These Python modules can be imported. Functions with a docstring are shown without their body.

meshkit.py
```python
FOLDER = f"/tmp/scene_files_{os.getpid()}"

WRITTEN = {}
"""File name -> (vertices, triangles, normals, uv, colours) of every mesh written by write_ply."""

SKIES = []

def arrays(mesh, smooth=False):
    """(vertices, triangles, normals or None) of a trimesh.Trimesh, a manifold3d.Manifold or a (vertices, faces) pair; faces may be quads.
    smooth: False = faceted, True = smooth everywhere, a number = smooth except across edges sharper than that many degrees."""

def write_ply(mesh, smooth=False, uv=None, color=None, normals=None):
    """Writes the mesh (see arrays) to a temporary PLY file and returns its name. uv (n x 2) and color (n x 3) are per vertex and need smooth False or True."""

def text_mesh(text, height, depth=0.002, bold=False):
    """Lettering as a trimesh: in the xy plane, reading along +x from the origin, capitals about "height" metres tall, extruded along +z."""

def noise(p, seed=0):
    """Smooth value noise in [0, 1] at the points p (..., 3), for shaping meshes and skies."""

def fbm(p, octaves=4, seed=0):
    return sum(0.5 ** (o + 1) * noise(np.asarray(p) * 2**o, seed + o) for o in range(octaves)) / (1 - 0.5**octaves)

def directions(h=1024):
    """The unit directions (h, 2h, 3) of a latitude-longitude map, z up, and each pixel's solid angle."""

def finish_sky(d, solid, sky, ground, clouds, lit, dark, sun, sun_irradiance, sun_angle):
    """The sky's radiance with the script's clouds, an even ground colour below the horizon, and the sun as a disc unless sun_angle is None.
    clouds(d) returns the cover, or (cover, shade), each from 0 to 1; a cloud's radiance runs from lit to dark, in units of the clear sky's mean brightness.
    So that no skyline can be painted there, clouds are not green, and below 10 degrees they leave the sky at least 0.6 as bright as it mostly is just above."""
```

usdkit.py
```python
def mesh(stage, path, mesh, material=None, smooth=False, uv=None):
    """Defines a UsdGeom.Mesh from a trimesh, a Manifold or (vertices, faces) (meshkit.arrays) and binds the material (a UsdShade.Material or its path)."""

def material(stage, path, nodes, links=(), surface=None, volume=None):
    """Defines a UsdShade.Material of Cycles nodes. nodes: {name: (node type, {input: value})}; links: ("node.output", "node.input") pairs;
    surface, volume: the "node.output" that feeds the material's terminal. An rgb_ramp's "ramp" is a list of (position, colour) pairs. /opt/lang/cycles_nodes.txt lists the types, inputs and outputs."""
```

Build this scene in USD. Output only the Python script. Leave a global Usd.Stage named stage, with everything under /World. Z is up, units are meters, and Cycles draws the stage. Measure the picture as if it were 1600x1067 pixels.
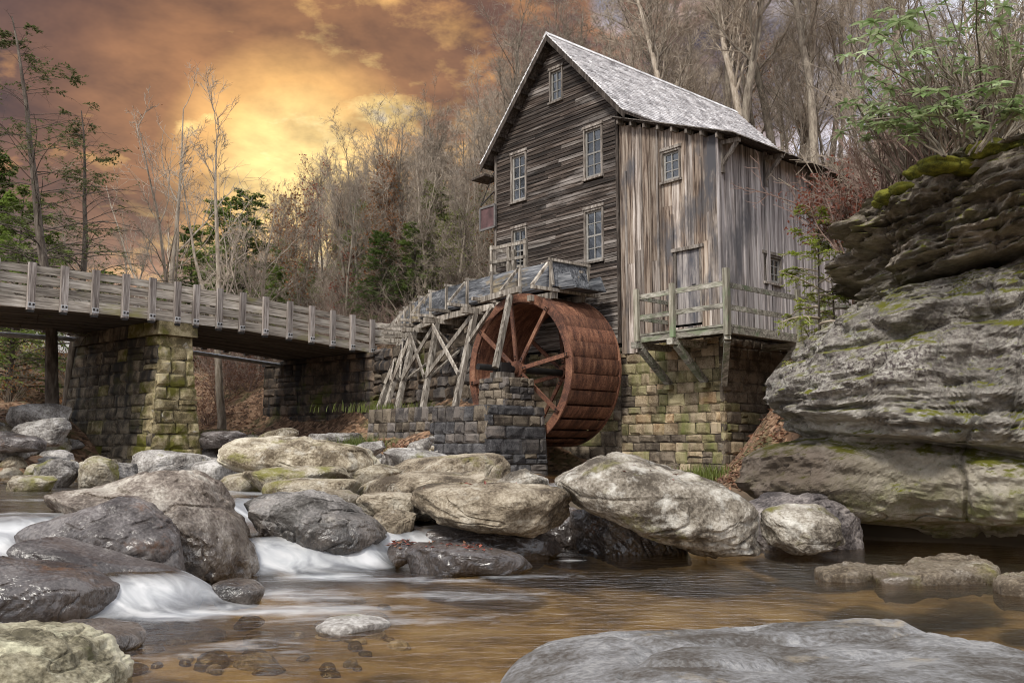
import math, random
import numpy as np, trimesh
from scipy.interpolate import RBFInterpolator, CubicSpline
from scipy.ndimage import gaussian_filter, map_coordinates
from scipy.spatial import cKDTree
import usdkit, meshkit
from pxr import Usd, UsdGeom, UsdLux, UsdShade, Gf, Sdf, Vt

stage = Usd.Stage.CreateInMemory()
UsdGeom.SetStageUpAxis(stage, UsdGeom.Tokens.z)
UsdGeom.SetStageMetersPerUnit(stage, 1.0)
UsdGeom.Xform.Define(stage, '/World')
stage.SetDefaultPrim(stage.GetPrimAtPath('/World'))
rng = np.random.default_rng(7)

# ------------------------------------------------------------------ camera, sky, sun
EYE, FPX, TILT = 1.5, 1424.0, math.radians(6.69)
cam = UsdGeom.Camera.Define(stage, '/World/camera')
cam.CreateHorizontalApertureAttr(36.0)
cam.CreateFocalLengthAttr(36.0 * FPX / 1600)
cam.AddTranslateOp().Set(Gf.Vec3d(0, 0, EYE))
cam.AddRotateXOp().Set(90 + math.degrees(TILT))
cam.CreateClippingRangeAttr(Gf.Vec2f(0.1, 5000))
cam.CreateExposureAttr(1.25)

SUN_AZ, SUN_EL = math.radians(-150), math.radians(48)          # azimuth from +y towards +x
sund = np.array([math.sin(SUN_AZ) * math.cos(SUN_EL), math.cos(SUN_AZ) * math.cos(SUN_EL), math.sin(SUN_EL)])
sun = UsdLux.DistantLight.Define(stage, '/World/sun')
sun.CreateIntensityAttr(0.4)
sun.CreateAngleAttr(11.0)
sun.CreateColorAttr(Gf.Vec3f(1.0, 0.95, 0.87))
sun.CreateNormalizeAttr(True)
sun.AddRotateZOp().Set(-math.degrees(SUN_AZ))
sun.AddRotateXOp().Set(-(90 - math.degrees(SUN_EL)))


def dirv(az, el):
    az, el = math.radians(az), math.radians(el)
    return (math.sin(az) * math.cos(el), math.cos(az) * math.cos(el), math.sin(el))


def sky_material():
    n = {
        'tc': ('texture_coordinate', {}),
        'sky': ('sky_texture', {'sky_type': 'single_scattering', 'sun_disc': False, 'sun_elevation': SUN_EL, 'sun_rotation': SUN_AZ}),
        'sep': ('separate_xyz', {}),
        'zz': ('math', {'math_type': 'maximum', 'value2': 0.0}),
        'zo': ('math', {'math_type': 'add', 'value2': 0.22}),
        'px': ('math', {'math_type': 'divide'}), 'py': ('math', {'math_type': 'divide'}),
        'cxy': ('combine_xyz', {'z': 6.9}),
        'n1': ('noise_texture', {'scale': 3.0, 'detail': 9.0, 'roughness': 0.56, 'distortion': 0.12}),
        'n2': ('noise_texture', {'scale': 9.0, 'detail': 7.0, 'roughness': 0.58, 'distortion': 0.1}),
        # nearness to the glow behind the hill, and to the heavy bank up on the left
        'g': ('vector_math', {'math_type': 'dot_product', 'vector2': dirv(-13.5, 16.5)}),
        'bank': ('vector_math', {'math_type': 'dot_product', 'vector2': dirv(-33, 31)}),
        'bankf': ('map_range', {'from_min': 0.86, 'from_max': 0.985, 'to_min': 0.0, 'to_max': 0.15, 'clamp': True}),
        'mix12': ('math', {'math_type': 'multiply_add', 'value2': 0.56}),
        'n1s': ('math', {'math_type': 'multiply', 'value2': 0.52}),
        'tot': ('math', {'math_type': 'add'}),
        'gain': ('map_range', {'from_min': 0.465, 'from_max': 0.60, 'to_min': 0.0, 'to_max': 1.0, 'clamp': True}),
        # colours of thin, lit cloud and of thick cloud by nearness to the glow (units: ten times the picture's)
        'lit': ('rgb_ramp', {'ramp': [(0.0, (6.6, 6.7, 7.0)), (0.20, (5.2, 5.2, 5.6)), (0.38, (3.9, 3.8, 4.1)), (0.55, (3.3, 2.9, 2.9)), (0.667, (2.3, 1.35, 0.85)), (0.80, (2.4, 1.10, 0.42)), (0.90, (3.0, 1.42, 0.38)), (0.955, (4.2, 2.5, 0.75)), (0.980, (5.4, 3.9, 1.4)), (1.0, (6.4, 5.2, 2.5))]}),
        'thick': ('rgb_ramp', {'ramp': [(0.0, (4.6, 4.7, 5.1)), (0.20, (3.4, 3.4, 3.7)), (0.38, (2.0, 1.85, 2.1)), (0.55, (1.0, 0.82, 0.92)), (0.667, (0.42, 0.29, 0.29)), (0.80, (0.48, 0.26, 0.19)), (0.90, (0.85, 0.38, 0.16)), (0.965, (1.6, 0.72, 0.24)), (0.985, (3.4, 1.85, 0.55)), (1.0, (5.4, 3.8, 1.4))]}),
        'gapf': ('map_range', {'from_min': 0.42, 'from_max': 0.50, 'to_min': 0.85, 'to_max': 0.0, 'clamp': True}),
        'gap': ('mix', {'mix_type': 'mix', 'color2': (2.2, 2.2, 2.6)}),
        'gr': ('map_range', {'from_min': 0.7, 'from_max': 1.0, 'to_min': 0.0, 'to_max': 1.0, 'clamp': True}),
        'cl': ('mix', {'mix_type': 'mix'}),
        # a peach haze low over the hills
        'lowf': ('map_range', {'from_min': 0.02, 'from_max': 0.24, 'to_min': 0.5, 'to_max': 0.0, 'clamp': True}),
        'low': ('mix', {'mix_type': 'mix', 'color2': (3.6, 2.5, 1.9)}),
        'n3': ('noise_texture', {'scale': 3.6, 'detail': 9.0, 'roughness': 0.60, 'distortion': 0.15}), 'ofc': ('vector_math', {'math_type': 'add', 'vector2': (11.3, 4.1, 7.7)}), 'md': ('map_range', {'from_min': 0.36, 'from_max': 0.66, 'to_min': 0.55, 'to_max': 1.55, 'clamp': True}), 'mdx': ('vector_math', {'math_type': 'scale'}),
        'fin': ('mix', {'mix_type': 'mix', 'fac': 0.94}),
        'bg': ('background_shader', {'strength': 0.1}),
    }
    l = [('tc.generated', 'sep.vector'), ('sep.z', 'zz.value1'), ('zz.value', 'zo.value1'), ('sep.x', 'px.value1'), ('sep.y', 'py.value1'),
         ('zo.value', 'px.value2'), ('zo.value', 'py.value2'), ('px.value', 'cxy.x'), ('py.value', 'cxy.y'),
         ('cxy.vector', 'n1.vector'), ('cxy.vector', 'n2.vector'), ('tc.generated', 'g.vector1'), ('tc.generated', 'bank.vector1'),
         ('bank.value', 'bankf.value'), ('n1.fac', 'n1s.value1'), ('n2.fac', 'mix12.value1'), ('n1s.value', 'mix12.value3'),
         ('mix12.value', 'tot.value1'), ('bankf.result', 'tot.value2'), ('tot.value', 'gain.value'),
         ('g.value', 'gr.value'), ('gr.result', 'lit.fac'), ('gr.result', 'thick.fac'), ('gain.result', 'cl.fac'),
         ('tot.value', 'gapf.value'), ('gapf.result', 'gap.fac'), ('lit.color', 'gap.color1'), ('gap.color', 'cl.color1'), ('thick.color', 'cl.color2'), ('sep.z', 'lowf.value'), ('lowf.result', 'low.fac'), ('cl.color', 'low.color1'),
         ('sky.color', 'fin.color1'), ('cxy.vector', 'ofc.vector1'), ('ofc.vector', 'n3.vector'), ('n3.fac', 'md.value'), ('low.color', 'mdx.vector1'), ('md.result', 'mdx.scale'), ('mdx.vector', 'fin.color2'), ('fin.color', 'bg.color')]
    return usdkit.material(stage, '/World/Looks/sky_clouds', n, l, surface='bg.background')


dome = UsdLux.DomeLight.Define(stage, '/World/sky')
UsdShade.MaterialBindingAPI.Apply(dome.GetPrim()).Bind(sky_material())

# ------------------------------------------------------------------ pixel -> place (used only to lay the place out)
CT, ST = math.cos(TILT), math.sin(TILT)


def ray(px, py):
    r, u = px - 800.0, 533.5 - py
    d = np.array([r, FPX * CT - u * ST, FPX * ST + u * CT])
    return d / d[1]


def at(px, py, Y):
    return np.array([0, 0, EYE]) + ray(px, py) * Y


def atz(px, py, z):
    d = ray(px, py)
    return np.array([0, 0, EYE]) + d * ((z - EYE) / d[2])


def plane_hit(px, py, p0, n):
    d = ray(px, py); o = np.array([0, 0, EYE])
    return o + d * (np.dot(p0 - o, n) / np.dot(d, n))


# ------------------------------------------------------------------ prim helpers
used, origin = {}, {}


def numbered(path):
    k = used.get(path, 0)
    used[path] = k + 1
    return path if k == 0 else f'{path}_{k:03d}'


def tag(prim, label=None, cat=None, group=None, kind=None):
    p = prim.GetPrim() if hasattr(prim, 'GetPrim') else prim
    for k, v in (('label', label), ('category', cat), ('group', group), ('kind', kind)):
        if v:
            p.SetCustomDataByKey(k, v)
    return prim


def thing(name, label, cat, loc=(0, 0, 0), group=None, kind=None):
    path = numbered('/World/' + name)
    x = UsdGeom.Xform.Define(stage, path)
    x.AddTranslateOp().Set(Gf.Vec3d(*map(float, loc)))
    origin[path] = np.array(loc, float)
    tag(x, label, cat, group, kind)
    return path


def holder(parent, name, label=None):
    path = numbered(f'{parent}/{name}')
    x = UsdGeom.Xform.Define(stage, path)
    origin[path] = origin[parent]
    tag(x, label)
    return path


def vf(m):
    if isinstance(m, (tuple, list)):
        v, f = np.asarray(m[0], float), np.asarray(m[1], int)
        if f.shape[1] == 4:
            f = np.vstack([f[:, [0, 1, 2]], f[:, [0, 2, 3]]])
        return v, f
    return np.array(m.vertices, float), np.array(m.faces, int)


def part(parent, name, m, mat, smooth=False, label=None):
    v, f = vf(m)
    path = numbered(f'{parent}/{name}')
    p = usdkit.mesh(stage, path, (v - origin[parent], f), M[mat], smooth=smooth)
    origin[path] = origin[parent]
    tag(p, label)
    return path


def single(name, m, mat, label=None, cat=None, group=None, kind=None, smooth=False):
    path = numbered('/World/' + name)
    v, f = vf(m)
    loc = np.zeros(3) if kind == 'structure' else np.array([v[:, 0].mean(), v[:, 1].mean(), v[:, 2].min()])
    p = usdkit.mesh(stage, path, (v - loc, f), M[mat], smooth=smooth)
    UsdGeom.Xformable(p).AddTranslateOp().Set(Gf.Vec3d(*map(float, loc)))
    origin[path] = loc
    tag(p, label, cat, group, kind)
    return path


def copy_of(src, name, loc, rz=0, scale=1.0, label=None, cat=None, group=None, tiltx=0, sz=None):
    path = numbered('/World/' + name)
    x = UsdGeom.Xform.Define(stage, path)
    x.GetPrim().GetReferences().AddInternalReference(src)
    x.GetPrim().SetInstanceable(True)
    x.ClearXformOpOrder()
    m = Gf.Matrix4d(1).SetScale(Gf.Vec3d(scale, scale, sz or scale)) * Gf.Matrix4d(1).SetRotate(Gf.Rotation(Gf.Vec3d(1, 0, 0), tiltx)) * Gf.Matrix4d(1).SetRotate(Gf.Rotation(Gf.Vec3d(0, 0, 1), rz)) * Gf.Matrix4d(1).SetTranslate(Gf.Vec3d(*map(float, loc)))
    x.AddTransformOp().Set(m)
    tag(x, label, cat, group)
    return path


def scatter(path, protos, mats4, index):
    """PointInstancer of the given prototype meshes: [(mesh, material, smooth)]."""
    pi = UsdGeom.PointInstancer.Define(stage, path)
    t = []
    for k, (m, mat, sm) in enumerate(protos):
        q = f'{path}/prototypes/piece_{k:03d}'
        if k == 0:
            UsdGeom.Scope.Define(stage, f'{path}/prototypes')
        usdkit.mesh(stage, q, vf(m), M[mat], smooth=sm)
        t.append(q)
    pi.CreatePrototypesRel().SetTargets([Sdf.Path(x) for x in t])
    pos, quat, sc = mats4
    pi.CreatePositionsAttr(Vt.Vec3fArray.FromNumpy(np.asarray(pos, np.float32)))
    pi.CreateScalesAttr(Vt.Vec3fArray.FromNumpy(np.asarray(sc, np.float32)))
    pi.CreateOrientationsAttr(Vt.QuathArray([Gf.Quath(float(q[0]), float(q[1]), float(q[2]), float(q[3])) for q in quat]))
    pi.CreateProtoIndicesAttr(Vt.IntArray.FromNumpy(np.asarray(index, np.int32)))
    return pi


def rand_quats(n, r, yaw_only=False, tilt=0.3):
    yaw = r.uniform(0, 2 * np.pi, n)
    q = np.stack([np.cos(yaw / 2), np.zeros(n), np.zeros(n), np.sin(yaw / 2)], 1)
    if yaw_only:
        return q
    ax = r.uniform(0, 2 * np.pi, n); t = r.normal(0, tilt, n)
    q2 = np.stack([np.cos(t / 2), np.sin(t / 2) * np.cos(ax), np.sin(t / 2) * np.sin(ax), np.zeros(n)], 1)
    a, b = q, q2
    w = a[:, 0] * b[:, 0] - (a[:, 1:] * b[:, 1:]).sum(1)
    v = a[:, :1] * b[:, 1:] + b[:, :1] * a[:, 1:] + np.cross(a[:, 1:], b[:, 1:])
    return np.column_stack([w, v])


# ------------------------------------------------------------------ geometry helpers
BOXF = np.array([[0, 3, 2, 1], [4, 5, 6, 7], [0, 1, 5, 4], [1, 2, 6, 5], [2, 3, 7, 6], [3, 0, 4, 7]])


def unit(v):
    v = np.asarray(v, float)
    return v / (np.linalg.norm(v) + 1e-12)


def hexa(p):
    """8 corners (bottom ring, top ring) -> box mesh."""
    return np.asarray(p, float), BOXF


def obox(c, ax, ay, az):
    c, ax, ay, az = (np.asarray(x, float) for x in (c, ax, ay, az))
    return hexa([c - ax - ay - az, c + ax - ay - az, c + ax + ay - az, c - ax + ay - az, c - ax - ay + az, c + ax - ay + az, c + ax + ay + az, c - ax + ay + az])


def beam(p0, p1, w, h, up=(0, 0, 1), jitter=0.0):
    p0, p1 = np.asarray(p0, float), np.asarray(p1, float)
    if jitter:
        p0 = p0 + rng.normal(0, jitter, 3); p1 = p1 + rng.normal(0, jitter, 3)
    d = unit(p1 - p0)
    s = np.cross(d, np.asarray(up, float))
    if np.linalg.norm(s) < 1e-3:
        s = np.cross(d, [1, 0, 0])
    s = unit(s); t = np.cross(s, d)
    return obox((p0 + p1) / 2, (p1 - p0) / 2, s * w / 2, t * h / 2)


def cat(ms):
    vs, fs, n = [], [], 0
    for m in ms:
        v, f = vf(m)
        vs.append(v); fs.append(f + n); n += len(v)
    return np.vstack(vs), np.vstack(fs)


def tube(pts, radii, sides=8, cap=True):
    p = np.asarray(pts, float); r = np.broadcast_to(np.asarray(radii, float), (len(p),))
    t = np.gradient(p, axis=0); t /= np.linalg.norm(t, axis=1, keepdims=True) + 1e-12
    ref = np.where(np.abs(t[:, 2:]) < 0.9, [0, 0, 1.0], [1.0, 0, 0])
    a = np.cross(t, ref); a /= np.linalg.norm(a, axis=1, keepdims=True); b = np.cross(t, a)
    g = np.arange(sides) * 2 * np.pi / sides
    v = (p[:, None] + r[:, None, None] * (np.cos(g)[None, :, None] * a[:, None] + np.sin(g)[None, :, None] * b[:, None])).reshape(-1, 3)
    i, j = np.meshgrid(np.arange(len(p) - 1), np.arange(sides), indexing='ij')
    q = np.stack([i * sides + j, i * sides + (j + 1) % sides, (i + 1) * sides + (j + 1) % sides, (i + 1) * sides + j], -1).reshape(-1, 4)
    f = np.vstack([q[:, [0, 1, 2]], q[:, [0, 2, 3]]])
    if cap:
        n = len(v); v = np.vstack([v, p[:1], p[-1:]])
        e = np.arange(sides)
        f = np.vstack([f, np.stack([np.full(sides, n), (e + 1) % sides, e], 1), np.stack([np.full(sides, n + 1), (len(p) - 1) * sides + e, (len(p) - 1) * sides + (e + 1) % sides], 1)])
    return v, f


def tubes(P, R, sides):
    """Many tubes at once. P: (N, n, 3), R: (N, n)."""
    N, n, _ = P.shape
    t = np.gradient(P, axis=1); t /= np.linalg.norm(t, axis=2, keepdims=True) + 1e-12
    m = unit_rows(t.mean(1))
    ref = np.where(np.abs(m[:, 2:]) < 0.9, [0, 0, 1.0], [1.0, 0, 0])[:, None, :]
    a = np.cross(t, np.broadcast_to(ref, t.shape)); a /= np.linalg.norm(a, axis=2, keepdims=True) + 1e-12
    b = np.cross(t, a)
    g = np.arange(sides) * 2 * np.pi / sides
    V = P[:, :, None] + R[:, :, None, None] * (np.cos(g)[None, None, :, None] * a[:, :, None] + np.sin(g)[None, None, :, None] * b[:, :, None])
    i, j = np.meshgrid(np.arange(n - 1), np.arange(sides), indexing='ij')
    q = np.stack([i * sides + j, i * sides + (j + 1) % sides, (i + 1) * sides + (j + 1) % sides, (i + 1) * sides + j], -1).reshape(-1, 4)
    q = np.vstack([q[:, [0, 1, 2]], q[:, [0, 2, 3]]])
    F = (q[None] + (np.arange(N) * n * sides)[:, None, None]).reshape(-1, 3)
    return V.reshape(-1, 3), F


def unit_rows(v):
    return v / (np.linalg.norm(v, axis=-1, keepdims=True) + 1e-12)


def grid_faces(nu, nv):
    i, j = np.meshgrid(np.arange(nu - 1), np.arange(nv - 1), indexing='ij')
    a = i * nv + j
    return np.stack([a, a + nv, a + nv + 1, a + 1], -1).reshape(-1, 4)


def fbm(p, o=4, seed=0):
    return meshkit.fbm(np.asarray(p, float) + 1000.0, o, seed) * 2 - 1


# ------------------------------------------------------------------ materials
M = {}


def mk(name, nodes, links, surface='p.BSDF'):
    M[name] = usdkit.material(stage, '/World/Looks/' + name, nodes, links, surface=surface)


def wood(name, ramp, rot=0.0, scale=(1, 1, 1), rough=0.85, bump=0.25, vary=0.35, patch=None, patch_ramp=(0.45, 0.65), patch_scale=0.6, hue=0.0, grad=None):
    """Weathered wood: grain stretched along an axis. scale: how fine the grain is along x, y, z after turning by rot about z. grad: (z0, z1, colour): that colour takes over from z0 to z1."""
    n = {'g': ('geometry', {}), 'mp': ('mapping', {'mapping_type': 'texture', 'rotation': (0, 0, rot), 'scale': tuple(1.0 / q for q in scale)}),
         'oi': ('object_info', {}), 'ofs': ('math', {'math_type': 'multiply', 'value2': 37.0}), 'cv': ('combine_xyz', {}),
         'ad': ('vector_math', {'math_type': 'add'}),
         'n1': ('noise_texture', {'scale': 1.0, 'detail': 6.0, 'roughness': 0.65, 'distortion': 0.6}),
         'n2': ('noise_texture', {'scale': 0.33, 'detail': 3.0, 'roughness': 0.6}),
         'mm': ('math', {'math_type': 'multiply_add', 'value2': 0.62}), 'm2': ('math', {'math_type': 'multiply', 'value2': 0.38}),
         'ct': ('map_range', {'from_min': 0.34, 'from_max': 0.66, 'to_min': 0.18, 'to_max': 0.84, 'clamp': True}), 'r': ('rgb_ramp', {'ramp': ramp}),
         'rv': ('map_range', {'to_min': 1 - vary, 'to_max': 1 + vary}),
         'h': ('hsv', {}), 'b': ('bump', {'strength': bump, 'distance': 0.01}),
         'p': ('principled_bsdf', {'roughness': rough, 'specular_ior_level': 0.25})}
    l = [('g.position', 'mp.vector'), ('oi.random', 'ofs.value1'), ('ofs.value', 'cv.x'), ('ofs.value', 'cv.y'), ('ofs.value', 'cv.z'),
         ('mp.vector', 'ad.vector1'), ('cv.vector', 'ad.vector2'), ('ad.vector', 'n1.vector'), ('ad.vector', 'n2.vector'),
         ('n2.fac', 'm2.value1'), ('n1.fac', 'mm.value1'), ('m2.value', 'mm.value3'), ('mm.value', 'ct.value'), ('ct.result', 'r.fac'),
         ('oi.random', 'rv.value'), ('rv.result', 'h.value'), ('n1.fac', 'b.height'), ('b.normal', 'p.normal'), ('h.color', 'p.base_color')]
    src = 'r.color'
    if patch:
        n['pn'] = ('noise_texture', {'scale': patch_scale, 'detail': 5.0, 'roughness': 0.62})
        n['pm'] = ('map_range', {'from_min': patch_ramp[0], 'from_max': patch_ramp[1], 'clamp': True})
        n['px'] = ('mix', {'mix_type': 'mix', 'color2': patch})
        n['ps'] = ('mapping', {'mapping_type': 'texture', 'rotation': (0, 0, rot), 'scale': tuple(1.0 / (0.6 + 0.06 * q) for q in scale)})
        l += [('g.position', 'ps.vector'), ('ps.vector', 'pn.vector'), ('pn.fac', 'pm.value'), ('pm.result', 'px.fac'), (src, 'px.color1')]
        src = 'px.color'
    if grad:
        n['gs'] = ('separate_xyz', {}); n['gm'] = ('map_range', {'from_min': grad[0], 'from_max': grad[1], 'clamp': True})
        n['gn'] = ('math', {'math_type': 'multiply_add', 'value2': 3.0})
        n['gk'] = ('math', {'math_type': 'multiply'})
        n['gx'] = ('mix', {'mix_type': 'mix', 'color2': grad[2]})
        l += [('g.position', 'gs.vector'), ('n1.fac', 'gn.value1'), ('gs.z', 'gn.value3'), ('gn.value', 'gm.value'), ('gm.result', 'gk.value1'), ('n1.fac', 'gk.value2'), ('gk.value', 'gx.fac'), (src, 'gx.color1')]
        src = 'gx.color'
    l.append((src, 'h.color'))
    mk(name, n, l)


def stone(name, ramp, scale=3.0, rough=0.85, bump=0.5, vary=0.3, moss=0.0, moss_col=(0.075, 0.085, 0.012), moss_noise=1.2, up=False, lichen=None, wet=None, fine=40.0, bumpd=0.02, streak=None, moss_z=None, sz=(1, 1, 1)):
    """Rock: two noises through a ramp; moss by noise (and by facing up); lichen spots; wet: (z0, z1) darker and glossy below."""
    n = {'g': ('geometry', {}), 'oi': ('object_info', {}), 'ofs': ('math', {'math_type': 'multiply', 'value2': 53.0}), 'cv': ('combine_xyz', {}),
         'ad': ('vector_math', {'math_type': 'add'}), 'mp': ('mapping', {'scale': sz}),
         'n1': ('noise_texture', {'scale': scale, 'detail': 9.0, 'roughness': 0.62}),
         'n2': ('noise_texture', {'scale': fine, 'detail': 4.0, 'roughness': 0.6}),
         'mm': ('math', {'math_type': 'multiply_add', 'value2': 0.3}), 'm2': ('math', {'math_type': 'multiply', 'value2': 0.7}),
         'ct': ('map_range', {'from_min': 0.37, 'from_max': 0.63, 'to_min': 0.2, 'to_max': 0.82, 'clamp': True}), 'r': ('rgb_ramp', {'ramp': ramp}), 'rv': ('map_range', {'to_min': 1 - vary, 'to_max': 1 + vary}), 'h': ('hsv', {}),
         'bs': ('math', {'math_type': 'multiply_add', 'value2': 0.35}),
         'b': ('bump', {'strength': bump, 'distance': bumpd}),
         'p': ('principled_bsdf', {'roughness': rough, 'specular_ior_level': 0.3})}
    l = [('g.position', 'ad.vector1'), ('oi.random', 'ofs.value1'), ('ofs.value', 'cv.x'), ('ofs.value', 'cv.y'), ('cv.vector', 'ad.vector2'),
         ('ad.vector', 'mp.vector'), ('mp.vector', 'n1.vector'), ('mp.vector', 'n2.vector'), ('n1.fac', 'm2.value1'), ('n2.fac', 'mm.value1'), ('m2.value', 'mm.value3'), ('mm.value', 'ct.value'), ('ct.result', 'r.fac'),
         ('oi.random', 'rv.value'), ('rv.result', 'h.value'), ('r.color', 'h.color'), ('n2.fac', 'bs.value1'), ('n1.fac', 'bs.value3'), ('bs.value', 'b.height'), ('b.normal', 'p.normal')]
    src = 'h.color'
    if lichen:
        col, sc, lo, hi = lichen
        n['ln'] = ('noise_texture', {'scale': sc, 'detail': 7.0, 'roughness': 0.7}); n['lm'] = ('map_range', {'from_min': lo, 'from_max': hi, 'clamp': True})
        n['lx'] = ('mix', {'mix_type': 'mix', 'color2': col})
        l += [('ad.vector', 'ln.vector'), ('ln.fac', 'lm.value'), ('lm.result', 'lx.fac'), (src, 'lx.color1')]
        src = 'lx.color'
    if streak:
        col, lo, hi = streak
        n['sp'] = ('mapping', {'scale': (2.2, 2.2, 0.35)}); n['sn'] = ('noise_texture', {'scale': 1.0, 'detail': 6.0, 'roughness': 0.62}); n['sm'] = ('map_range', {'from_min': lo, 'from_max': hi, 'clamp': True})
        n['sx'] = ('mix', {'mix_type': 'mix', 'color2': col})
        l += [('g.position', 'sp.vector'), ('sp.vector', 'sn.vector'), ('sn.fac', 'sm.value'), ('sm.result', 'sx.fac'), (src, 'sx.color1')]
        src = 'sx.color'
    if moss:
        n['sn_'] = ('separate_xyz', {}); n['mn'] = ('noise_texture', {'scale': moss_noise, 'detail': 8.0, 'roughness': 0.68})
        n['mu'] = ('math', {'math_type': 'multiply_add', 'value2': 0.32 if up else 0.0})
        n['mr'] = ('map_range', {'from_min': 0.72 - 0.3 * moss, 'from_max': 0.84 - 0.3 * moss, 'clamp': True})
        n['mx'] = ('mix', {'mix_type': 'mix', 'color2': moss_col})
        l += [('g.normal', 'sn_.vector'), ('g.position', 'mn.vector'), ('sn_.z', 'mu.value1'), ('mn.fac', 'mu.value3'), ('mu.value', 'mr.value'), (src, 'mx.color1')]
        if moss_z:
            n['mz'] = ('separate_xyz', {}); n['mzr'] = ('map_range', {'from_min': moss_z[0], 'from_max': moss_z[1], 'clamp': True}); n['mzm'] = ('math', {'math_type': 'multiply'})
            l += [('g.position', 'mz.vector'), ('mz.z', 'mzr.value'), ('mzr.result', 'mzm.value1'), ('mr.result', 'mzm.value2'), ('mzm.value', 'mx.fac')]
        else:
            l += [('mr.result', 'mx.fac')]
        src = 'mx.color'
    if wet:
        n['wz'] = ('separate_xyz', {}); n['wn'] = ('math', {'math_type': 'multiply_add', 'value2': -1.5})
        n['wr'] = ('map_range', {'from_min': wet[0] - 0.80, 'from_max': wet[1] - 0.70, 'to_min': 1.0, 'to_max': 0.0, 'clamp': True})
        n['wx'] = ('mix', {'mix_type': 'multiply', 'color2': (0.30, 0.27, 0.25)}); n['wg'] = ('map_range', {'to_min': rough, 'to_max': 0.16}); n['ws'] = ('map_range', {'to_min': 0.3, 'to_max': 0.75})
        l += [('g.position', 'wz.vector'), ('n1.fac', 'wn.value1'), ('wz.z', 'wn.value3'), ('wn.value', 'wr.value'), ('wr.result', 'wx.fac'), (src, 'wx.color1'), ('wr.result', 'wg.value'), ('wg.result', 'p.roughness'), ('wr.result', 'ws.value'), ('ws.result', 'p.specular_ior_level')]
        src = 'wx.color'
    l.append((src, 'p.base_color'))
    mk(name, n, l)


def plain(name, col, rough=0.7, metal=0.0, vary=0.2, noise=0.35, scale=6.0, bump=0.1, spec=0.4):
    c = np.array(col)
    n = {'g': ('geometry', {}), 'n1': ('noise_texture', {'scale': scale, 'detail': 6.0, 'roughness': 0.6}),
         'r': ('rgb_ramp', {'ramp': [(0.25, tuple(c * (1 - noise))), (0.75, tuple(c * (1 + noise)))]}), 'oi': ('object_info', {}), 'rv': ('map_range', {'to_min': 1 - vary, 'to_max': 1 + vary}), 'h': ('hsv', {}),
         'b': ('bump', {'strength': bump, 'distance': 0.01}), 'p': ('principled_bsdf', {'roughness': rough, 'metallic': metal, 'specular_ior_level': spec})}
    mk(name, n, [('g.position', 'n1.vector'), ('n1.fac', 'r.fac'), ('r.color', 'h.color'), ('oi.random', 'rv.value'), ('rv.result', 'h.value'), ('h.color', 'p.base_color'), ('n1.fac', 'b.height'), ('b.normal', 'p.normal')])


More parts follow.
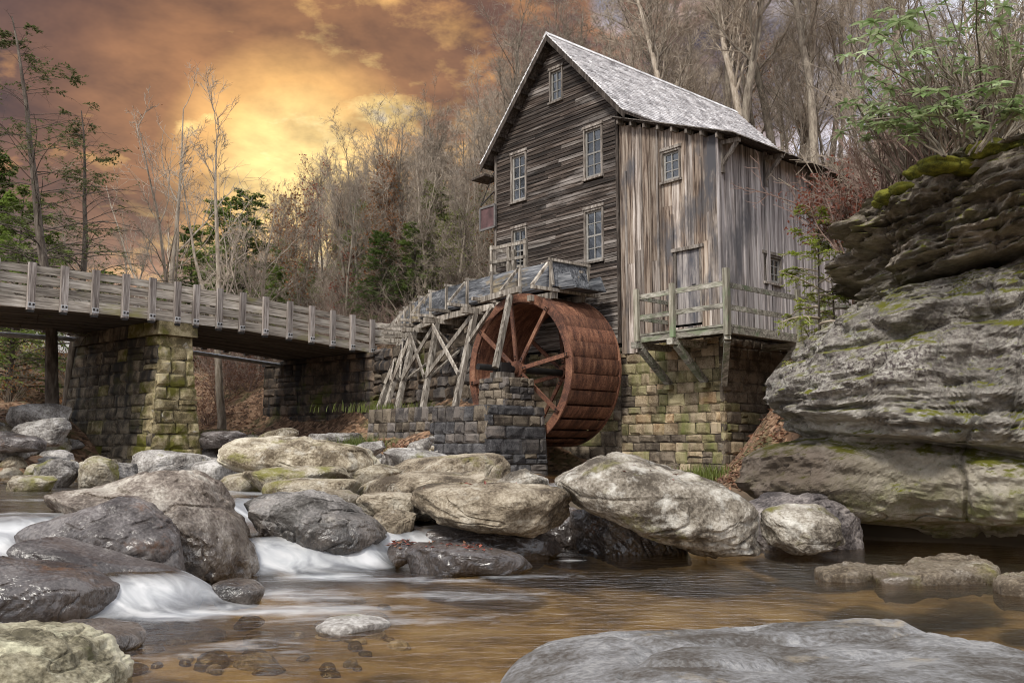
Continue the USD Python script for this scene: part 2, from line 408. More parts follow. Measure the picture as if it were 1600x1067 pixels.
def leaf(name, col, col2=None, rough=0.55, trans=0.35, vary=0.35):
    col2 = col2 or tuple(np.array(col) * 0.55)
    n = {'g': ('geometry', {}), 'oi': ('object_info', {}), 'ra': ('math', {'math_type': 'add'}), 'fr': ('math', {'math_type': 'fraction'}),
         'r': ('rgb_ramp', {'ramp': [(0.0, col2), (1.0, col)]}), 'p': ('principled_bsdf', {'roughness': rough, 'specular_ior_level': 0.35}), 't': ('translucent_bsdf', {}), 'm': ('mix_closure', {'fac': trans})}
    mk(name, n, [('g.random_per_island', 'ra.value1'), ('oi.random', 'ra.value2'), ('ra.value', 'fr.value1'), ('fr.value', 'r.fac'), ('r.color', 'p.base_color'), ('r.color', 't.color'), ('p.BSDF', 'm.closure1'), ('t.BSDF', 'm.closure2')], surface='m.closure')

# ------------------------------------------------------------------ the mill's axes
U = np.array([-0.6626, 0.749, 0.0]); Wd = np.array([0.749, 0.6626, 0.0]); Z = np.array([0, 0, 1.0])
U /= np.linalg.norm(U); Wd /= np.linalg.norm(Wd)
AU, AW = math.atan2(U[1], U[0]), math.atan2(Wd[1], Wd[0])
B0 = np.array([2.977, 24.80, 0.0])
LEAN = 3.34
A0 = B0 - U * LEAN
GW = 5.25
FLOOR = 4.36


def G(s, d, z):            # gable side: s along the front towards the left, d out of it
    return B0 + U * s - Wd * d + Z * z


def RW(t, d, z):           # right side: t along it away from us, d out of it
    return A0 + Wd * t - U * d + Z * z


def g_hit(px, py, d=0.0):
    p = plane_hit(px, py, G(0, d, 0), -Wd) - B0
    return np.dot(p, U), p[2]


def r_hit(px, py, d=0.0):
    p = plane_hit(px, py, RW(0, d, 0), -U) - A0
    return np.dot(p, Wd), p[2]


# materials of the place
wood('clapboard_dark', [(0.30, (0.0085, 0.0065, 0.0055)), (0.45, (0.022, 0.0165, 0.013)), (0.57, (0.05, 0.036, 0.028)), (0.68, (0.12, 0.098, 0.083)), (0.8, (0.24, 0.215, 0.195))], AU, (1.0, 45, 45), vary=0.45, bump=0.4,
     patch=(0.26, 0.235, 0.215), patch_ramp=(0.54, 0.72), patch_scale=0.5)
wood('clapboard_grey', [(0.28, (0.025, 0.02, 0.017)), (0.45, (0.08, 0.066, 0.056)), (0.58, (0.20, 0.175, 0.155)), (0.75, (0.36, 0.325, 0.295))], AU, (1.0, 45, 45), vary=0.4, bump=0.4,
     patch=(0.03, 0.023, 0.019), patch_ramp=(0.5, 0.66), patch_scale=0.5)
wood('board_brown', [(0.30, (0.045, 0.031, 0.023)), (0.42, (0.125, 0.09, 0.068)), (0.55, (0.25, 0.195, 0.152)), (0.72, (0.38, 0.325, 0.27))], 0, (15, 15, 0.9), vary=0.4, bump=0.4,
     patch=(0.085, 0.08, 0.082), patch_ramp=(0.52, 0.64), patch_scale=0.7)
wood('board_mixed', [(0.30, (0.045, 0.035, 0.03)), (0.42, (0.15, 0.12, 0.10)), (0.55, (0.29, 0.245, 0.21)), (0.72, (0.47, 0.42, 0.38))], 0, (15, 15, 0.9), vary=0.4, bump=0.4,
     patch=(0.08, 0.078, 0.085), patch_ramp=(0.52, 0.64), patch_scale=0.7)
wood('board_grey', [(0.30, (0.10, 0.085, 0.08)), (0.42, (0.20, 0.177, 0.17)), (0.55, (0.315, 0.285, 0.277)), (0.75, (0.48, 0.45, 0.435))], 0, (17, 17, 0.7), vary=0.28, bump=0.35,
     patch=(0.10, 0.095, 0.10), patch_ramp=(0.55, 0.68), patch_scale=0.6)
wood('trim_wood', [(0.30, (0.06, 0.048, 0.04)), (0.5, (0.15, 0.128, 0.108)), (0.72, (0.29, 0.26, 0.23))], 0, (24, 24, 3), vary=0.25)
wood('trim_dark', [(0.30, (0.02, 0.015, 0.012)), (0.5, (0.05, 0.038, 0.03)), (0.72, (0.12, 0.1, 0.085))], 0, (24, 24, 3), vary=0.3)
wood('door_wood', [(0.30, (0.075, 0.065, 0.065)), (0.5, (0.19, 0.17, 0.165)), (0.72, (0.33, 0.30, 0.28))], 0, (24, 24, 1.2), vary=0.2, patch=(0.07, 0.072, 0.085), patch_ramp=(0.45, 0.6), patch_scale=1.2)
wood('rail_wood', [(0.30, (0.08, 0.072, 0.058)), (0.5, (0.21, 0.195, 0.16)), (0.72, (0.38, 0.36, 0.31))], AU, (5, 22, 22), vary=0.25, patch=(0.13, 0.17, 0.09), patch_ramp=(0.52, 0.7), patch_scale=1.5)
wood('post_wood', [(0.30, (0.07, 0.06, 0.045)), (0.5, (0.18, 0.165, 0.125)), (0.72, (0.31, 0.29, 0.235))], 0, (22, 22, 2), vary=0.25, patch=(0.16, 0.22, 0.12), patch_ramp=(0.5, 0.66), patch_scale=1.2)
wood('trestle_wood', [(0.30, (0.09, 0.075, 0.06)), (0.5, (0.23, 0.2, 0.165)), (0.72, (0.42, 0.385, 0.335))], 0, (16, 16, 2.5), vary=0.3)
wood('trough_wood', [(0.30, (0.035, 0.037, 0.042)), (0.5, (0.10, 0.105, 0.115)), (0.72, (0.22, 0.225, 0.235))], AU, (1.5, 20, 20), vary=0.25, patch=(0.29, 0.215, 0.105), patch_ramp=(0.56, 0.7), patch_scale=0.9)
wood('trough_tan', [(0.30, (0.09, 0.07, 0.045)), (0.5, (0.22, 0.175, 0.105)), (0.72, (0.36, 0.30, 0.2))], AU, (1.5, 20, 20), vary=0.2, patch=(0.09, 0.09, 0.095), patch_ramp=(0.5, 0.64), patch_scale=0.9)
wood('bridge_wood', [(0.30, (0.14, 0.12, 0.10)), (0.48, (0.335, 0.295, 0.245)), (0.6, (0.46, 0.415, 0.35)), (0.75, (0.60, 0.555, 0.485))], math.atan2(9.6, 7.94), (1.2, 26, 26), vary=0.25, patch=(0.26, 0.24, 0.105), patch_ramp=(0.58, 0.72), patch_scale=0.9)
wood('bridge_post', [(0.30, (0.10, 0.082, 0.072)), (0.48, (0.22, 0.19, 0.17)), (0.6, (0.31, 0.275, 0.25)), (0.75, (0.44, 0.405, 0.37))], 0, (26, 26, 1.4), vary=0.25)
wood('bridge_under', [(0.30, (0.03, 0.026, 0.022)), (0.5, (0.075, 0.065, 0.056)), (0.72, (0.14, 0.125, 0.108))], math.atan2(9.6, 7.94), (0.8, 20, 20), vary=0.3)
wood('shingle', [(0.25, (0.30, 0.29, 0.295)), (0.45, (0.56, 0.55, 0.555)), (0.58, (0.74, 0.73, 0.73)), (0.75, (0.86, 0.85, 0.85))], AW, (4, 2, 2), rough=0.6, vary=0.10, bump=0.3)
wood('shingle_edge', [(0.30, (0.05, 0.042, 0.036)), (0.5, (0.11, 0.095, 0.082)), (0.72, (0.2, 0.18, 0.16))], AW, (2, 14, 14), vary=0.25)
# rust with its own stains
n = {'g': ('geometry', {}), 'oi': ('object_info', {}), 'mpr': ('mapping', {'mapping_type': 'texture', 'rotation': (0, 0, AW), 'scale': (0.22, 1.3, 1.0)}), 'n1': ('noise_texture', {'scale': 1.5, 'detail': 9.0, 'roughness': 0.7}), 'n2': ('noise_texture', {'scale': 26.0, 'detail': 5.0, 'roughness': 0.7}),
     'm2': ('math', {'math_type': 'multiply', 'value2': 0.6}), 'mm': ('math', {'math_type': 'multiply_add', 'value2': 0.4}),
     'r': ('rgb_ramp', {'ramp': [(0.36, (0.018, 0.010, 0.008)), (0.44, (0.07, 0.031, 0.02)), (0.51, (0.145, 0.062, 0.037)), (0.58, (0.24, 0.115, 0.066)), (0.70, (0.33, 0.215, 0.15))]}),
     'rv': ('map_range', {'to_min': 0.72, 'to_max': 1.25}), 'h': ('hsv', {}), 'b': ('bump', {'strength': 0.35, 'distance': 0.01}), 'p': ('principled_bsdf', {'roughness': 0.75, 'metallic': 0.0, 'specular_ior_level': 0.35})}
mk('rust', n, [('g.position', 'mpr.vector'), ('mpr.vector', 'n1.vector'), ('g.position', 'n2.vector'), ('n1.fac', 'm2.value1'), ('n2.fac', 'mm.value1'), ('m2.value', 'mm.value3'), ('mm.value', 'r.fac'), ('r.color', 'h.color'), ('oi.random', 'rv.value'), ('rv.result', 'h.value'), ('n2.fac', 'b.height'), ('b.normal', 'p.normal'), ('h.color', 'p.base_color')])
plain('iron', (0.035, 0.033, 0.032), rough=0.5, metal=0.6)
plain('galvanised', (0.42, 0.43, 0.45), rough=0.4, metal=0.7)
plain('bolt_plate', (0.5, 0.5, 0.5), rough=0.5, metal=0.3, noise=0.2)
plain('interior', (0.02, 0.017, 0.014), rough=0.9)
plain('sign_face', (0.085, 0.045, 0.045), rough=0.8, noise=0.8, scale=3)
plain('sign_frame', (0.12, 0.11, 0.105), rough=0.8)
plain('white_paint', (0.78, 0.78, 0.77), rough=0.4, noise=0.05)
plain('tyre', (0.02, 0.02, 0.02), rough=0.9)
plain('dark_glass', (0.02, 0.025, 0.03), rough=0.1)
# window panes: mostly see-through, a little mirror, dust
n = {'f': ('fresnel', {'IOR': 1.5}), 't': ('transparent_bsdf', {'color': (0.55, 0.58, 0.6)}), 'gl': ('glossy_bsdf', {'color': (0.95, 0.97, 1.0), 'roughness': 0.06}),
     'g': ('geometry', {}), 'n1': ('noise_texture', {'scale': 2.2, 'detail': 5.0}), 'b': ('bump', {'strength': 0.12, 'distance': 0.05}), 'ff': ('math', {'math_type': 'multiply_add', 'value2': 1.0, 'value3': 0.06}), 'm': ('mix_closure', {})}
mk('pane', n, [('f.fac', 'ff.value1'), ('ff.value', 'm.fac'), ('g.position', 'n1.vector'), ('n1.fac', 'b.height'), ('b.normal', 'gl.normal'), ('t.BSDF', 'm.closure1'), ('gl.BSDF', 'm.closure2')], surface='m.closure')
# dressed stone
stone('stone_tan', [(0.32, (0.13, 0.095, 0.058)), (0.5, (0.245, 0.19, 0.12)), (0.66, (0.36, 0.29, 0.2))], 2.5, vary=0.22, streak=((0.15, 0.14, 0.07), 0.52, 0.68))
stone('stone_ochre', [(0.32, (0.18, 0.115, 0.06)), (0.5, (0.32, 0.225, 0.13)), (0.66, (0.43, 0.33, 0.21))], 2.5, vary=0.22, streak=((0.17, 0.14, 0.05), 0.52, 0.7))
stone('stone_rose', [(0.32, (0.11, 0.055, 0.04)), (0.5, (0.19, 0.10, 0.07)), (0.66, (0.27, 0.16, 0.115))], 2.5, vary=0.25, streak=((0.12, 0.1, 0.06), 0.52, 0.7))
stone('stone_olive', [(0.32, (0.10, 0.085, 0.045)), (0.5, (0.20, 0.17, 0.09)), (0.66, (0.29, 0.25, 0.15))], 2.5, vary=0.25, streak=((0.115, 0.125, 0.035), 0.5, 0.7))
stone('stone_dark', [(0.32, (0.035, 0.031, 0.03)), (0.5, (0.075, 0.066, 0.06)), (0.66, (0.125, 0.108, 0.095))], 2.5, vary=0.3, lichen=((0.2, 0.18, 0.15), 3.0, 0.62, 0.75))
stone('stone_umber', [(0.32, (0.05, 0.038, 0.028)), (0.5, (0.10, 0.08, 0.058)), (0.66, (0.165, 0.135, 0.1))], 2.5, vary=0.3, lichen=((0.2, 0.18, 0.15), 3.0, 0.64, 0.78))
stone('stone_black', [(0.32, (0.022, 0.021, 0.022)), (0.5, (0.055, 0.053, 0.055)), (0.66, (0.10, 0.096, 0.095))], 2.5, vary=0.25, lichen=((0.17, 0.16, 0.145), 2.2, 0.62, 0.74))
stone('mortar', [(0.32, (0.03, 0.024, 0.018)), (0.6, (0.085, 0.07, 0.052))], 5.0, vary=0.1)
stone('pier_stone', [(0.32, (0.035, 0.028, 0.02)), (0.5, (0.10, 0.08, 0.055)), (0.66, (0.20, 0.165, 0.115))], 2.2, vary=0.3, moss=0.6, moss_col=(0.055, 0.052, 0.012), moss_noise=0.75, streak=((0.022, 0.02, 0.017), 0.47, 0.62), lichen=((0.30, 0.28, 0.22), 2.6, 0.66, 0.75), bump=0.8)
stone('pier_mossy', [(0.32, (0.075, 0.06, 0.03)), (0.5, (0.2, 0.16, 0.085)), (0.66, (0.33, 0.28, 0.17))], 2.2, vary=0.25, moss=0.82, moss_col=(0.085, 0.08, 0.010), moss_noise=1.1, lichen=((0.36, 0.34, 0.29), 2.6, 0.6, 0.68), bump=0.8)
stone('abutment_stone', [(0.32, (0.03, 0.024, 0.02)), (0.5, (0.075, 0.057, 0.042)), (0.66, (0.145, 0.108, 0.078))], 2.0, vary=0.35, moss=0.55, moss_noise=0.7, streak=((0.02, 0.019, 0.02), 0.47, 0.62), bump=0.8)
STONES_MILL = ['stone_tan', 'stone_tan', 'stone_tan', 'stone_olive', 'stone_olive', 'stone_olive', 'stone_ochre'] or ['stone_tan', 'stone_tan', 'stone_tan', 'stone_ochre', 'stone_tan', 'stone_olive', 'stone_olive', 'stone_rose', 'stone_olive']
STONES_DARK = ['stone_dark', 'stone_black', 'stone_umber', 'stone_black', 'stone_dark']


def one_stone(F, sa, sb, za, zb, r, relief, jit):
    """A rough faced block: 26 triangles, its face bulging out of the wall plane."""
    n = 4
    gs = np.array([0, 0.12 + 0.1 * r.random(), 0.86 - 0.1 * r.random(), 1.0]); gz = np.array([0, 0.16 + 0.1 * r.random(), 0.84 - 0.1 * r.random(), 1.0])
    S, ZZ = np.meshgrid(sa + (sb - sa) * gs, za + (zb - za) * gz, indexing='ij')
    D = np.full((n, n), -0.012) + r.normal(0, 0.006, (n, n))
    D[1:3, 1:3] = relief * r.uniform(0.25, 1.0, (2, 2))
    S = S + r.normal(0, jit, (n, n)); ZZ = ZZ + r.normal(0, jit, (n, n))
    edge = [(0, 0), (1, 0), (2, 0), (3, 0), (3, 1), (3, 2), (3, 3), (2, 3), (1, 3), (0, 3), (0, 2), (0, 1)]
    pts = [F(S[i, j], D[i, j], ZZ[i, j]) for i in range(n) for j in range(n)]
    back = [F(S[i, j], -0.10, ZZ[i, j]) for i, j in ((0, 0), (3, 0), (3, 3), (0, 3))]
    q = grid_faces(n, n)
    f = np.vstack([q[:, [0, 1, 2]], q[:, [0, 2, 3]]]).tolist()
    ring = [i * n + j for i, j in edge]; m = n * n
    for k in range(4):
        a = ring[3 * k:3 * k + 4] if k < 3 else ring[9:] + ring[:1]
        b0, b1 = m + k, m + (k + 1) % 4
        f += [[a[0], b0, b1], [a[0], b1, a[3]], [a[0], a[3], a[2]], [a[0], a[2], a[1]]]
    return np.array(pts + back), np.array(f)


def stone_wall(parent, F, s0, s1, z0, z1, hr, lr, mats, seed, relief=0.035, gap=0.02, jit=0.008, skip=None, rows=None, most=10**9):
    """Courses of single blocks between s0(z) and s1(z)."""
    r = np.random.default_rng(seed)
    f0 = s0 if callable(s0) else (lambda z: s0)
    f1 = s1 if callable(s1) else (lambda z: s1)
    z, count, rest = z0, 0, []
    while z < z1 - 0.04:
        h = min(r.uniform(*hr), z1 - z)
        if z1 - (z + h) < hr[0] * 0.6:
            h = z1 - z
        s = f0(z + h / 2) - (r.uniform(0, lr[0]) if not rows else 0)
        end = f1(z + h / 2)
        a = f0(z + h / 2)
        while s < end - 0.03:
            l = r.uniform(*lr)
            b = min(s + l, end)
            if end - b < lr[0] * 0.45:
                b = end
            lo = max(s, a)
            if b - lo > 0.06 and not (skip and skip((lo + b) / 2, z + h / 2)):
                split = r.random() < 0.12 and h > 0.24
                for za, zb in ((z, z + h * 0.52), (z + h * 0.52, z + h)) if split else ((z, z + h),):
                    mesh_ = one_stone(F, lo + gap / 2, b - gap / 2, za + gap / 2, zb - gap / 2, r, relief * r.uniform(0.5, 1.4), jit)
                    if count < most:
                        part(parent, 'stone', mesh_, mats((lo + b) / 2, (za + zb) / 2, r) if callable(mats) else mats[r.integers(len(mats))])
                    else:
                        rest.append(mesh_)
                    count += 1
            s = b
        z += h
    if rest:
        p = part(parent, 'small_stones', cat(rest), 'stone_umber'); tag(stage.GetPrimAtPath(p), kind='stuff')
    return count


# ------------------------------------------------------------------ the mill
mill = thing('grist_mill', 'tall weathered wooden mill with dark clapboard gable and pale shingle roof on stone base', 'mill', G(1.0, 0, 0.9))
RIDGE_S, RIDGE_Z, PITCH = 2.52, 14.07, 1.073


def gable_top(s):
    return RIDGE_Z - 0.22 - PITCH * abs(s - RIDGE_S)


def quad_rect(hit, x0, y0, x1, y1):
    a, b = hit(x0, (y0 + y1) / 2), hit(x1, (y0 + y1) / 2)
    m0, m1 = hit((x0 + x1) / 2, y0), hit((x0 + x1) / 2, y1)
    return min(a[0], b[0]), max(a[0], b[0]), min(m0[1], m1[1]), max(m0[1], m1[1])


GABLE_WINDOWS = [(quad_rect(g_hit, 861.5, 111, 878, 157), 2, 3), (quad_rect(g_hit, 915, 202, 940, 276), 2, 4), (quad_rect(g_hit, 801, 243, 821.5, 313), 2, 4), (quad_rect(g_hit, 916, 329, 941.5, 407), 2, 4), (quad_rect(g_hit, 802.5, 359, 822, 425), 2, 4)]
LEAN_WINDOW = quad_rect(g_hit, 1037, 237.5, 1062, 281)
DOOR = quad_rect(g_hit, 1059, 391, 1095, 506)
SIDE_WINDOW = quad_rect(r_hit, 1194, 403, 1218, 441)


PANEF = {True: [[0, 2, 1], [0, 3, 2]], False: [[0, 1, 2], [0, 2, 3]]}


def window(F, rect, nx, ny, trim, sill=True):
    s0, s1, z0, z1 = rect
    w_ = holder(mill, 'window')
    t = 0.06
    fr = [hexa([F(a, -0.08, z0 - t), F(b, -0.08, z0 - t), F(b, 0.045, z0 - t), F(a, 0.045, z0 - t), F(a, -0.08, z1 + t), F(b, -0.08, z1 + t), F(b, 0.045, z1 + t), F(a, 0.045, z1 + t)]) for a, b in ((s0 - t, s0), (s1, s1 + t))]
    fr.append(hexa([F(s0 - t - 0.03, -0.08, z1 + t + 0.002), F(s1 + t + 0.03, -0.08, z1 + t + 0.002), F(s1 + t + 0.03, 0.07, z1 + t + 0.002), F(s0 - t - 0.03, 0.07, z1 + t + 0.002), F(s0 - t - 0.03, -0.08, z1 + t + 0.09), F(s1 + t + 0.03, -0.08, z1 + t + 0.09), F(s1 + t + 0.03, 0.05, z1 + t + 0.09), F(s0 - t - 0.03, 0.05, z1 + t + 0.09)]))
    fr.append(hexa([F(s0 + 0.001, -0.08, z1), F(s1 - 0.001, -0.08, z1), F(s1 - 0.001, 0.043, z1), F(s0 + 0.001, 0.043, z1), F(s0 + 0.001, -0.08, z1 + t), F(s1 - 0.001, -0.08, z1 + t), F(s1 - 0.001, 0.043, z1 + t), F(s0 + 0.001, 0.043, z1 + t)]))
    part(w_, 'frame', cat(fr), trim)
    part(w_, 'sill', hexa([F(s0 - t - 0.03, -0.08, z0 - 0.07), F(s1 + t + 0.03, -0.08, z0 - 0.07), F(s1 + t + 0.03, 0.09, z0 - 0.085), F(s0 - t - 0.03, 0.09, z0 - 0.085), F(s0 - t - 0.03, -0.08, z0 - 0.002), F(s1 + t + 0.03, -0.08, z0 - 0.002), F(s1 + t + 0.03, 0.09, z0 - 0.025), F(s0 - t - 0.03, 0.09, z0 - 0.025)]), trim)
    mu = []
    ws, hs = (s1 - s0) / nx, (z1 - z0) / ny
    for k in range(nx + 1):
        c = s0 + k * ws; q = 0.028 if k in (0, nx) else 0.013
        c = c + q if k == 0 else c - q if k == nx else c
        mu.append(obox(F(c, -0.03, (z0 + z1) / 2), U * q if F is G else Wd * q, (Wd if F is G else U) * 0.02, Z * (z1 - z0) / 2))
    for k in range(ny + 1):
        q = 0.03 if k in (0, ny) else 0.024 if (ny == 4 and k == 2) else 0.012
        c = z0 + k * hs; c = c + q if k == 0 else c - q if k == ny else c
        mu.append(obox(F((s0 + s1) / 2, -0.033, c), (U if F is G else Wd) * ((s1 - s0) / 2 - 0.002), (Wd if F is G else U) * 0.018, Z * q))
    part(w_, 'sash', cat(mu), 'sash_paint')
    for i in range(nx):
        for j in range(ny):
            tl = rng.normal(0, 0.004, 4)
            part(w_, 'pane', (np.array([F(s0 + i * ws + 0.004, -0.038 + tl[0], z0 + j * hs + 0.004), F(s0 + (i + 1) * ws - 0.004, -0.038 + tl[1], z0 + j * hs + 0.004), F(s0 + (i + 1) * ws - 0.004, -0.038 + tl[2], z0 + (j + 1) * hs - 0.004), F(s0 + i * ws + 0.004, -0.038 + tl[3], z0 + (j + 1) * hs - 0.004)]), PANEF[F is G]), 'pane')


plain('sash_paint', (0.24, 0.23, 0.21), rough=0.7, noise=0.3, scale=12)
# clapboards of the gable, each board its own
gw = holder(mill, 'gable_wall')
EXPO = 0.128
z = FLOOR + 0.02
row = 0
while z < RIDGE_Z - 0.45:
    zc = z + EXPO / 2
    half = min(GW, 99)
    lo, hi = 0.045, GW - 0.045
    if gable_top(lo) < z + EXPO:
        lo = max(lo, RIDGE_S - (RIDGE_Z - 0.22 - z - EXPO) / PITCH)
    if gable_top(hi) < z + EXPO:
        hi = min(hi, RIDGE_S + (RIDGE_Z - 0.22 - z - EXPO) / PITCH)
    cuts = [(lo, hi)]
    for (s0, s1, z0, z1), _, _ in GABLE_WINDOWS:
        if z0 - 0.10 < zc < z1 + 0.12:
            cuts = [q for a, b in cuts for q in ((a, min(b, s0 - 0.075)), (max(a, s1 + 0.075), b)) if q[1] - q[0] > 0.03]
    out = []
    for a, b in cuts:
        if b - a > 2.2:
            m = rng.uniform(a + 0.8, b - 0.8); out += [(a, m - 0.002), (m + 0.002, b)]
        else:
            out.append((a, b))
    for a, b in out:
        o, dz0, dz1 = rng.normal(0, 0.003), rng.normal(0, 0.005), rng.normal(0, 0.005)
        pts = [G(a, 0.0, z + dz0), G(b, 0.0, z + dz1), G(b, 0.032 + o, z + dz1), G(a, 0.032 + o, z + dz0), G(a, -0.012, z + EXPO + 0.03), G(b, -0.012, z + EXPO + 0.03), G(b, 0.006, z + EXPO + 0.03), G(a, 0.006, z + EXPO + 0.03)]
        low = (z < 8.3 and rng.random() < 0.45 * (1 - (z - FLOOR) / 5.0) + 0.04) or rng.random() < 0.06 or z < FLOOR + 1.0
        part(gw, 'clapboard', hexa(pts), 'clapboard_grey' if low else 'clapboard_dark')
    z += EXPO; row += 1
part(gw, 'corner_board', obox(G(0.0, 0.02, (FLOOR + gable_top(0)) / 2), U * 0.045, Wd * 0.04, Z * (gable_top(0) - FLOOR) / 2), 'trim_dark')
part(gw, 'corner_board', obox(G(GW, 0.02, (FLOOR + gable_top(GW)) / 2), U * 0.045, Wd * 0.04, Z * (gable_top(GW) - FLOOR) / 2), 'trim_wood')
for rect, nx, ny in GABLE_WINDOWS:
    window(G, rect, nx, ny, 'trim_wood')
# unseen sides, so that the house is whole and dark inside
BACK = -9.1
part(mill, 'left_wall', obox(G(GW - 0.02, BACK / 2, (FLOOR + 10.8) / 2), U * 0.03, Wd * (-BACK / 2 - 0.02), Z * (10.8 - FLOOR) / 2), 'clapboard_dark')
part(mill, 'right_wall', obox(G(0.05, BACK / 2, (FLOOR + 10.9) / 2), U * 0.03, Wd * (-BACK / 2 - 0.02), Z * (10.9 - FLOOR) / 2), 'interior')
bk = [G(0, BACK, FLOOR), G(GW, BACK, FLOOR), G(GW, BACK, gable_top(GW)), G(RIDGE_S, BACK, gable_top(RIDGE_S)), G(0, BACK, gable_top(0))]
part(mill, 'back_wall', (np.array(bk), [[0, 1, 2], [0, 2, 3], [0, 3, 4]]), 'clapboard_dark')
part(mill, 'floor', obox(G(GW / 2, BACK / 2, FLOOR - 0.06), U * (GW / 2 - 0.03), Wd * (-BACK / 2 - 0.03), Z * 0.05), 'interior')

# roof of the main house: deck, rakes, shingle courses
RAKE, EAVE = 0.32, 0.52
roof = holder(mill, 'main_roof')
for side in (-1, 1):
    s_e = RIDGE_S + side * (GW / 2 + EAVE - (0.08 if side < 0 else 0))
    z_e = RIDGE_Z - PITCH * abs(s_e - RIDGE_S)
    part(roof, 'roof_deck', hexa([G(RIDGE_S, RAKE, RIDGE_Z - 0.13), G(s_e, RAKE, z_e - 0.13), G(s_e, BACK - 0.3, z_e - 0.13), G(RIDGE_S, BACK - 0.3, RIDGE_Z - 0.13), G(RIDGE_S, RAKE, RIDGE_Z - 0.06), G(s_e, RAKE, z_e - 0.06), G(s_e, BACK - 0.3, z_e - 0.06), G(RIDGE_S, BACK - 0.3, RIDGE_Z - 0.06)]), 'trim_dark')
    part(roof, 'rake_board', hexa([G(RIDGE_S, RAKE + 0.003, RIDGE_Z - 0.27), G(s_e, RAKE + 0.003, z_e - 0.27), G(s_e, RAKE + 0.035, z_e - 0.27), G(RIDGE_S, RAKE + 0.035, RIDGE_Z - 0.27), G(RIDGE_S, RAKE + 0.003, RIDGE_Z - 0.05), G(s_e, RAKE + 0.003, z_e - 0.05), G(s_e, RAKE + 0.035, z_e - 0.05), G(RIDGE_S, RAKE + 0.035, RIDGE_Z - 0.05)]), 'trim_dark')
    for k in range(9):      # lookouts under the overhang
        f = (k + 0.5) / 9; s_ = RIDGE_S + (s_e - RIDGE_S) * f; z_ = RIDGE_Z + (z_e - RIDGE_Z) * f - 0.19
        part(roof, 'lookout', obox(G(s_, RAKE / 2, z_), U * 0.035, Wd * (RAKE / 2), Z * 0.045), 'trim_dark')
    L = math.hypot(s_e - RIDGE_S, z_e - RIDGE_Z); nc = int(L / 0.152)
    dv = np.array([(s_e - RIDGE_S) / L, (z_e - RIDGE_Z) / L]); nv = np.array([-dv[1] * side, abs(dv[0])])
    for k in range(nc + 1):
        l1 = L - k * (L / nc) + 0.02; l0 = l1 - L / nc - 0.05
        ms, d = [], RAKE + 0.05
        wob = rng.normal(0, 0.004)
        while d > BACK - 0.32:
            wd_ = rng.uniform(0.11, 0.21); e = max(d - wd_, BACK - 0.34)
            lb = l1 + rng.normal(0, 0.007) + wob
            def q(l, h, dd):
                return G(RIDGE_S + dv[0] * max(l, -0.02) + nv[0] * h * (1 if side < 0 else 1), dd, RIDGE_Z + dv[1] * max(l, -0.02) + nv[1] * h)
            hh = rng.uniform(0.034, 0.05)
            ms.append(hexa([q(lb, -0.03, d - 0.004), q(l0, -0.05, d - 0.004), q(l0, -0.05, e), q(lb, -0.03, e), q(lb, hh - 0.03, d - 0.004), q(l0, -0.038, d - 0.004), q(l0, -0.038, e), q(lb, hh - 0.03, e)]))
            d = e
        part(roof, 'shingle_course', cat(ms), 'shingle')
part(roof, 'ridge_board', cat([hexa([G(RIDGE_S, RAKE + 0.05, RIDGE_Z - 0.01), G(RIDGE_S + sd * 0.14, RAKE + 0.05, RIDGE_Z - 0.14), G(RIDGE_S + sd * 0.14, BACK - 0.33, RIDGE_Z - 0.14), G(RIDGE_S, BACK - 0.33, RIDGE_Z - 0.01), G(RIDGE_S, RAKE + 0.05, RIDGE_Z + 0.02), G(RIDGE_S + sd * 0.14, RAKE + 0.05, RIDGE_Z - 0.115), G(RIDGE_S + sd * 0.14, BACK - 0.33, RIDGE_Z - 0.115), G(RIDGE_S, BACK - 0.33, RIDGE_Z + 0.02)]) for sd in (-1, 1)]), 'shingle')
part(mill, 'eave_shelf', beam(G(GW + 0.08, 0.1, 10.25), G(GW + 0.75, 0.1, 10.22), 0.7, 0.07), 'trim_dark')

# lean-to: front boards and right side boards with battens
TOPZ0, TOPZ1 = 10.62, 9.36      # wall top at the gable corner and at the outer corner


def lean_top(s):
    return TOPZ0 + (TOPZ1 - TOPZ0) * (-s / LEAN)


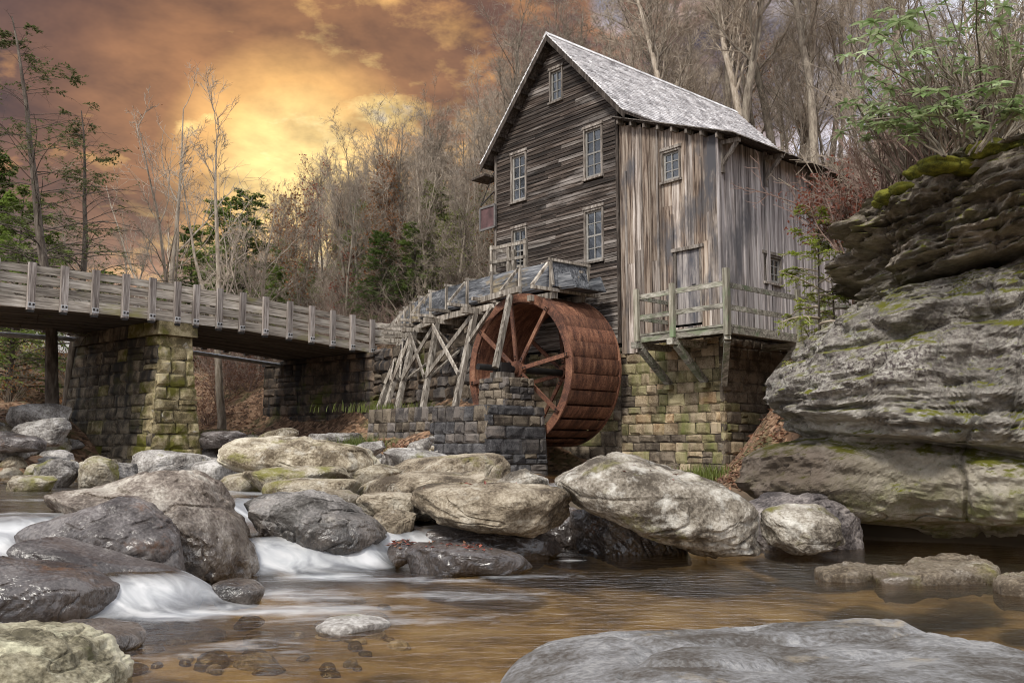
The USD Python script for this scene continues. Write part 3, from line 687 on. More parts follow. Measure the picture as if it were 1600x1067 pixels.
lf = holder(mill, 'lean_to_front')
s = -LEAN + 0.02
while s < -0.06:
    wd_ = rng.uniform(0.17, 0.30); e = min(s + wd_, -0.05)
    if -0.05 - e < 0.08:
        e = -0.05
    segs = [(FLOOR - 0.02 - (0.30 if e > -0.45 else 0), 'top')]
    c = (s + e) / 2
    spans = [[FLOOR - 0.02 + rng.normal(0, 0.01) - (0.28 if e > -0.62 else 0), lean_top(c) - 0.02]]
    for (a, b, z0, z1) in (LEAN_WINDOW, DOOR):
        if a - 0.03 < c < b + 0.03:
            spans = [q for p_ in spans for q in ([p_[0], min(p_[1], z0 - 0.06)], [max(p_[0], z1 + 0.06), p_[1]]) if q[1] - q[0] > 0.1]
    for z0, z1 in spans:
        jd = rng.normal(0, 0.006)
        joint = [z0, z1]
        if z1 - z0 > 4 and rng.random() < 0.5:
            joint = [z0, rng.uniform(6.2, 8.2), z1]
        for za, zb in zip(joint[:-1], joint[1:]):
            part(lf, 'board', hexa([G(s + 0.004, -0.01 + jd, za), G(e - 0.004, -0.01 + jd, za), G(e - 0.004, 0.018 + jd, za), G(s + 0.004, 0.018 + jd, za), G(s + 0.004, -0.01 + jd, zb - 0.004), G(e - 0.004, -0.01 + jd, zb - 0.004), G(e - 0.004, 0.018 + jd, zb - 0.004), G(s + 0.004, 0.018 + jd, zb - 0.004)]), ('board_brown' if (zb > 7.6 and rng.random() < 0.6) or rng.random() < 0.25 else 'board_mixed'))
        if rng.random() < 0.8:
            zt = z1 if rng.random() < 0.6 else rng.uniform(0.5 * z0 + 0.5 * z1, z1)
            part(lf, 'batten', hexa([G(e - 0.035, 0.012, z0), G(e + 0.035, 0.012, z0), G(e + 0.035, 0.048, z0), G(e - 0.035, 0.048, z0), G(e - 0.03, 0.012, zt - 0.02), G(e + 0.03, 0.012, zt - 0.02), G(e + 0.03, 0.048, zt - 0.02), G(e - 0.03, 0.048, zt - 0.02)]), 'board_brown' if rng.random() < 0.6 else 'board_mixed')
    s = e
window(G, LEAN_WINDOW, 2, 3, 'trim_wood')
dr = holder(mill, 'door')
a, b, z0, z1 = DOOR
nb = 4
for k in range(nb):
    x0, x1 = a + (b - a) * k / nb + 0.003, a + (b - a) * (k + 1) / nb - 0.003
    part(dr, 'plank', obox(G((x0 + x1) / 2, -0.01 + rng.normal(0, 0.003), (z0 + z1) / 2), U * (x1 - x0) / 2, Wd * 0.02, Z * (z1 - z0) / 2), 'door_wood')
for q, hh in ((a - 0.04, 1), (b + 0.04, 1)):
    part(dr, 'door_jamb', obox(G(q, 0.025, (z0 + z1) / 2), U * 0.035, Wd * 0.03, Z * (z1 - z0) / 2), 'trim_wood')
part(dr, 'lintel', obox(G((a + b) / 2, 0.04, z1 + 0.05), U * ((b - a) / 2 + 0.14), Wd * 0.045, Z * 0.045), 'trim_wood')
part(dr, 'latch', obox(G(a + 0.2, 0.03, z0 + 0.95), U * 0.05, Wd * 0.02, Z * 0.05), 'iron')

RLEN = 6.4
rs = holder(mill, 'lean_to_side')
t = 0.03
while t < RLEN:
    wd_ = rng.uniform(0.14, 0.26); e = min(t + wd_, RLEN)
    c = (t + e) / 2
    spans = [[FLOOR - 0.02, TOPZ1 - 0.02]]
    a, b, z0, z1 = SIDE_WINDOW
    if a - 0.03 < c < b + 0.03:
        spans = [[FLOOR - 0.02, z0 - 0.06], [z1 + 0.06, TOPZ1 - 0.02]]
    for za, zb in spans:
        jd = rng.normal(0, 0.005)
        part(rs, 'board', hexa([RW(t + 0.003, -0.01 + jd, za), RW(e - 0.003, -0.01 + jd, za), RW(e - 0.003, 0.016 + jd, za), RW(t + 0.003, 0.016 + jd, za), RW(t + 0.003, -0.01 + jd, zb), RW(e - 0.003, -0.01 + jd, zb), RW(e - 0.003, 0.016 + jd, zb), RW(t + 0.003, 0.016 + jd, zb)]), 'board_grey')
        if rng.random() < 0.55:
            part(rs, 'batten', hexa([RW(e - 0.028, 0.01, za), RW(e + 0.028, 0.01, za), RW(e + 0.028, 0.036, za), RW(e - 0.028, 0.036, za), RW(e - 0.028, 0.01, zb), RW(e + 0.028, 0.01, zb), RW(e + 0.028, 0.036, zb), RW(e - 0.028, 0.036, zb)]), 'board_grey')
    t = e
part(rs, 'corner_board', obox(RW(0.0, 0.02, (FLOOR + TOPZ1) / 2), Wd * 0.06, U * 0.035, Z * (TOPZ1 - FLOOR) / 2), 'board_grey')
for q in (2.05, 4.4):
    part(rs, 'wall_post', obox(RW(q, 0.05, (FLOOR + TOPZ1) / 2), Wd * 0.06, U * 0.03, Z * (TOPZ1 - FLOOR) / 2), 'board_grey')
window(RW, SIDE_WINDOW, 3, 3, 'trim_wood')
# lean-to roof
LO = 0.62
lr = holder(mill, 'lean_to_roof')
slope = (TOPZ0 - TOPZ1) / LEAN
def lroof(s, dn):
    return TOPZ0 + slope * s + dn
for k in range(9):
    s0, s1 = 0.02 - (LEAN + LO + 0.02) * k / 9 - 0.003, 0.02 - (LEAN + LO + 0.02) * (k + 1) / 9 + 0.003
    j = rng.normal(0, 0.004)
    part(lr, 'roof_board', hexa([G(s0, 0.22, lroof(s0, 0.05 + j)), G(s1, 0.22, lroof(s1, 0.05 + j)), G(s1, -RLEN - 0.2, lroof(s1, 0.05 + j)), G(s0, -RLEN - 0.2, lroof(s0, 0.05 + j)), G(s0, 0.22, lroof(s0, 0.085 + j)), G(s1, 0.22, lroof(s1, 0.085 + j)), G(s1, -RLEN - 0.2, lroof(s1, 0.085 + j)), G(s0, -RLEN - 0.2, lroof(s0, 0.085 + j))]), 'trim_dark')
ms = []
for k in range(26):
    d1 = 0.3 - k * 0.27 + rng.normal(0, 0.01); d0 = d1 - 0.262
    ms.append(hexa([G(0.0, d1, lroof(0, 0.09)), G(-LEAN - LO - 0.05, d1, lroof(-LEAN - LO - 0.05, 0.09)), G(-LEAN - LO - 0.05, d0, lroof(-LEAN - LO - 0.05, 0.09)), G(0.0, d0, lroof(0, 0.09)), G(0.0, d1, lroof(0, 0.115)), G(-LEAN - LO - 0.05, d1, lroof(-LEAN - LO - 0.05, 0.115)), G(-LEAN - LO - 0.05, d0, lroof(-LEAN - LO - 0.05, 0.115)), G(0.0, d0, lroof(0, 0.115))]))
for m_ in ms:
    part(lr, 'roofing_plank', m_, 'shingle_edge')
for k in range(8):
    s_ = -0.2 - k * 0.47
    part(lr, 'rafter_end', obox(G(s_, 0.12, lroof(s_, -0.02)), U * 0.035, Wd * 0.13, Z * 0.06), 'trim_wood')
for q in (0.12, 2.05, 4.3):
    br = holder(mill, 'eave_bracket')
    zt = lroof(-LEAN - 0.35, -0.03)
    part(br, 'arm', beam(RW(q, 0.02, zt - 0.02), RW(q, 0.58, zt - 0.06), 0.10, 0.11), 'trim_wood')
    part(br, 'strut', beam(RW(q, 0.03, zt - 0.62), RW(q, 0.50, zt - 0.10), 0.085, 0.085), 'trim_wood')
    part(br, 'wall_plate', beam(RW(q, 0.055, zt - 0.8), RW(q, 0.055, zt - 0.04), 0.07, 0.12, up=Wd), 'trim_wood')

# stone base
base = holder(mill, 'stone_base')
def mill_mats(s, z, r):
    k = r.random()
    if s > -0.2 or z < 1.9:
        return ['stone_olive', 'stone_umber', 'stone_olive', 'stone_umber', 'stone_tan'][r.integers(5)]
    return STONES_MILL[r.integers(len(STONES_MILL))]
cnt = stone_wall(base, lambda s, d, z: G(s, d - 0.03, z), -LEAN + 0.02, 0.05, 0.5, FLOOR - 0.10, (0.19, 0.33), (0.28, 0.62), mill_mats, 11)
cnt += stone_wall(base, lambda s, d, z: G(s, d - 0.03, z), 0.05, GW, 0.5, FLOOR - 0.02, (0.27, 0.42), (0.45, 0.9), mill_mats, 12)
cnt += stone_wall(base, lambda s, d, z: RW(s, d - 0.03, z), 0.0, 3.4, 0.5, FLOOR - 0.10, (0.19, 0.33), (0.3, 0.62), mill_mats, 13, most=300 - cnt)
part(base, 'mortar', cat([hexa([G(-LEAN + 0.06, -0.6, 0.2), G(GW - 0.02, -0.6, 0.2), G(GW - 0.02, -0.065, 0.2), G(-LEAN + 0.06, -0.065, 0.2), G(-LEAN + 0.06, -0.6, FLOOR - 0.04), G(GW - 0.02, -0.6, FLOOR - 0.04), G(GW - 0.02, -0.065, FLOOR - 0.04), G(-LEAN + 0.06, -0.065, FLOOR - 0.04)]),
     hexa([RW(0.07, -0.55, 0.2), RW(9.0, -0.55, 0.2), RW(9.0, -0.065, 0.2), RW(0.07, -0.065, 0.2), RW(0.07, -0.55, FLOOR - 0.04), RW(9.0, -0.55, FLOOR - 0.04), RW(9.0, -0.065, FLOOR - 0.04), RW(0.07, -0.065, FLOOR - 0.04)])]), 'mortar')

# balcony round the corner
bal = holder(mill, 'balcony')
DF, DR, DZ = 1.2, 1.0, FLOOR - 0.01
s_end, t_end = -1.60, 4.6
def BL(s, d, z): return G(s, d, z)
# deck planks: in front they run along u, on the side along w
for k in range(6):
    d0, d1 = 0.05 + k * 0.195, 0.05 + (k + 1) * 0.195 - 0.008
    part(bal, 'deck_plank', hexa([G(-LEAN - DR, d0, DZ - 0.05), G(s_end, d0, DZ - 0.05), G(s_end, d1, DZ - 0.05), G(-LEAN - DR, d1, DZ - 0.05), G(-LEAN - DR, d0, DZ), G(s_end, d0, DZ), G(s_end, d1, DZ), G(-LEAN - DR, d1, DZ)]), 'rail_wood')
for k in range(5):
    d0, d1 = 0.05 + k * 0.19, 0.05 + (k + 1) * 0.19 - 0.008
    part(bal, 'deck_plank', hexa([RW(-0.045, d0, DZ - 0.05), RW(t_end, d0, DZ - 0.05), RW(t_end, d1, DZ - 0.05), RW(-0.045, d1, DZ - 0.05), RW(-0.045, d0, DZ), RW(t_end, d0, DZ), RW(t_end, d1, DZ), RW(-0.045, d1, DZ)]), 'rail_wood')
part(bal, 'edge_beam', beam(G(-LEAN - DR, DF - 0.06, DZ - 0.13), G(s_end, DF - 0.06, DZ - 0.13), 0.09, 0.155), 'rail_wood')
part(bal, 'edge_beam', beam(RW(-DF + 0.12, DR - 0.05, DZ - 0.13), RW(t_end, DR - 0.05, DZ - 0.13), 0.09, 0.155), 'rail_wood')
corner = G(-LEAN - DR + 0.02, DF - 0.02, 0)
fp = [(s_end - 0.06, DF), (-2.79, DF)]
POSTH = 1.16
for s_, d_ in fp:
    part(bal, 'joist', beam(G(s_, 0.0, DZ - 0.285), G(s_, DF + 0.18, DZ - 0.285), 0.17, 0.15), 'rail_wood')
    part(bal, 'post', obox(G(s_, d_ + 0.05, DZ + POSTH / 2 - 0.1), U * 0.06, Wd * 0.05, Z * (POSTH / 2 + 0.08)), 'post_wood')
    bt = 3.12
    part(bal, 'brace', beam(G(s_ - 0.02, DF - 0.06, DZ - 0.36), G(s_ - 0.04, 0.06, bt + 0.02), 0.15, 0.15), 'rail_wood')
    part(bal, 'corbel', obox(G(s_ - 0.04, 0.08, bt - 0.06), U * 0.11, Wd * 0.12, Z * 0.06), 'stone_olive')
part(bal, 'joist', beam(A0 + Z * (DZ - 0.285), corner + Z * (DZ - 0.285), 0.15, 0.15), 'rail_wood')
part(bal, 'brace', beam(corner + (A0 - corner) * 0.1 + Z * (DZ - 0.37), A0 + (corner - A0) * 0.04 + Z * 3.05, 0.14, 0.14), 'rail_wood')
part(bal, 'post', obox(corner + Z * (DZ + POSTH / 2 - 0.06), U * 0.065, Wd * 0.065, Z * (POSTH / 2 + 0.2)), 'post_wood')
for t_ in (1.8, 3.03):
    part(bal, 'joist', beam(RW(t_, 0.0, DZ - 0.285), RW(t_, DR + 0.16, DZ - 0.285), 0.17, 0.15), 'rail_wood')
    part(bal, 'brace', beam(RW(t_ - 0.02, DR - 0.06, DZ - 0.36), RW(t_ - 0.02, 0.06, 3.1), 0.15, 0.15), 'rail_wood')
    part(bal, 'post', obox(RW(t_, DR + 0.02, DZ + POSTH / 2 - 0.1), U * 0.055, Wd * 0.055, Z * (POSTH / 2 + 0.08)), 'post_wood')
    part(bal, 'corbel', obox(RW(t_ - 0.02, 0.08, 3.02), Wd * 0.11, U * 0.12, Z * 0.06), 'stone_olive')
for zz in (0.42, 0.94):
    part(bal, 'rail', beam(G(s_end - 0.02, DF - 0.03, DZ + zz), corner + Wd * 0.02 + Z * (DZ + zz + 0.02), 0.045, 0.12), 'rail_wood')
    part(bal, 'rail', beam(corner + U * 0.02 + Z * (DZ + zz - 0.02), RW(t_end, DR - 0.04, DZ + zz), 0.045, 0.12), 'rail_wood')
    part(bal, 'rail', beam(G(s_end - 0.06, DF - 0.06, DZ + zz - 0.02), G(s_end - 0.06, 0.03, DZ + zz - 0.02), 0.045, 0.10), 'rail_wood')

# landing before the lower left door of the gable
land = holder(mill, 'landing')
LZ = g_hit(795, 425, 0.9)[1] - 0.05
for k in range(5):
    part(land, 'plank', obox(G(3.52, 0.14 + k * 0.2, LZ), U * 0.82, Wd * 0.095, Z * 0.03), 'trestle_wood')
for s_, d_, h_ in ((2.76, 1.0, 0.9), (3.5, 1.0, 0.8), (4.28, 1.0, 0.95), (4.28, 0.1, 0.95)):
    part(land, 'post', obox(G(s_, d_, LZ + h_ / 2 - 0.1), U * 0.05, Wd * 0.05, Z * (h_ / 2 + 0.1)), 'trestle_wood')
for zz in (0.42, 0.85):
    part(land, 'rail', beam(G(2.7, 1.04, LZ + zz - 0.06), G(4.33, 1.04, LZ + zz), 0.04, 0.09), 'trestle_wood')
    part(land, 'rail', beam(G(4.32, 1.0, LZ + zz), G(4.32, 0.05, LZ + zz), 0.04, 0.09), 'trestle_wood')
part(land, 'beam', beam(G(2.7, 0.9, LZ - 0.11), G(4.33, 0.9, LZ - 0.11), 0.12, 0.15), 'trestle_wood')
part(land, 'beam', beam(G(1.2, 0.5, LZ - 0.26), G(2.8, 0.5, LZ - 0.12), 0.10, 0.10), 'trestle_wood')
for s_ in (2.85, 4.2):
    part(land, 'brace', beam(G(s_, 0.85, LZ - 0.18), G(s_, 0.05, LZ - 1.0), 0.09, 0.09), 'trestle_wood')

# hanging sign on the mill's left side
sg = thing('hanging_sign', 'faded red and grey wooden sign hanging from a rod left of the dark gable', 'sign', G(GW + 0.6, 0.15, 8.2))
sc_ = [plane_hit(x, y, G(GW + 0.5, 0.1, 0), -Wd) for x, y in ((751, 327), (774, 320), (774, 354), (751, 361))]
nrm = -Wd
part(sg, 'face', hexa([sc_[3] + nrm * -0.02, sc_[2] + nrm * -0.02, sc_[2] + nrm * 0.02, sc_[3] + nrm * 0.02, sc_[0] + nrm * -0.02, sc_[1] + nrm * -0.02, sc_[1] + nrm * 0.02, sc_[0] + nrm * 0.02]), 'sign_face')
part(sg, 'frame', cat([beam(sc_[k] + nrm * 0.01, sc_[(k + 1) % 4] + nrm * 0.01, 0.07, 0.07, up=nrm) for k in range(4)]), 'sign_frame')
part(sg, 'rod', beam(G(GW, 0.1, sc_[0][2] + 0.45), sc_[0] + Z * 0.1, 0.03, 0.03), 'iron')
part(sg, 'rod', beam(G(GW, 0.1, sc_[1][2] + 1.1), sc_[0] + Z * 0.1, 0.02, 0.02), 'iron')

# ------------------------------------------------------------------ waterwheel
HUB_S, HUB_Z, WR = 1.745, 3.62, 2.08
WD0, WD1 = 2.2, 0.38           # front and rear rim, distance from the gable


def wp(r, a, d):               # a: angle from straight up towards +U
    return G(HUB_S, d, HUB_Z) + U * (r * math.sin(a)) + Z * (r * math.cos(a))


def annulus(r0, r1, d0, d1, n=72):
    pts, f = [], []
    for k in range(n):
        a = 2 * math.pi * k / n
        pts += [wp(r0, a, d0), wp(r1, a, d0), wp(r1, a, d1), wp(r0, a, d1)]
    for k in range(n):
        i, j = 4 * k, 4 * ((k + 1) % n)
        for e in range(4):
            f.append([i + e, j + e, j + (e + 1) % 4, i + (e + 1) % 4])
    return np.array(pts), np.array(f)


def disc(r, d0, d1, n=28, c=(0, 0)):
    pts, f = [], []
    for k in range(n):
        a = 2 * math.pi * k / n
        for d in (d0, d1):
            pts.append(wp(r, a, d) + U * c[0] + Z * c[1])
    for k in range(n):
        i, j = 2 * k, 2 * ((k + 1) % n)
        f += [[i, j, j + 1], [i, j + 1, i + 1]]
    pts += [wp(0, 0, d0) + U * c[0] + Z * c[1], wp(0, 0, d1) + U * c[0] + Z * c[1]]
    for k in range(n):
        i, j = 2 * k, 2 * ((k + 1) % n)
        f += [[2 * n, j, i], [2 * n + 1, i + 1, j + 1]]
    return np.array(pts), np.array(f)


wh = thing('waterwheel', 'large rusty red overshot waterwheel with spoked rims beside the mill', 'waterwheel', G(HUB_S, 1.3, HUB_Z - WR))
NS, NB = 8, 30
for d_ in (WD0, WD1):
    rim = part(wh, 'rim', annulus(WR - 0.235, WR, d_ - 0.028, d_ + 0.028), 'rust')
    bolts = []
    for k in range(NS):
        a = math.radians(8 + 360 / NS * k)
        e0, e1 = wp(0.2, a, d_ + 0.045), wp(WR - 0.10, a, d_ + 0.045)
        part(wh, 'spoke', beam(e0, e1, 0.11, 0.055, up=Wd), 'rust')
        for rr in (WR - 0.19, WR - 0.13):
            for q in (-0.03, 0.03):
                bolts.append(obox(wp(rr, a + q / rr, d_ + 0.085), U * 0.013, Wd * 0.014, Z * 0.013))
        for rr in (0.27, 0.36):
            bolts.append(obox(wp(rr, a, d_ + 0.085), U * 0.016, Wd * 0.014, Z * 0.016))
    part(wh, 'hub', disc(0.24, d_ - 0.06, d_ + 0.10), 'rust')
    part(wh, 'hub_boss', disc(0.15, d_ - 0.16, d_ + 0.2), 'rust')
    p = part(rim, 'bolts', cat(bolts), 'iron'); tag(stage.GetPrimAtPath(p), kind='stuff')
part(wh, 'sole', annulus(WR - 0.27, WR - 0.255, WD1 + 0.03, WD0 - 0.03, 60), 'rust')
for k in range(NB):
    a0 = 2 * math.pi * k / NB
    da = 2 * math.pi / NB
    pts, f = [], []
    prof = [(0.02, -0.03), (0.0, -0.003), (0.12, 0.0), (0.35, -0.004), (0.62, -0.016), (0.86, -0.040), (0.955, -0.062), (0.98, -0.25)]
    NA = 9
    for fa, rr in prof:
        for j in range(NA):
            fd = j / (NA - 1)
            dent = 0.007 * math.sin(fd * 9 + k * 2.3) + rng.normal(0, 0.0025)
            pts.append(wp(WR + rr - 0.012 + (dent if -0.2 < rr else 0), a0 - da * fa, WD1 + 0.031 + (WD0 - WD1 - 0.062) * fd))
    part(wh, 'bucket', (np.array(pts), grid_faces(len(prof), NA)), 'rust', smooth=45)
ax = [G(HUB_S, d_, HUB_Z) for d_ in (3.62, 3.0, 2.0, 1.0, -0.3)]
part(wh, 'axle', tube(ax, [0.085, 0.085, 0.095, 0.095, 0.095], 16), 'iron')
for d_ in (2.55, 2.95):
    part(wh, 'collar', disc(0.125, d_ - 0.05, d_ + 0.05), 'iron')

# ------------------------------------------------------------------ bearing pier and low wall
pier = thing('bearing_pier', 'stepped dark stone pier carrying the axle of the waterwheel', 'stone pier', G(1.5, 3.5, 0.7))
PT, PB = 2.57, 0.45
def bat(z): return 0.085 * (PT - z)
def pf(s, d, z): return G(s, 4.25 + d + bat(z), z)
def pr(s, d, z): return B0 + U * (0.62 - bat(z) - d) - Wd * (4.25 - s) + Z * z
n0 = stone_wall(pier, pf, lambda z: 0.62 - bat(z), lambda z: 2.85 + bat(z), PB, PT, (0.22, 0.38), (0.3, 0.62), STONES_DARK, 21, relief=0.04)
n0 += stone_wall(pier, pr, lambda z: -bat(z), lambda z: 1.95, PB, PT, (0.26, 0.4), (0.35, 0.75), STONES_DARK, 22, relief=0.04)
stone_wall(pier, lambda s, d, z: G(s, 3.38 + d + 0.05 * (3.34 - z), z), lambda z: 0.9 - 0.05 * (3.34 - z), lambda z: 1.98, PT, 3.33, (0.14, 0.24), (0.2, 0.42), ['stone_umber', 'stone_dark', 'stone_umber'], 23)
stone_wall(pier, lambda s, d, z: B0 + U * (0.9 - d - 0.05 * (3.34 - z)) - Wd * (3.38 - s) + Z * z, lambda z: -0.04, lambda z: 0.98, PT, 3.33, (0.14, 0.26), (0.25, 0.45), ['stone_umber', 'stone_dark', 'stone_umber'], 24)
def frustum(s0, s1, d0, d1, z0, z1, b):
    return hexa([G(s0 - b, d0, z0), G(s1 + b, d0, z0), G(s1 + b, d1 + b, z0), G(s0 - b, d1 + b, z0), G(s0, d0, z1), G(s1, d0, z1), G(s1, d1, z1), G(s0, d1, z1)])
part(pier, 'core', frustum(0.66, 2.82, 2.36, 4.20, PB, PT - 0.015, 0.085 * (PT - PB)), 'mortar')
part(pier, 'core', frustum(0.94, 1.95, 2.40, 3.34, PT - 0.02, 3.32, 0.04), 'stone_umber')
for k in range(4):
    for j in range(3):
        a, b = 0.64 + k * 0.55, 0.64 + (k + 1) * 0.55 - 0.02
        c, d = 2.4 + j * 0.62, 2.4 + (j + 1) * 0.62 - 0.02
        hh = PT - 0.03 + rng.uniform(0.005, 0.05)
        part(pier, 'cap_stone', hexa([G(a, c, PT - 0.08), G(b, c, PT - 0.08), G(b, d, PT - 0.08), G(a, d, PT - 0.08), G(a + 0.02, c + 0.02, hh), G(b - 0.02, c + 0.02, hh + rng.normal(0, 0.008)), G(b - 0.02, d - 0.02, hh), G(a + 0.02, d - 0.02, hh + rng.normal(0, 0.008))]), STONES_DARK[rng.integers(5)])
part(pier, 'bearing_block', obox(G(HUB_S, 2.78, 3.42), U * 0.2, Wd * 0.26, Z * 0.09), 'trestle_wood')
part(pier, 'bearing_cap', obox(G(HUB_S, 2.78, HUB_Z + 0.01), U * 0.17, Wd * 0.17, Z * 0.14), 'iron')
# lower footing at the water
foot = [(0.15, 1.5, 0.42), (-0.05, 1.35, 0.2)]
for s0, s1, zt in foot:
    pass

low = thing('low_stone_wall', 'low dark coursed stone wall below the flume trestle left of the wheel pier', 'stone wall', G(4.6, 3.8, 1.2))
stone_wall(low, lambda s, d, z: G(s, 3.75 + d + 0.05 * (2.66 - z), z), 2.87, 6.75, 1.0, 2.66, (0.2, 0.34), (0.2, 0.46), ['stone_umber', 'stone_dark', 'stone_umber', 'stone_umber', 'stone_dark'], 25)
part(low, 'core', hexa([G(2.86, 2.9, 0.8), G(6.7, 2.9, 0.8), G(6.7, 3.74, 0.8), G(2.86, 3.74, 0.8), G(2.86, 2.9, 2.63), G(6.7, 2.9, 2.63), G(6.7, 3.69, 2.63), G(2.86, 3.69, 2.63)]), 'mortar')

# ------------------------------------------------------------------ flume
fl = thing('wooden_flume', 'grey wooden water trough on braced trestle leading to the top of the wheel', 'flume', G(4.0, 2.0, 2.6))
near = np.array([(1.12, 24.02), (-0.15, 25.62), (-1.26, 27.15), (-2.30, 28.85), (-3.30, 31.3), (-4.15, 34.3), (-4.6, 37.2)])
tt = np.concatenate([[0], np.cumsum(np.linalg.norm(np.diff(near, axis=0), axis=1))])
cs = CubicSpline(tt, near)
ZF, ZT = 5.80, 6.47
def fp_(t, off, z):
    """off: metres to the right of the near side (towards the mill)."""
    p, dvt = cs(t), cs(t, 1)
    dvt = dvt / np.linalg.norm(dvt)
    nr = np.array([dvt[1], -dvt[0]])
    q = p + nr * off
    return np.array([q[0], q[1], z + 0.012 * t])
FW = 1.25
stations = np.linspace(0.05, tt[-1] - 0.1, 12)
for a, b in zip(stations[:-1], stations[1:]):
    for off, th in ((0.0, 0.05), (FW, 0.05)):
        hh = [(ZF, ZF + 0.33), (ZF + 0.335, ZT)]
        for z0, z1 in hh:
            j = rng.normal(0, 0.006)
            part(fl, 'side_board', hexa([fp_(a + 0.004, off - th / 2 + j, z0), fp_(b - 0.004, off - th / 2 + j, z0), fp_(b - 0.004, off + th / 2 + j, z0), fp_(a + 0.004, off + th / 2 + j, z0), fp_(a + 0.004, off - th / 2 + j, z1), fp_(b - 0.004, off - th / 2 + j, z1), fp_(b - 0.004, off + th / 2 + j, z1), fp_(a + 0.004, off + th / 2 + j, z1)]), 'trough_tan' if z0 == ZF and rng.random() < 0.6 else 'trough_wood')
    part(fl, 'floor_board', hexa([fp_(a, 0.03, ZF - 0.05), fp_(b, 0.03, ZF - 0.05), fp_(b, FW - 0.03, ZF - 0.05), fp_(a, FW - 0.03, ZF - 0.05), fp_(a, 0.03, ZF), fp_(b, 0.03, ZF), fp_(b, FW - 0.03, ZF), fp_(a, FW - 0.03, ZF)]), 'trough_wood')
    for off in (0.12, FW - 0.12):
        part(fl, 'stringer', beam(fp_(a, off, ZF - 0.22), fp_(b, off, ZF - 0.22), 0.14, 0.18), 'trestle_wood')
for k, t_ in enumerate(stations):
    for off in (-0.065, FW + 0.065):
        part(fl, 'yoke_post', beam(fp_(t_, off, ZF - 0.12), fp_(t_, off, ZT + 0.10), 0.075, 0.06, up=U), 'trestle_wood')
    part(fl, 'sill', beam(fp_(t_, -0.75, ZF - 0.085), fp_(t_, FW + 0.5, ZF - 0.085), 0.09, 0.09), 'trestle_wood')
    part(fl, 'yoke_tie', beam(fp_(t_, -0.14, ZT + 0.06), fp_(t_, FW + 0.14, ZT + 0.06), 0.06, 0.07), 'trestle_wood')
    if k % 2 == 1 or k == 0:
        part(fl, 'outrigger', beam(fp_(t_ + 0.07, -0.68, ZF - 0.03), fp_(t_ + 0.07, -0.09, ZT - 0.02), 0.09, 0.07), 'trestle_wood')
# low spout over the crown of the wheel
def sp(s, d, z): return G(s, d, z)
SD0, SD1 = 0.55, 1.72
for d_ in (SD0, SD1):
    part(fl, 'spout_side', hexa([sp(0.95, d_ - 0.03, 5.80), sp(0.05, d_ - 0.03, 5.76), sp(0.05, d_ + 0.03, 5.76), sp(0.95, d_ + 0.03, 5.80), sp(0.95, d_ - 0.03, 6.10), sp(0.22, d_ - 0.03, 6.16), sp(0.22, d_ + 0.03, 6.16), sp(0.95, d_ + 0.03, 6.10)]), 'trough_wood')
part(fl, 'spout_floor', hexa([sp(0.95, SD0, 5.75), sp(0.0, SD0, 5.71), sp(0.0, SD1, 5.71), sp(0.95, SD1, 5.75), sp(0.95, SD0, 5.80), sp(0.0, SD0, 5.76), sp(0.0, SD1, 5.76), sp(0.95, SD1, 5.80)]), 'trough_wood')
e0, e1 = fp_(0.0, -0.05, 0), fp_(0.0, FW + 0.05, 0)
part(fl, 'end_board', hexa([e0 + Z * 5.8 - U * 0.03, e1 + Z * 5.8 - U * 0.03, e1 + Z * 5.8 + U * 0.03, e0 + Z * 5.8 + U * 0.03, e0 + Z * 6.5 - U * 0.03 + U * 0.12, e1 + Z * 6.5 - U * 0.03 + U * 0.12, e1 + Z * 6.5 + U * 0.15, e0 + Z * 6.5 + U * 0.15]), 'trough_wood')
part(fl, 'end_batten', beam(e0 + Z * 5.82 - U * 0.06 - Wd * 0.03, e0 + Z * 6.55 + U * 0.06 - Wd * 0.03, 0.07, 0.05), 'trestle_wood')
part(fl, 'gate_rod', beam(G(0.55, 0.9, 6.3), G(2.4, 0.7, 6.85), 0.05, 0.06), 'trestle_wood')
# trestle bents
bents = [((742, 486), 26.7, (711, 637), 25.9), ((683, 499), 28.8, (661, 637), 27.7), ((648, 511), 31.0, (621, 637), 29.4), ((637, 516), 32.6, (603, 637), 30.8), ((628, 521), 34.2, (592, 637), 32.4)]
topz = ZF - 0.36
NEARP = []
for (tp, ty, fp2, fy) in bents:
    top, ft = at(*tp, ty), at(*fp2, fy)
    top[2] = topz + 0.012 * 5; ft = ft + (ft - top) * 0.08
    NEARP.append((top, ft))
for i, (top, ft) in enumerate(NEARP):
    part(fl, 'trestle_post', beam(top, ft, 0.15, 0.15, up=U), 'trestle_wood')
    k = np.argmin([np.linalg.norm(fp_(x, 0, 0)[:2] - top[:2]) for x in np.linspace(0, tt[-1], 200)])
    t_ = np.linspace(0, tt[-1], 200)[k]
    r_top = fp_(t_, FW + 0.1, 0); r_top[2] = top[2]
    r_ft = fp_(t_, FW + 0.75, 0); r_ft[2] = 2.3
    part(fl, 'trestle_post', beam(r_top, r_ft, 0.15, 0.15, up=U), 'trestle_wood')
    part(fl, 'bent_cap', beam(top + unit(top - r_top) * 0.45 + Z * 0.03, r_top - unit(top - r_top) * 0.25 + Z * 0.03, 0.16, 0.16), 'trestle_wood')
    part(fl, 'bent_brace', beam(top + (ft - top) * 0.08, r_top + (r_ft - r_top) * 0.62, 0.10, 0.06), 'trestle_wood')
    part(fl, 'bent_brace', beam(r_top + (r_ft - r_top) * 0.08, top + (ft - top) * 0.62, 0.10, 0.06), 'trestle_wood')
    NEARP[i] = (top, ft, r_top, r_ft)
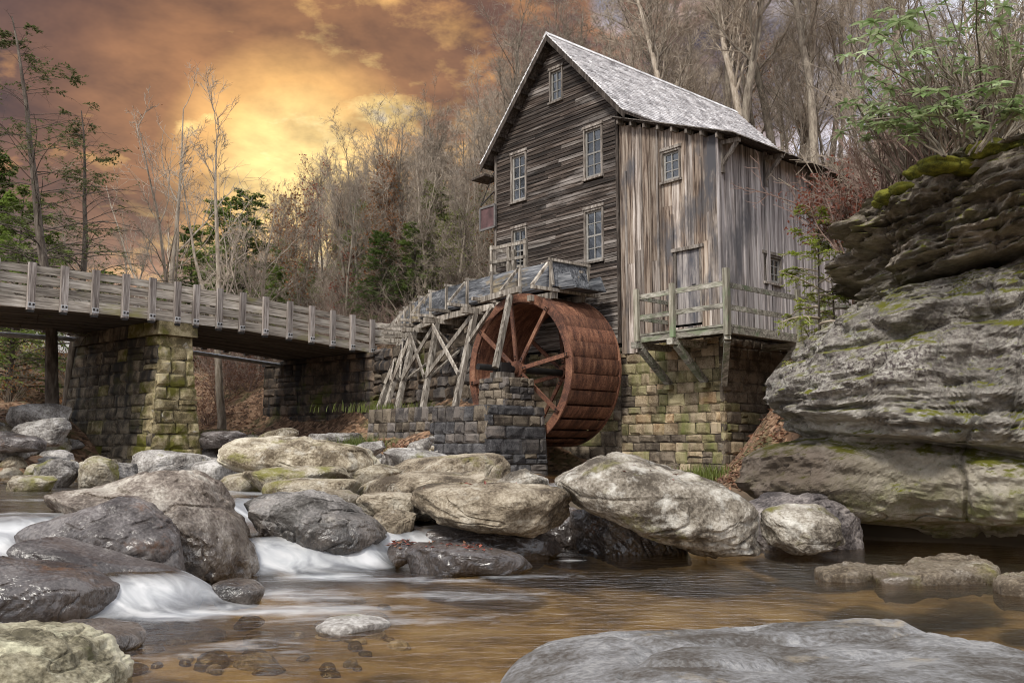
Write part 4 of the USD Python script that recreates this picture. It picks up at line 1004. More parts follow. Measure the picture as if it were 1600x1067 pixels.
for (a, b) in zip(NEARP[:-1], NEARP[1:]):
    o = -Wd * 0.10
    part(fl, 'cross_brace', beam(a[0] + (a[1] - a[0]) * 0.04 + o, b[0] + (b[1] - b[0]) * 0.60 + o, 0.05, 0.13), 'trestle_wood')
    part(fl, 'cross_brace', beam(b[0] + (b[1] - b[0]) * 0.04 + o * 1.6, a[0] + (a[1] - a[0]) * 0.60 + o * 1.6, 0.05, 0.13), 'trestle_wood')
    part(fl, 'cross_brace', beam(a[2] + (a[3] - a[2]) * 0.04, b[2] + (b[3] - b[2]) * 0.60, 0.05, 0.12), 'trestle_wood')
    part(fl, 'cross_brace', beam(b[2] + (b[3] - b[2]) * 0.04 + o, a[2] + (a[3] - a[2]) * 0.60 + o, 0.05, 0.12), 'trestle_wood')
# bent over the wheel bearing
h0, h1 = at(797, 462, 24.2), at(774, 574, 23.5)
part(fl, 'trestle_post', beam(h0, h1, 0.13, 0.13, up=U), 'trestle_wood')
part(fl, 'bent_cap', beam(G(1.15, 2.35, 5.5), G(1.15, 0.05, 5.5), 0.15, 0.16), 'trestle_wood')
part(fl, 'bent_cap', beam(at(750, 470, 26.0), at(812, 452, 24.0), 0.14, 0.16), 'trestle_wood')
part(fl, 'knee_brace', beam(NEARP[0][0] + (NEARP[0][1] - NEARP[0][0]) * 0.3, at(770, 478, 25.0), 0.08, 0.12), 'trestle_wood')

# ------------------------------------------------------------------ bridge
E0 = np.array([-13.4, 24.7, 0.0]); bd = unit([7.94, 9.6, 0]); qd = np.array([-bd[1], bd[0], 0.0])
BW = 5.1
zq = np.polyfit([0, 6.1, 12.46], [5.30, 5.37, 5.08], 2)
def zb(t): return float(np.polyval(zq, t)) if t > 0 else 5.30 + 0.02 * t
def BR(t, d, z): return E0 + bd * t - qd * d + Z * z       # d: out of the near side
def bridge_t(px):
    k = (px - 800) / 1434.0 * 1.012
    return (E0[0] - k * E0[1]) / (k * bd[1] - bd[0])
bg = thing('timber_bridge', 'grey timber road bridge with plank railings crossing the stream on stone piers', 'bridge', BR(4.5, -2, 1))
pxs = [40, 92, 141, 189, 231, 271, 300, 337, 373, 410, 448, 483, 516, 547, 578]
tposts = [-4.6, -3.9, -3.2, -2.45, -1.6, -0.8] + [bridge_t(p) for p in pxs]
TEND = tposts[-1] + 0.12
TBEG = -9.0
for side, d0 in ((0, 0.0), (1, -BW)):
    sg_ = 1 if side == 0 else -1
    for k, t_ in enumerate(tposts):
        zz = zb(t_)
        lean = rng.normal(0, 0.012)
        post = part(bg, 'rail_post', hexa([BR(t_ - 0.10, d0 + sg_ * 0.05, zz - 0.03), BR(t_ + 0.10, d0 + sg_ * 0.05, zz - 0.03), BR(t_ + 0.10, d0 + sg_ * 0.16, zz - 0.03), BR(t_ - 0.10, d0 + sg_ * 0.16, zz - 0.03), BR(t_ - 0.10 + lean, d0 + sg_ * 0.05, zz + 1.29), BR(t_ + 0.10 + lean, d0 + sg_ * 0.05, zz + 1.29), BR(t_ + 0.10 + lean, d0 + sg_ * 0.16, zz + 1.29), BR(t_ - 0.10 + lean, d0 + sg_ * 0.16, zz + 1.29)]), 'bridge_post')
        if side == 0:
            part(post, 'bolt_plate', obox(BR(t_, 0.165, zz + 0.10), bd * 0.095, qd * 0.008, Z * 0.075), 'bolt_plate')
            part(post, 'bolt', cat([obox(BR(t_ + q, 0.185, zz + 0.12), bd * 0.024, qd * 0.014, Z * 0.026) for q in (-0.05, 0.05)]), 'iron')
            part(post, 'seat_block', obox(BR(t_, 0.10, zz - 0.06), bd * 0.085, qd * 0.06, Z * 0.035), 'iron')
    rails = [(0.03, 0.34, 0.14), (0.41, 0.64, 0.07), (0.70, 0.95, 0.07), (1.00, 1.21, 0.07)]
    for ri, (z0, z1, th) in enumerate(rails):
        k = ri % 3
        cuts_ = [TBEG] + [tposts[i] for i in range(2 + k, len(tposts) - 1, 3)] + [TEND + 0.2]
        for a, b in zip(cuts_[:-1], cuts_[1:]):
            j, j2 = rng.normal(0, 0.012), rng.normal(0, 0.012)
            za, zbb = zb(a), zb(b)
            c0, c1 = (d0 + 0.045 - th, d0 + 0.045) if side == 0 else (d0 - 0.045, d0 - 0.045 + th)
            part(bg, 'kerb_beam' if ri == 0 else 'rail_plank', hexa([BR(a + 0.004, c0, za + z0 + j), BR(b - 0.004, c0, zbb + z0 + j2), BR(b - 0.004, c1, zbb + z0 + j2), BR(a + 0.004, c1, za + z0 + j), BR(a + 0.004, c0, za + z1 + j), BR(b - 0.004, c0, zbb + z1 + j2), BR(b - 0.004, c1, zbb + z1 + j2), BR(a + 0.004, c1, za + z1 + j)]), 'bridge_wood')
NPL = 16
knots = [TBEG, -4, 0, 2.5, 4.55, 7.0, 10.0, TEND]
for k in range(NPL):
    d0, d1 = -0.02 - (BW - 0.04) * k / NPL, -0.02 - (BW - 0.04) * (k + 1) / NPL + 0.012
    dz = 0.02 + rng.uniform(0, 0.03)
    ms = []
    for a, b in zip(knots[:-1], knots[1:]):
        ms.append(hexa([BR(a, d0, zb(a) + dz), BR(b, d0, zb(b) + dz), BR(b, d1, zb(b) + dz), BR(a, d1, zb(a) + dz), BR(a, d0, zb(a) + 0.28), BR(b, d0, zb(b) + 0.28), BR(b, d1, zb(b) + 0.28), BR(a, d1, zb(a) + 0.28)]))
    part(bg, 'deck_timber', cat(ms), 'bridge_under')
part(bg, 'pipe', tube([BR(t_, -BW - 0.25, zb(t_) - 0.16) for t_ in (TBEG, -4, 0, 4, 8, 12.6)], 0.085, 12), 'galvanised')
# rail running on to the bank
rx = [BR(TEND, 0.02, zb(TEND)), BR(TEND, 0, 0) + np.array([1.15, 0.9, 0]) + Z * 5.08, BR(TEND, 0, 0) + np.array([2.4, 1.4, 0]) + Z * 5.2]
for a, b in zip(rx[:-1], rx[1:]):
    for z0, z1, th in rails[1:]:
        part(bg, 'rail_plank', beam(a + Z * (z0 + z1) / 2, b + Z * (z0 + z1) / 2, 0.06, z1 - z0), 'bridge_wood')
    part(bg, 'rail_post', obox(b + Z * 0.5 + np.array([0.06, -0.1, 0]), bd * 0.09, qd * 0.05, Z * 0.85), 'bridge_post')

bp = thing('bridge_pier', 'mossy coursed sandstone pier under the middle of the timber bridge', 'bridge pier', BR(4.6, -2.5, 0.8))
T0, T1, ZC, ZBOT = 4.03, 5.12, 4.98, 0.75
def bb(z): return 0.085 * (ZC - z)
def p_left(s, d, z): return BR(T0 - bb(z) - d, -s, z)
def p_front(s, d, z): return BR(s, d + bb(z), z)
def p_mat(s, z, r): return 'pier_mossy' if (s < 0.7 and r.random() < 0.45) or r.random() < 0.06 else 'pier_stone'
stone_wall(bp, p_left, lambda z: -bb(z), lambda z: BW + 0.4 + bb(z), ZBOT, ZC, (0.30, 0.46), (0.5, 1.1), p_mat, 31, relief=0.06, gap=0.025, jit=0.014)
stone_wall(bp, p_front, lambda z: T0 - bb(z), lambda z: T1 + bb(z), ZBOT, ZC, (0.30, 0.46), (0.4, 0.9), lambda s, z, r: 'pier_mossy', 32, relief=0.06, gap=0.025, jit=0.014)
part(bp, 'core', hexa([BR(T0 - bb(ZBOT) + .05, -BW - .4, ZBOT), BR(T1 + bb(ZBOT) - .05, -BW - .4, ZBOT), BR(T1 + bb(ZBOT) - .05, bb(ZBOT) - .05, ZBOT), BR(T0 - bb(ZBOT) + .05, bb(ZBOT) - .05, ZBOT), BR(T0 + .05, -BW - .4, ZC - 0.01), BR(T1 - .05, -BW - .4, ZC - 0.01), BR(T1 - .05, -.05, ZC - 0.01), BR(T0 + .05, -.05, ZC - 0.01)]), 'mortar')
for k in range(6):
    s0, s1 = -0.14 + k * 0.95, -0.14 + (k + 1) * 0.95 - 0.02
    part(bp, 'cap_stone', hexa([BR(T0 - 0.12, -s1, ZC), BR(T1 + 0.12, -s1, ZC), BR(T1 + 0.12, -s0, ZC), BR(T0 - 0.12, -s0, ZC), BR(T0 - 0.10, -s1, zb(4.5) + 0.01), BR(T1 + 0.10, -s1, zb(4.5) + 0.01), BR(T1 + 0.10, -s0 - 0.02, zb(4.5) + 0.01), BR(T0 - 0.10, -s0 - 0.02, zb(4.5) + 0.01)]), 'pier_mossy' if k < 2 else 'pier_stone')

ab = thing('bridge_abutment', 'dark damp stone abutment holding the right end of the timber bridge', 'bridge abutment', BR(12.7, -3, 1.1))
TA = TEND - 0.2
AZ = 4.92
def a_face(s, d, z): return BR(TA - d, -s, z)
stone_wall(ab, a_face, -0.35, 6.6, 1.0, AZ, (0.32, 0.46), (0.5, 1.05), ['abutment_stone'], 33, relief=0.05, gap=0.025, jit=0.012)
K0 = BR(TA, 0.35, 0); K1 = G(4.9, 0.9, 0)
wl_ = np.linalg.norm(K1 - K0); wdir = unit(K1 - K0); wn = np.array([wdir[1], -wdir[0], 0.0])
if wn[1] > 0: wn = -wn
def wing(s, d, z): return K0 + wdir * s + wn * d + Z * z
stone_wall(ab, wing, 0.0, wl_, 1.4, 5.15, (0.3, 0.5), (0.4, 1.0), ['abutment_stone', 'abutment_stone', 'stone_dark', 'stone_umber'], 34, relief=0.10, gap=0.03, jit=0.03)
part(ab, 'core', hexa([a_face(-0.3, -0.07, 0.8), a_face(-0.3, -1.5, 0.8), a_face(6.6, -1.5, 0.8), a_face(6.6, -0.07, 0.8), a_face(-0.3, -0.07, AZ), a_face(-0.3, -1.5, AZ), a_face(6.6, -1.5, AZ), a_face(6.6, -0.07, AZ)]), 'mortar')
part(ab, 'core', hexa([wing(0, -0.08, 0.8), wing(wl_, -0.08, 0.8), wing(wl_, -0.9, 0.8), wing(0, -0.9, 0.8), wing(0, -0.08, 5.13), wing(wl_, -0.08, 5.13), wing(wl_, -0.9, 5.13), wing(0, -0.9, 5.13)]), 'mortar')
for k in range(7):
    s0, s1 = -0.4 + k * 1.0, -0.4 + (k + 1) * 1.0 - 0.02
    part(ab, 'cap_stone', hexa([a_face(s0, 0.12, AZ), a_face(s1, 0.12, AZ), a_face(s1, -0.9, AZ), a_face(s0, -0.9, AZ), a_face(s0, 0.10, zb(TA) + 0.01), a_face(s1, 0.10, zb(TA) + 0.01), a_face(s1, -0.9, zb(TA) + 0.01), a_face(s0, -0.9, zb(TA) + 0.01)]), 'abutment_stone')

# ------------------------------------------------------------------ ground: one sheet
def gp(px, py, Y):
    p = at(px, py, Y); return (p[0], p[1], p[2])
def g3(p, z): return (p[0], p[1], z)

CP = [(0, 6, -.5), (-2.5, 7, -.5), (3, 6, -.5), (6, 9, -.55), (0, 9, -.55), (2, 11, -.5), (5, 12, -.55), (-1, 11, -.45), (3, 12.4, -.5), (8, 10, -.55), (-2, 9, -.45), (0, 0, -.5), (-5, -6, -.4), (6, -6, -.3), (9, 3, -.4), (-5, 5, -.4), (-7.5, 5.5, -.1), (-12, 8, .7), (14, 8, -.4), (0, 13.2, -.3), (2.5, 14.2, -.35), (4.2, 14.4, -.4), (4.4, 15.4, -.35), (3.2, 15.0, -.3), (1.6, 14.8, -.3),
      (-5.1, 9.7, -.1), (-2.7, 12.2, -.1), (-3.4, 11.9, -.1), (-7, 12.5, .3), (-5, 14.5, .3), (-6, 20, .35), (-10, 22, .4), (-13, 28, .5), (-16.5, 34, .7), (-9, 17, .35), (-14, 18, .5), (-20, 26, 2.2), (-19, 18, 1.8), (-3.6, 15.4, .35), (-4.2, 18, .4), (-8, 26, .55), (-9.2, 29, .75),
      gp(60, 700, 23), gp(50, 650, 29), gp(10, 640, 32), gp(330, 690, 30), gp(400, 690, 32), gp(500, 688, 33.2), gp(560, 692, 28), gp(600, 702, 25), gp(625, 724, 19), gp(700, 748, 16), g3(BR(12.2, 0.6, 0), 1.75), g3(BR(12.2, -2, 0), 1.75), g3(BR(12.2, -4, 0), 1.8), g3(BR(12.2, -6.4, 0), 1.9), g3(BR(10.5, -2, 0), 1.6), g3(BR(10.5, -5, 0), 1.7), g3(BR(12.3, 1.6, 0), 1.8), g3(K0 + wdir * 2 + wn * .4, 2.3), g3(K0 + wdir * 4.5 + wn * .4, 2.5), g3(K0 + wdir * 6.5 + wn * .4, 2.6), g3(BR(9, -7, 0), 1.7), gp(600, 760, 15), gp(560, 740, 18.5), gp(470, 712, 22), gp(400, 710, 24), gp(760, 752, 21), gp(850, 765, 19), gp(800, 775, 16.5),
      g3(G(1.7, 1.2, 0), .75), g3(G(0.6, 1.2, 0), .8), g3(G(2.9, 1.2, 0), .85), gp(1000, 748, 22), gp(1120, 752, 20.6), gp(1145, 748, 20), gp(1178, 690, 19.6), gp(1205, 640, 20.5), g3(G(-3.3, .15, 0), .7), g3(G(-2, .15, 0), .7), g3(G(-1, .2, 0), .7), g3(G(-2.5, 1, 0), .68), g3(G(-1, 1, 0), .68), g3(RW(.4, .3, 0), 1.0), g3(RW(1, .4, 0), 1.6), g3(RW(2, .4, 0), 2.7), gp(1205, 600, 22.2), g3(RW(3, .3, 0), 3.5), g3(RW(6, .5, 0), 4.4), gp(1000, 790, 17), gp(1100, 780, 17.2), gp(1180, 775, 17.2), (-0.3, 14.2, -.3), (0.7, 14.6, -.3), (1.1, 15.6, .2), gp(600, 825, 13.3), gp(880, 765, 18),
      g3(G(4.6, 2.5, 0), 2.6), g3(G(6.5, 2.8, 0), 2.6), g3(G(3.3, 3.2, 0), 2.58), g3(G(4.3, 1.2, 0), 2.45), g3(G(6.0, 1.3, 0), 2.7), g3(G(7.5, 2.6, 0), 2.2), g3(G(8.5, 3.5, 0), 1.9), g3(G(4.8, 4.2, 0), 1.35), g3(G(6.8, 4.2, 0), 1.45), g3(G(3.2, 4.9, 0), .95), g3(G(8.6, 2.0, 0), 2.3),
      g3(BR(13.6, -1, 0), 5.2), g3(BR(14, -4, 0), 5.2), g3(BR(13.6, -6, 0), 4.8), g3(BR(13, -8, 0), 4.0), g3(BR(20, -3, 0), 5.6), g3(G(6.2, -1, 0), 5.2), g3(G(7, -3, 0), 5.6), g3(G(7, -9, 0), 8), g3(G(2, -5, 0), 4.0), g3(G(2, -12, 0), 8.5), g3(BR(16, -9, 0), 5.2),
      gp(60, 600, 38), gp(60, 615, 32), gp(20, 565, 60), gp(340, 655, 36), gp(350, 625, 40), gp(340, 590, 46), gp(380, 664, 35.5), gp(20, 530, 90), gp(100, 500, 80), gp(250, 480, 75), gp(400, 480, 72), gp(500, 465, 72), gp(600, 440, 76), gp(700, 400, 80), gp(450, 505, 50), gp(600, 500, 46), gp(750, 470, 46), gp(900, 420, 54), gp(1000, 360, 54), gp(1200, 370, 44), gp(1350, 340, 34), gp(1200, 300, 72), gp(900, 330, 88), gp(1000, 270, 98), gp(1300, 300, 72),
      (-250, 200, 32), (-100, 260, 36), (100, 260, 62), (250, 200, 95), (0, -150, 18), (-200, 0, 20), (200, 0, 55), (60, 60, 25), (40, 20, 14), (-60, 40, 8), (-60, 10, 6), (-40, -40, 8), (50, -40, 12), (25, -5, 4), (-25, 0, 3),
      (8.5, 16.6, 5.2), (11, 14.8, 5.3), (14, 16, 7), (9.5, 20, 5.4), (15, 12.6, 5.6), (20, 14, 9), (8.2, 18.8, 4.6), (18, 25, 10), (11.5, 26, 6.2), (14, 34, 8.5), (22, 10, 8), (5, 13.8, -.5), (7, 12.8, -.5), (10, 11.2, -.5), (7.2, 14.6, -.55), (9.5, 13.2, -.55), (12, 11.8, -.5), (5.6, 15.2, -.4), (13, 9.5, -.5), (6, 14.4, -.4), (6.3, 19.5, 3.6)]
CP = np.array(CP, float)
rbf = RBFInterpolator(CP[:, :2], CP[:, 2], kernel='linear', smoothing=0.15)
uu = np.linspace(-4.3, 4.3, 340); vv_ = np.linspace(-3.6, 4.35, 340)
GXs, GYs = 8 * np.sinh(uu), 18 + 8 * np.sinh(vv_)
GX, GY = np.meshgrid(GXs, GYs, indexing='ij')
GZ = rbf(np.column_stack([GX.ravel(), GY.ravel()])).reshape(GX.shape)
GZ = gaussian_filter(GZ, 1.2)
dist = np.hypot(GX, GY - 15)
GZ += fbm(np.stack([GX * 0.9, GY * 0.9, 0 * GX], -1), 4, 3) * np.clip(0.10 + (dist - 20) * 0.012, 0.10, 1.2)
GZ += fbm(np.stack([GX * 0.03, GY * 0.03, 0 * GX], -1), 3, 5) * np.clip((dist - 60) * 0.06, 0, 7)


def ground(x, y):
    i = np.interp(np.arcsinh(np.asarray(x, float) / 8), uu, np.arange(len(uu)))
    j = np.interp(np.arcsinh((np.asarray(y, float) - 18) / 8), vv_, np.arange(len(vv_)))
    return map_coordinates(GZ, [np.atleast_1d(i), np.atleast_1d(j)], order=1, mode='nearest')


# leaf litter, soil, and stream bed where it lies low
n = {'g': ('geometry', {}), 's': ('separate_xyz', {}), 'v': ('voronoi_texture', {'scale': 9.0, 'randomness': 1.0}), 'n1': ('noise_texture', {'scale': 0.7, 'detail': 8.0, 'roughness': 0.65}), 'n2': ('noise_texture', {'scale': 14.0, 'detail': 5.0, 'roughness': 0.65}),
     'lr': ('rgb_ramp', {'ramp': [(0.0, (0.045, 0.028, 0.018)), (0.35, (0.12, 0.07, 0.042)), (0.65, (0.20, 0.118, 0.07)), (1.0, (0.28, 0.185, 0.12))]}), 'sc': ('separate_color', {}),
     'gr': ('rgb_ramp', {'ramp': [(0.3, (0.045, 0.045, 0.018)), (0.6, (0.095, 0.095, 0.04)), (0.8, (0.15, 0.14, 0.075))]}), 'gm': ('map_range', {'from_min': 0.52, 'from_max': 0.62, 'to_min': 0.0, 'to_max': 0.8, 'clamp': True}), 'mx': ('mix', {}),
     'bv': ('noise_texture', {'scale': 1.3, 'detail': 9.0, 'roughness': 0.68}), 'br': ('rgb_ramp', {'ramp': [(0.34, (0.085, 0.064, 0.040)), (0.46, (0.20, 0.157, 0.10)), (0.56, (0.30, 0.245, 0.165)), (0.66, (0.38, 0.33, 0.25))]}), 'bm': ('map_range', {'from_min': -0.12, 'from_max': 0.06, 'clamp': True}), 'bmx': ('mix', {'color2': (0.075, 0.058, 0.040)}),
     'zn': ('math', {'math_type': 'multiply_add', 'value2': 0.5}), 'zm': ('map_range', {'from_min': 0.85, 'from_max': 1.25, 'clamp': True}), 'mz': ('mix', {}),
     'b': ('bump', {'strength': 0.6, 'distance': 0.04}), 'p': ('principled_bsdf', {'roughness': 0.9, 'specular_ior_level': 0.2})}
mk('forest_floor', n, [('g.position', 's.vector'), ('g.position', 'v.vector'), ('g.position', 'n1.vector'), ('g.position', 'n2.vector'), ('g.position', 'bv.vector'), ('v.color', 'sc.color'), ('s.z', 'bm.value'), ('bm.result', 'bmx.fac'), ('br.color', 'bmx.color1'), ('sc.r', 'lr.fac'), ('n2.fac', 'gr.fac'), ('n1.fac', 'gm.value'), ('gm.result', 'mx.fac'), ('lr.color', 'mx.color1'), ('gr.color', 'mx.color2'),
    ('bv.fac', 'br.fac'), ('n1.fac', 'zn.value1'), ('s.z', 'zn.value3'), ('zn.value', 'zm.value'), ('zm.result', 'mz.fac'), ('bmx.color', 'mz.color1'), ('mx.color', 'mz.color2'), ('mz.color', 'p.base_color'), ('sc.g', 'b.height'), ('b.normal', 'p.normal')])
single('ground', (np.stack([GX, GY, GZ], -1).reshape(-1, 3), grid_faces(*GX.shape)), 'forest_floor', label='leaf strewn stream banks and wooded hillside rising behind the mill', cat='ground', kind='structure', smooth=True)

# ------------------------------------------------------------------ water
LV = [(0, 6, 0), (-1, 7, 0), (2, 7, 0), (-2.4, 7.6, 0), (-4, 7, 0), (-6, 6, 0), (4, 8, 0), (8, 9, 0), (0, 9, 0), (3, 11, 0), (6, 12, 0), (1, 12.5, 0), (-1.4, 11.0, 0), (-2.2, 8.6, 0), (-1.9, 10.6, 0), (-2.3, 11.0, 0), (-1, 12, 0), (4, 13.5, 0), (0, 14, 0), (12, 10, 0), (0, 2, 0), (-6, 3, 0), (-2.9, 8.2, 0), (-3.4, 7.9, 0), (-2.6, 9.6, 0),
      (-3.55, 8.9, .32), (-4.4, 9.3, .36), (-5.0, 9.7, .38), (-5.6, 9.4, .38), (-3.9, 8.9, .34), (-7, 9.0, .38), (-9, 8, .4),
      (-2.75, 12.0, .42), (-2.3, 12.3, .42), (-3.2, 12.3, .42), (-1.6, 12.8, .42), (-2.4, 13.0, .42), (-3.2, 13.2, .45), (-1.2, 13.4, .4),
      (-5.3, 10.7, .76), (-6.3, 10.8, .76), (-7.5, 10.6, .76), (-9, 10, .76), (-6.5, 12.5, .78), (-5, 12.8, .78), (-4.1, 14.2, .78), (-3.2, 14.4, .78), (-5.5, 15, .8), (-8, 16, .8), (-6, 20, .85), (-10, 22, .9), (-13, 28, .95), (-16, 34, 1.0), (-4, 18, .8), (-14, 18, .9), (-12, 12, .8), (-3, 16, .78), (-8, 26, .9), (-2.4, 15, .78), (-5, 23, .85), (-20, 20, .9)]
LV = np.array(LV, float)
wx, wy = np.arange(-21, 15.01, 0.09), np.arange(1.5, 36, 0.09)
WX, WY = np.meshgrid(wx, wy, indexing='ij')
tree_ = cKDTree(LV[:, :2])
jx = WX + 0.35 * fbm(np.stack([WX * 1.3, WY * 1.3, 0 * WX], -1), 3, 9); jy = WY + 0.35 * fbm(np.stack([WX * 1.3, WY * 1.3, 0 * WX + 9], -1), 3, 10)
L0 = LV[tree_.query(np.column_stack([jx.ravel(), jy.ravel()]))[1], 2].reshape(WX.shape)
L1 = gaussian_filter(L0, 1.7)
gx_, gy_ = np.gradient(L1, 0.09)
steep = np.clip(np.hypot(gx_, gy_) * 1.5 - 0.15, 0, 1)
foam = gaussian_filter(steep, 1.0) * 1.0
def blob(x, y, sx, sy, ang, amp):
    c, s = math.cos(math.radians(ang)), math.sin(math.radians(ang))
    dx, dy = WX - x, WY - y
    a, b = (dx * c + dy * s) / sx, (-dx * s + dy * c) / sy
    return amp * np.exp(-(a * a + b * b))
for q in [(-2.2, 11.0, 0.5, 0.3, -12, 0.9), (-2.6, 11.5, 0.25, 0.4, 0, 0.9), (-1.1, 10.75, 1.0, 0.22, -3, 0.5), (0.15, 11.0, 0.7, 0.2, 5, 0.4), (-2.9, 8.5, 0.65, 0.24, 10, 0.95), (-2.1, 8.75, 1.0, 0.3, 8, 0.8), (-2.3, 9.7, 0.9, 0.35, -20, 0.55), (-5.1, 9.85, 0.8, 0.3, 0, 0.8), (-4.2, 9.25, 0.7, 0.22, -20, 0.5), (-5.6, 10.5, 0.7, 0.3, 0, 0.5), (-4.2, 15, 1.4, 0.7, -30, 0.5), (-5, 18, 2.0, 0.8, -40, 0.45), (-6.5, 13, 1.5, 0.35, 10, 0.3), (-1.2, 8.3, 1.2, 0.35, 0, 0.36), (-0.6, 9.6, 1.3, 0.4, 0, 0.34), (0.82, 12.55, 0.16, 0.12, 0, 0.9), (-2.0, 7.2, 0.9, 0.35, 12, 0.28), (-2.7, 6.8, 0.5, 0.3, 20, 0.22)]:
    foam = np.maximum(foam, blob(*q))
L1 = L1 + 0.010 * fbm(np.stack([WX * 1.6, WY * 2.6, 0 * WX], -1), 3, 21) + 0.015 * steep * fbm(np.stack([WX * 4, WY * 4, 0 * WX], -1), 2, 22) + 0.025 * np.clip(foam, 0, 1) * (fbm(np.stack([WX * 3, WY * 5, 0 * WX], -1), 3, 23))
n = {'g': ('geometry', {}), 'f': ('fresnel', {'IOR': 1.33}), 't': ('transparent_bsdf', {'color': (0.77, 0.66, 0.47)}), 'gl': ('glossy_bsdf', {'color': (1, 1, 1), 'roughness': 0.09}), 'm': ('mix_closure', {}),
     'mp': ('mapping', {'scale': (2.2, 5.5, 3)}), 'n1': ('noise_texture', {'scale': 1.6, 'detail': 5.0, 'roughness': 0.55, 'distortion': 0.4}), 'b': ('bump', {'strength': 0.6, 'distance': 0.07}),
     'a': ('attribute', {'attribute': 'foam'}), 'mp2': ('mapping', {'scale': (1.3, 2.6, 0.7)}), 'n2': ('noise_texture', {'scale': 1.9, 'detail': 5.0, 'roughness': 0.52, 'distortion': 0.6}), 'fm': ('math', {'math_type': 'multiply_add', 'value2': 1.15}), 'ns': ('map_range', {'from_min': 0.3, 'from_max': 0.72, 'to_min': -0.30, 'to_max': 0.10}), 'fc': ('map_range', {'from_min': 0.10, 'from_max': 0.95, 'to_min': 0.0, 'to_max': 0.86, 'clamp': True}), 'wr': ('rgb_ramp', {'ramp': [(0.34, (0.30, 0.31, 0.33)), (0.5, (0.44, 0.45, 0.46)), (0.64, (0.58, 0.58, 0.58))]}),
     'w': ('principled_bsdf', {'roughness': 0.4, 'specular_ior_level': 0.4}), 'mf': ('mix_closure', {})}
mk('stream_water', n, [('g.position', 'mp.vector'), ('mp.vector', 'n1.vector'), ('n1.fac', 'b.height'), ('b.normal', 'gl.normal'), ('b.normal', 'f.normal') if False else ('g.position', 'mp2.vector'), ('f.fac', 'm.fac'), ('t.BSDF', 'm.closure1'), ('gl.BSDF', 'm.closure2'), ('mp2.vector', 'n2.vector'), ('n2.fac', 'ns.value'), ('n2.fac', 'wr.fac'), ('wr.color', 'w.base_color'), ('a.fac', 'fm.value1'), ('ns.result', 'fm.value3'), ('fm.value', 'fc.value'), ('fc.result', 'mf.fac'), ('m.closure', 'mf.closure1'), ('w.BSDF', 'mf.closure2')], surface='mf.closure')
wpth = single('water', (np.stack([WX, WY, L1], -1).reshape(-1, 3), grid_faces(*WX.shape)), 'stream_water', label='brown stream running in white cascades between the boulders into a still pool', cat='water', kind='structure', smooth=True)
UsdGeom.PrimvarsAPI(stage.GetPrimAtPath(wpth)).CreatePrimvar('foam', Sdf.ValueTypeNames.FloatArray, 'vertex').Set(Vt.FloatArray.FromNumpy(np.clip(foam, 0, 1).ravel().astype(np.float32)))

# ------------------------------------------------------------------ rock
stone('rock_pale', [(0.30, (0.065, 0.053, 0.04)), (0.46, (0.165, 0.142, 0.112)), (0.60, (0.27, 0.242, 0.20)), (0.74, (0.41, 0.38, 0.33))], 1.6, vary=0.0, lichen=((0.52, 0.50, 0.45), 2.6, 0.53, 0.70), moss=0.42, moss_col=(0.13, 0.12, 0.035), wet=(0.0, 0.14), bump=1.0, bumpd=0.05, fine=26)
stone('rock_tan', [(0.30, (0.055, 0.041, 0.027)), (0.46, (0.145, 0.115, 0.08)), (0.60, (0.24, 0.20, 0.145)), (0.74, (0.36, 0.315, 0.245))], 1.7, vary=0.0, lichen=((0.46, 0.43, 0.36), 2.2, 0.57, 0.74), moss=0.45, moss_col=(0.13, 0.115, 0.03), wet=(0.0, 0.18), bump=1.0, bumpd=0.05, fine=26)
stone('rock_tan_high', [(0.30, (0.085, 0.065, 0.042)), (0.46, (0.20, 0.165, 0.115)), (0.60, (0.31, 0.27, 0.2)), (0.74, (0.44, 0.40, 0.32))], 1.7, vary=0.2, lichen=((0.5, 0.47, 0.4), 2.2, 0.55, 0.72), moss=0.6, moss_col=(0.15, 0.14, 0.035), wet=(0.6, 0.98), bump=1.0, bumpd=0.05, fine=26)
stone('rock_river', [(0.30, (0.05, 0.045, 0.04)), (0.46, (0.13, 0.12, 0.11)), (0.60, (0.235, 0.22, 0.205)), (0.74, (0.37, 0.35, 0.325))], 1.9, vary=0.2, lichen=((0.42, 0.39, 0.34), 2.0, 0.6, 0.76), wet=(0.45, 0.98), bump=0.9, bumpd=0.04, fine=28)
stone('rock_wet', [(0.30, (0.03, 0.024, 0.022)), (0.46, (0.07, 0.06, 0.056)), (0.60, (0.125, 0.11, 0.105)), (0.74, (0.22, 0.20, 0.19))], 1.8, rough=0.30, vary=0.15, wet=(0.1, 0.7), bump=0.5, bumpd=0.03, fine=30, lichen=((0.14, 0.07, 0.035), 1.3, 0.60, 0.72))
stone('rock_big_left', [(0.30, (0.06, 0.045, 0.034)), (0.46, (0.16, 0.13, 0.105)), (0.60, (0.28, 0.245, 0.205)), (0.74, (0.45, 0.41, 0.35))], 1.7, rough=0.5, vary=0.0, wet=(0.35, 0.98), lichen=((0.5, 0.47, 0.4), 1.7, 0.58, 0.72), bump=0.9, bumpd=0.04, fine=28)
stone('rock_smooth', [(0.30, (0.055, 0.047, 0.04)), (0.46, (0.11, 0.105, 0.10)), (0.60, (0.165, 0.163, 0.165)), (0.74, (0.24, 0.235, 0.23))], 2.2, rough=0.40, vary=0.0, wet=(-0.1, 0.10), bump=0.9, bumpd=0.03, fine=34, lichen=((0.27, 0.22, 0.15), 1.5, 0.55, 0.70))
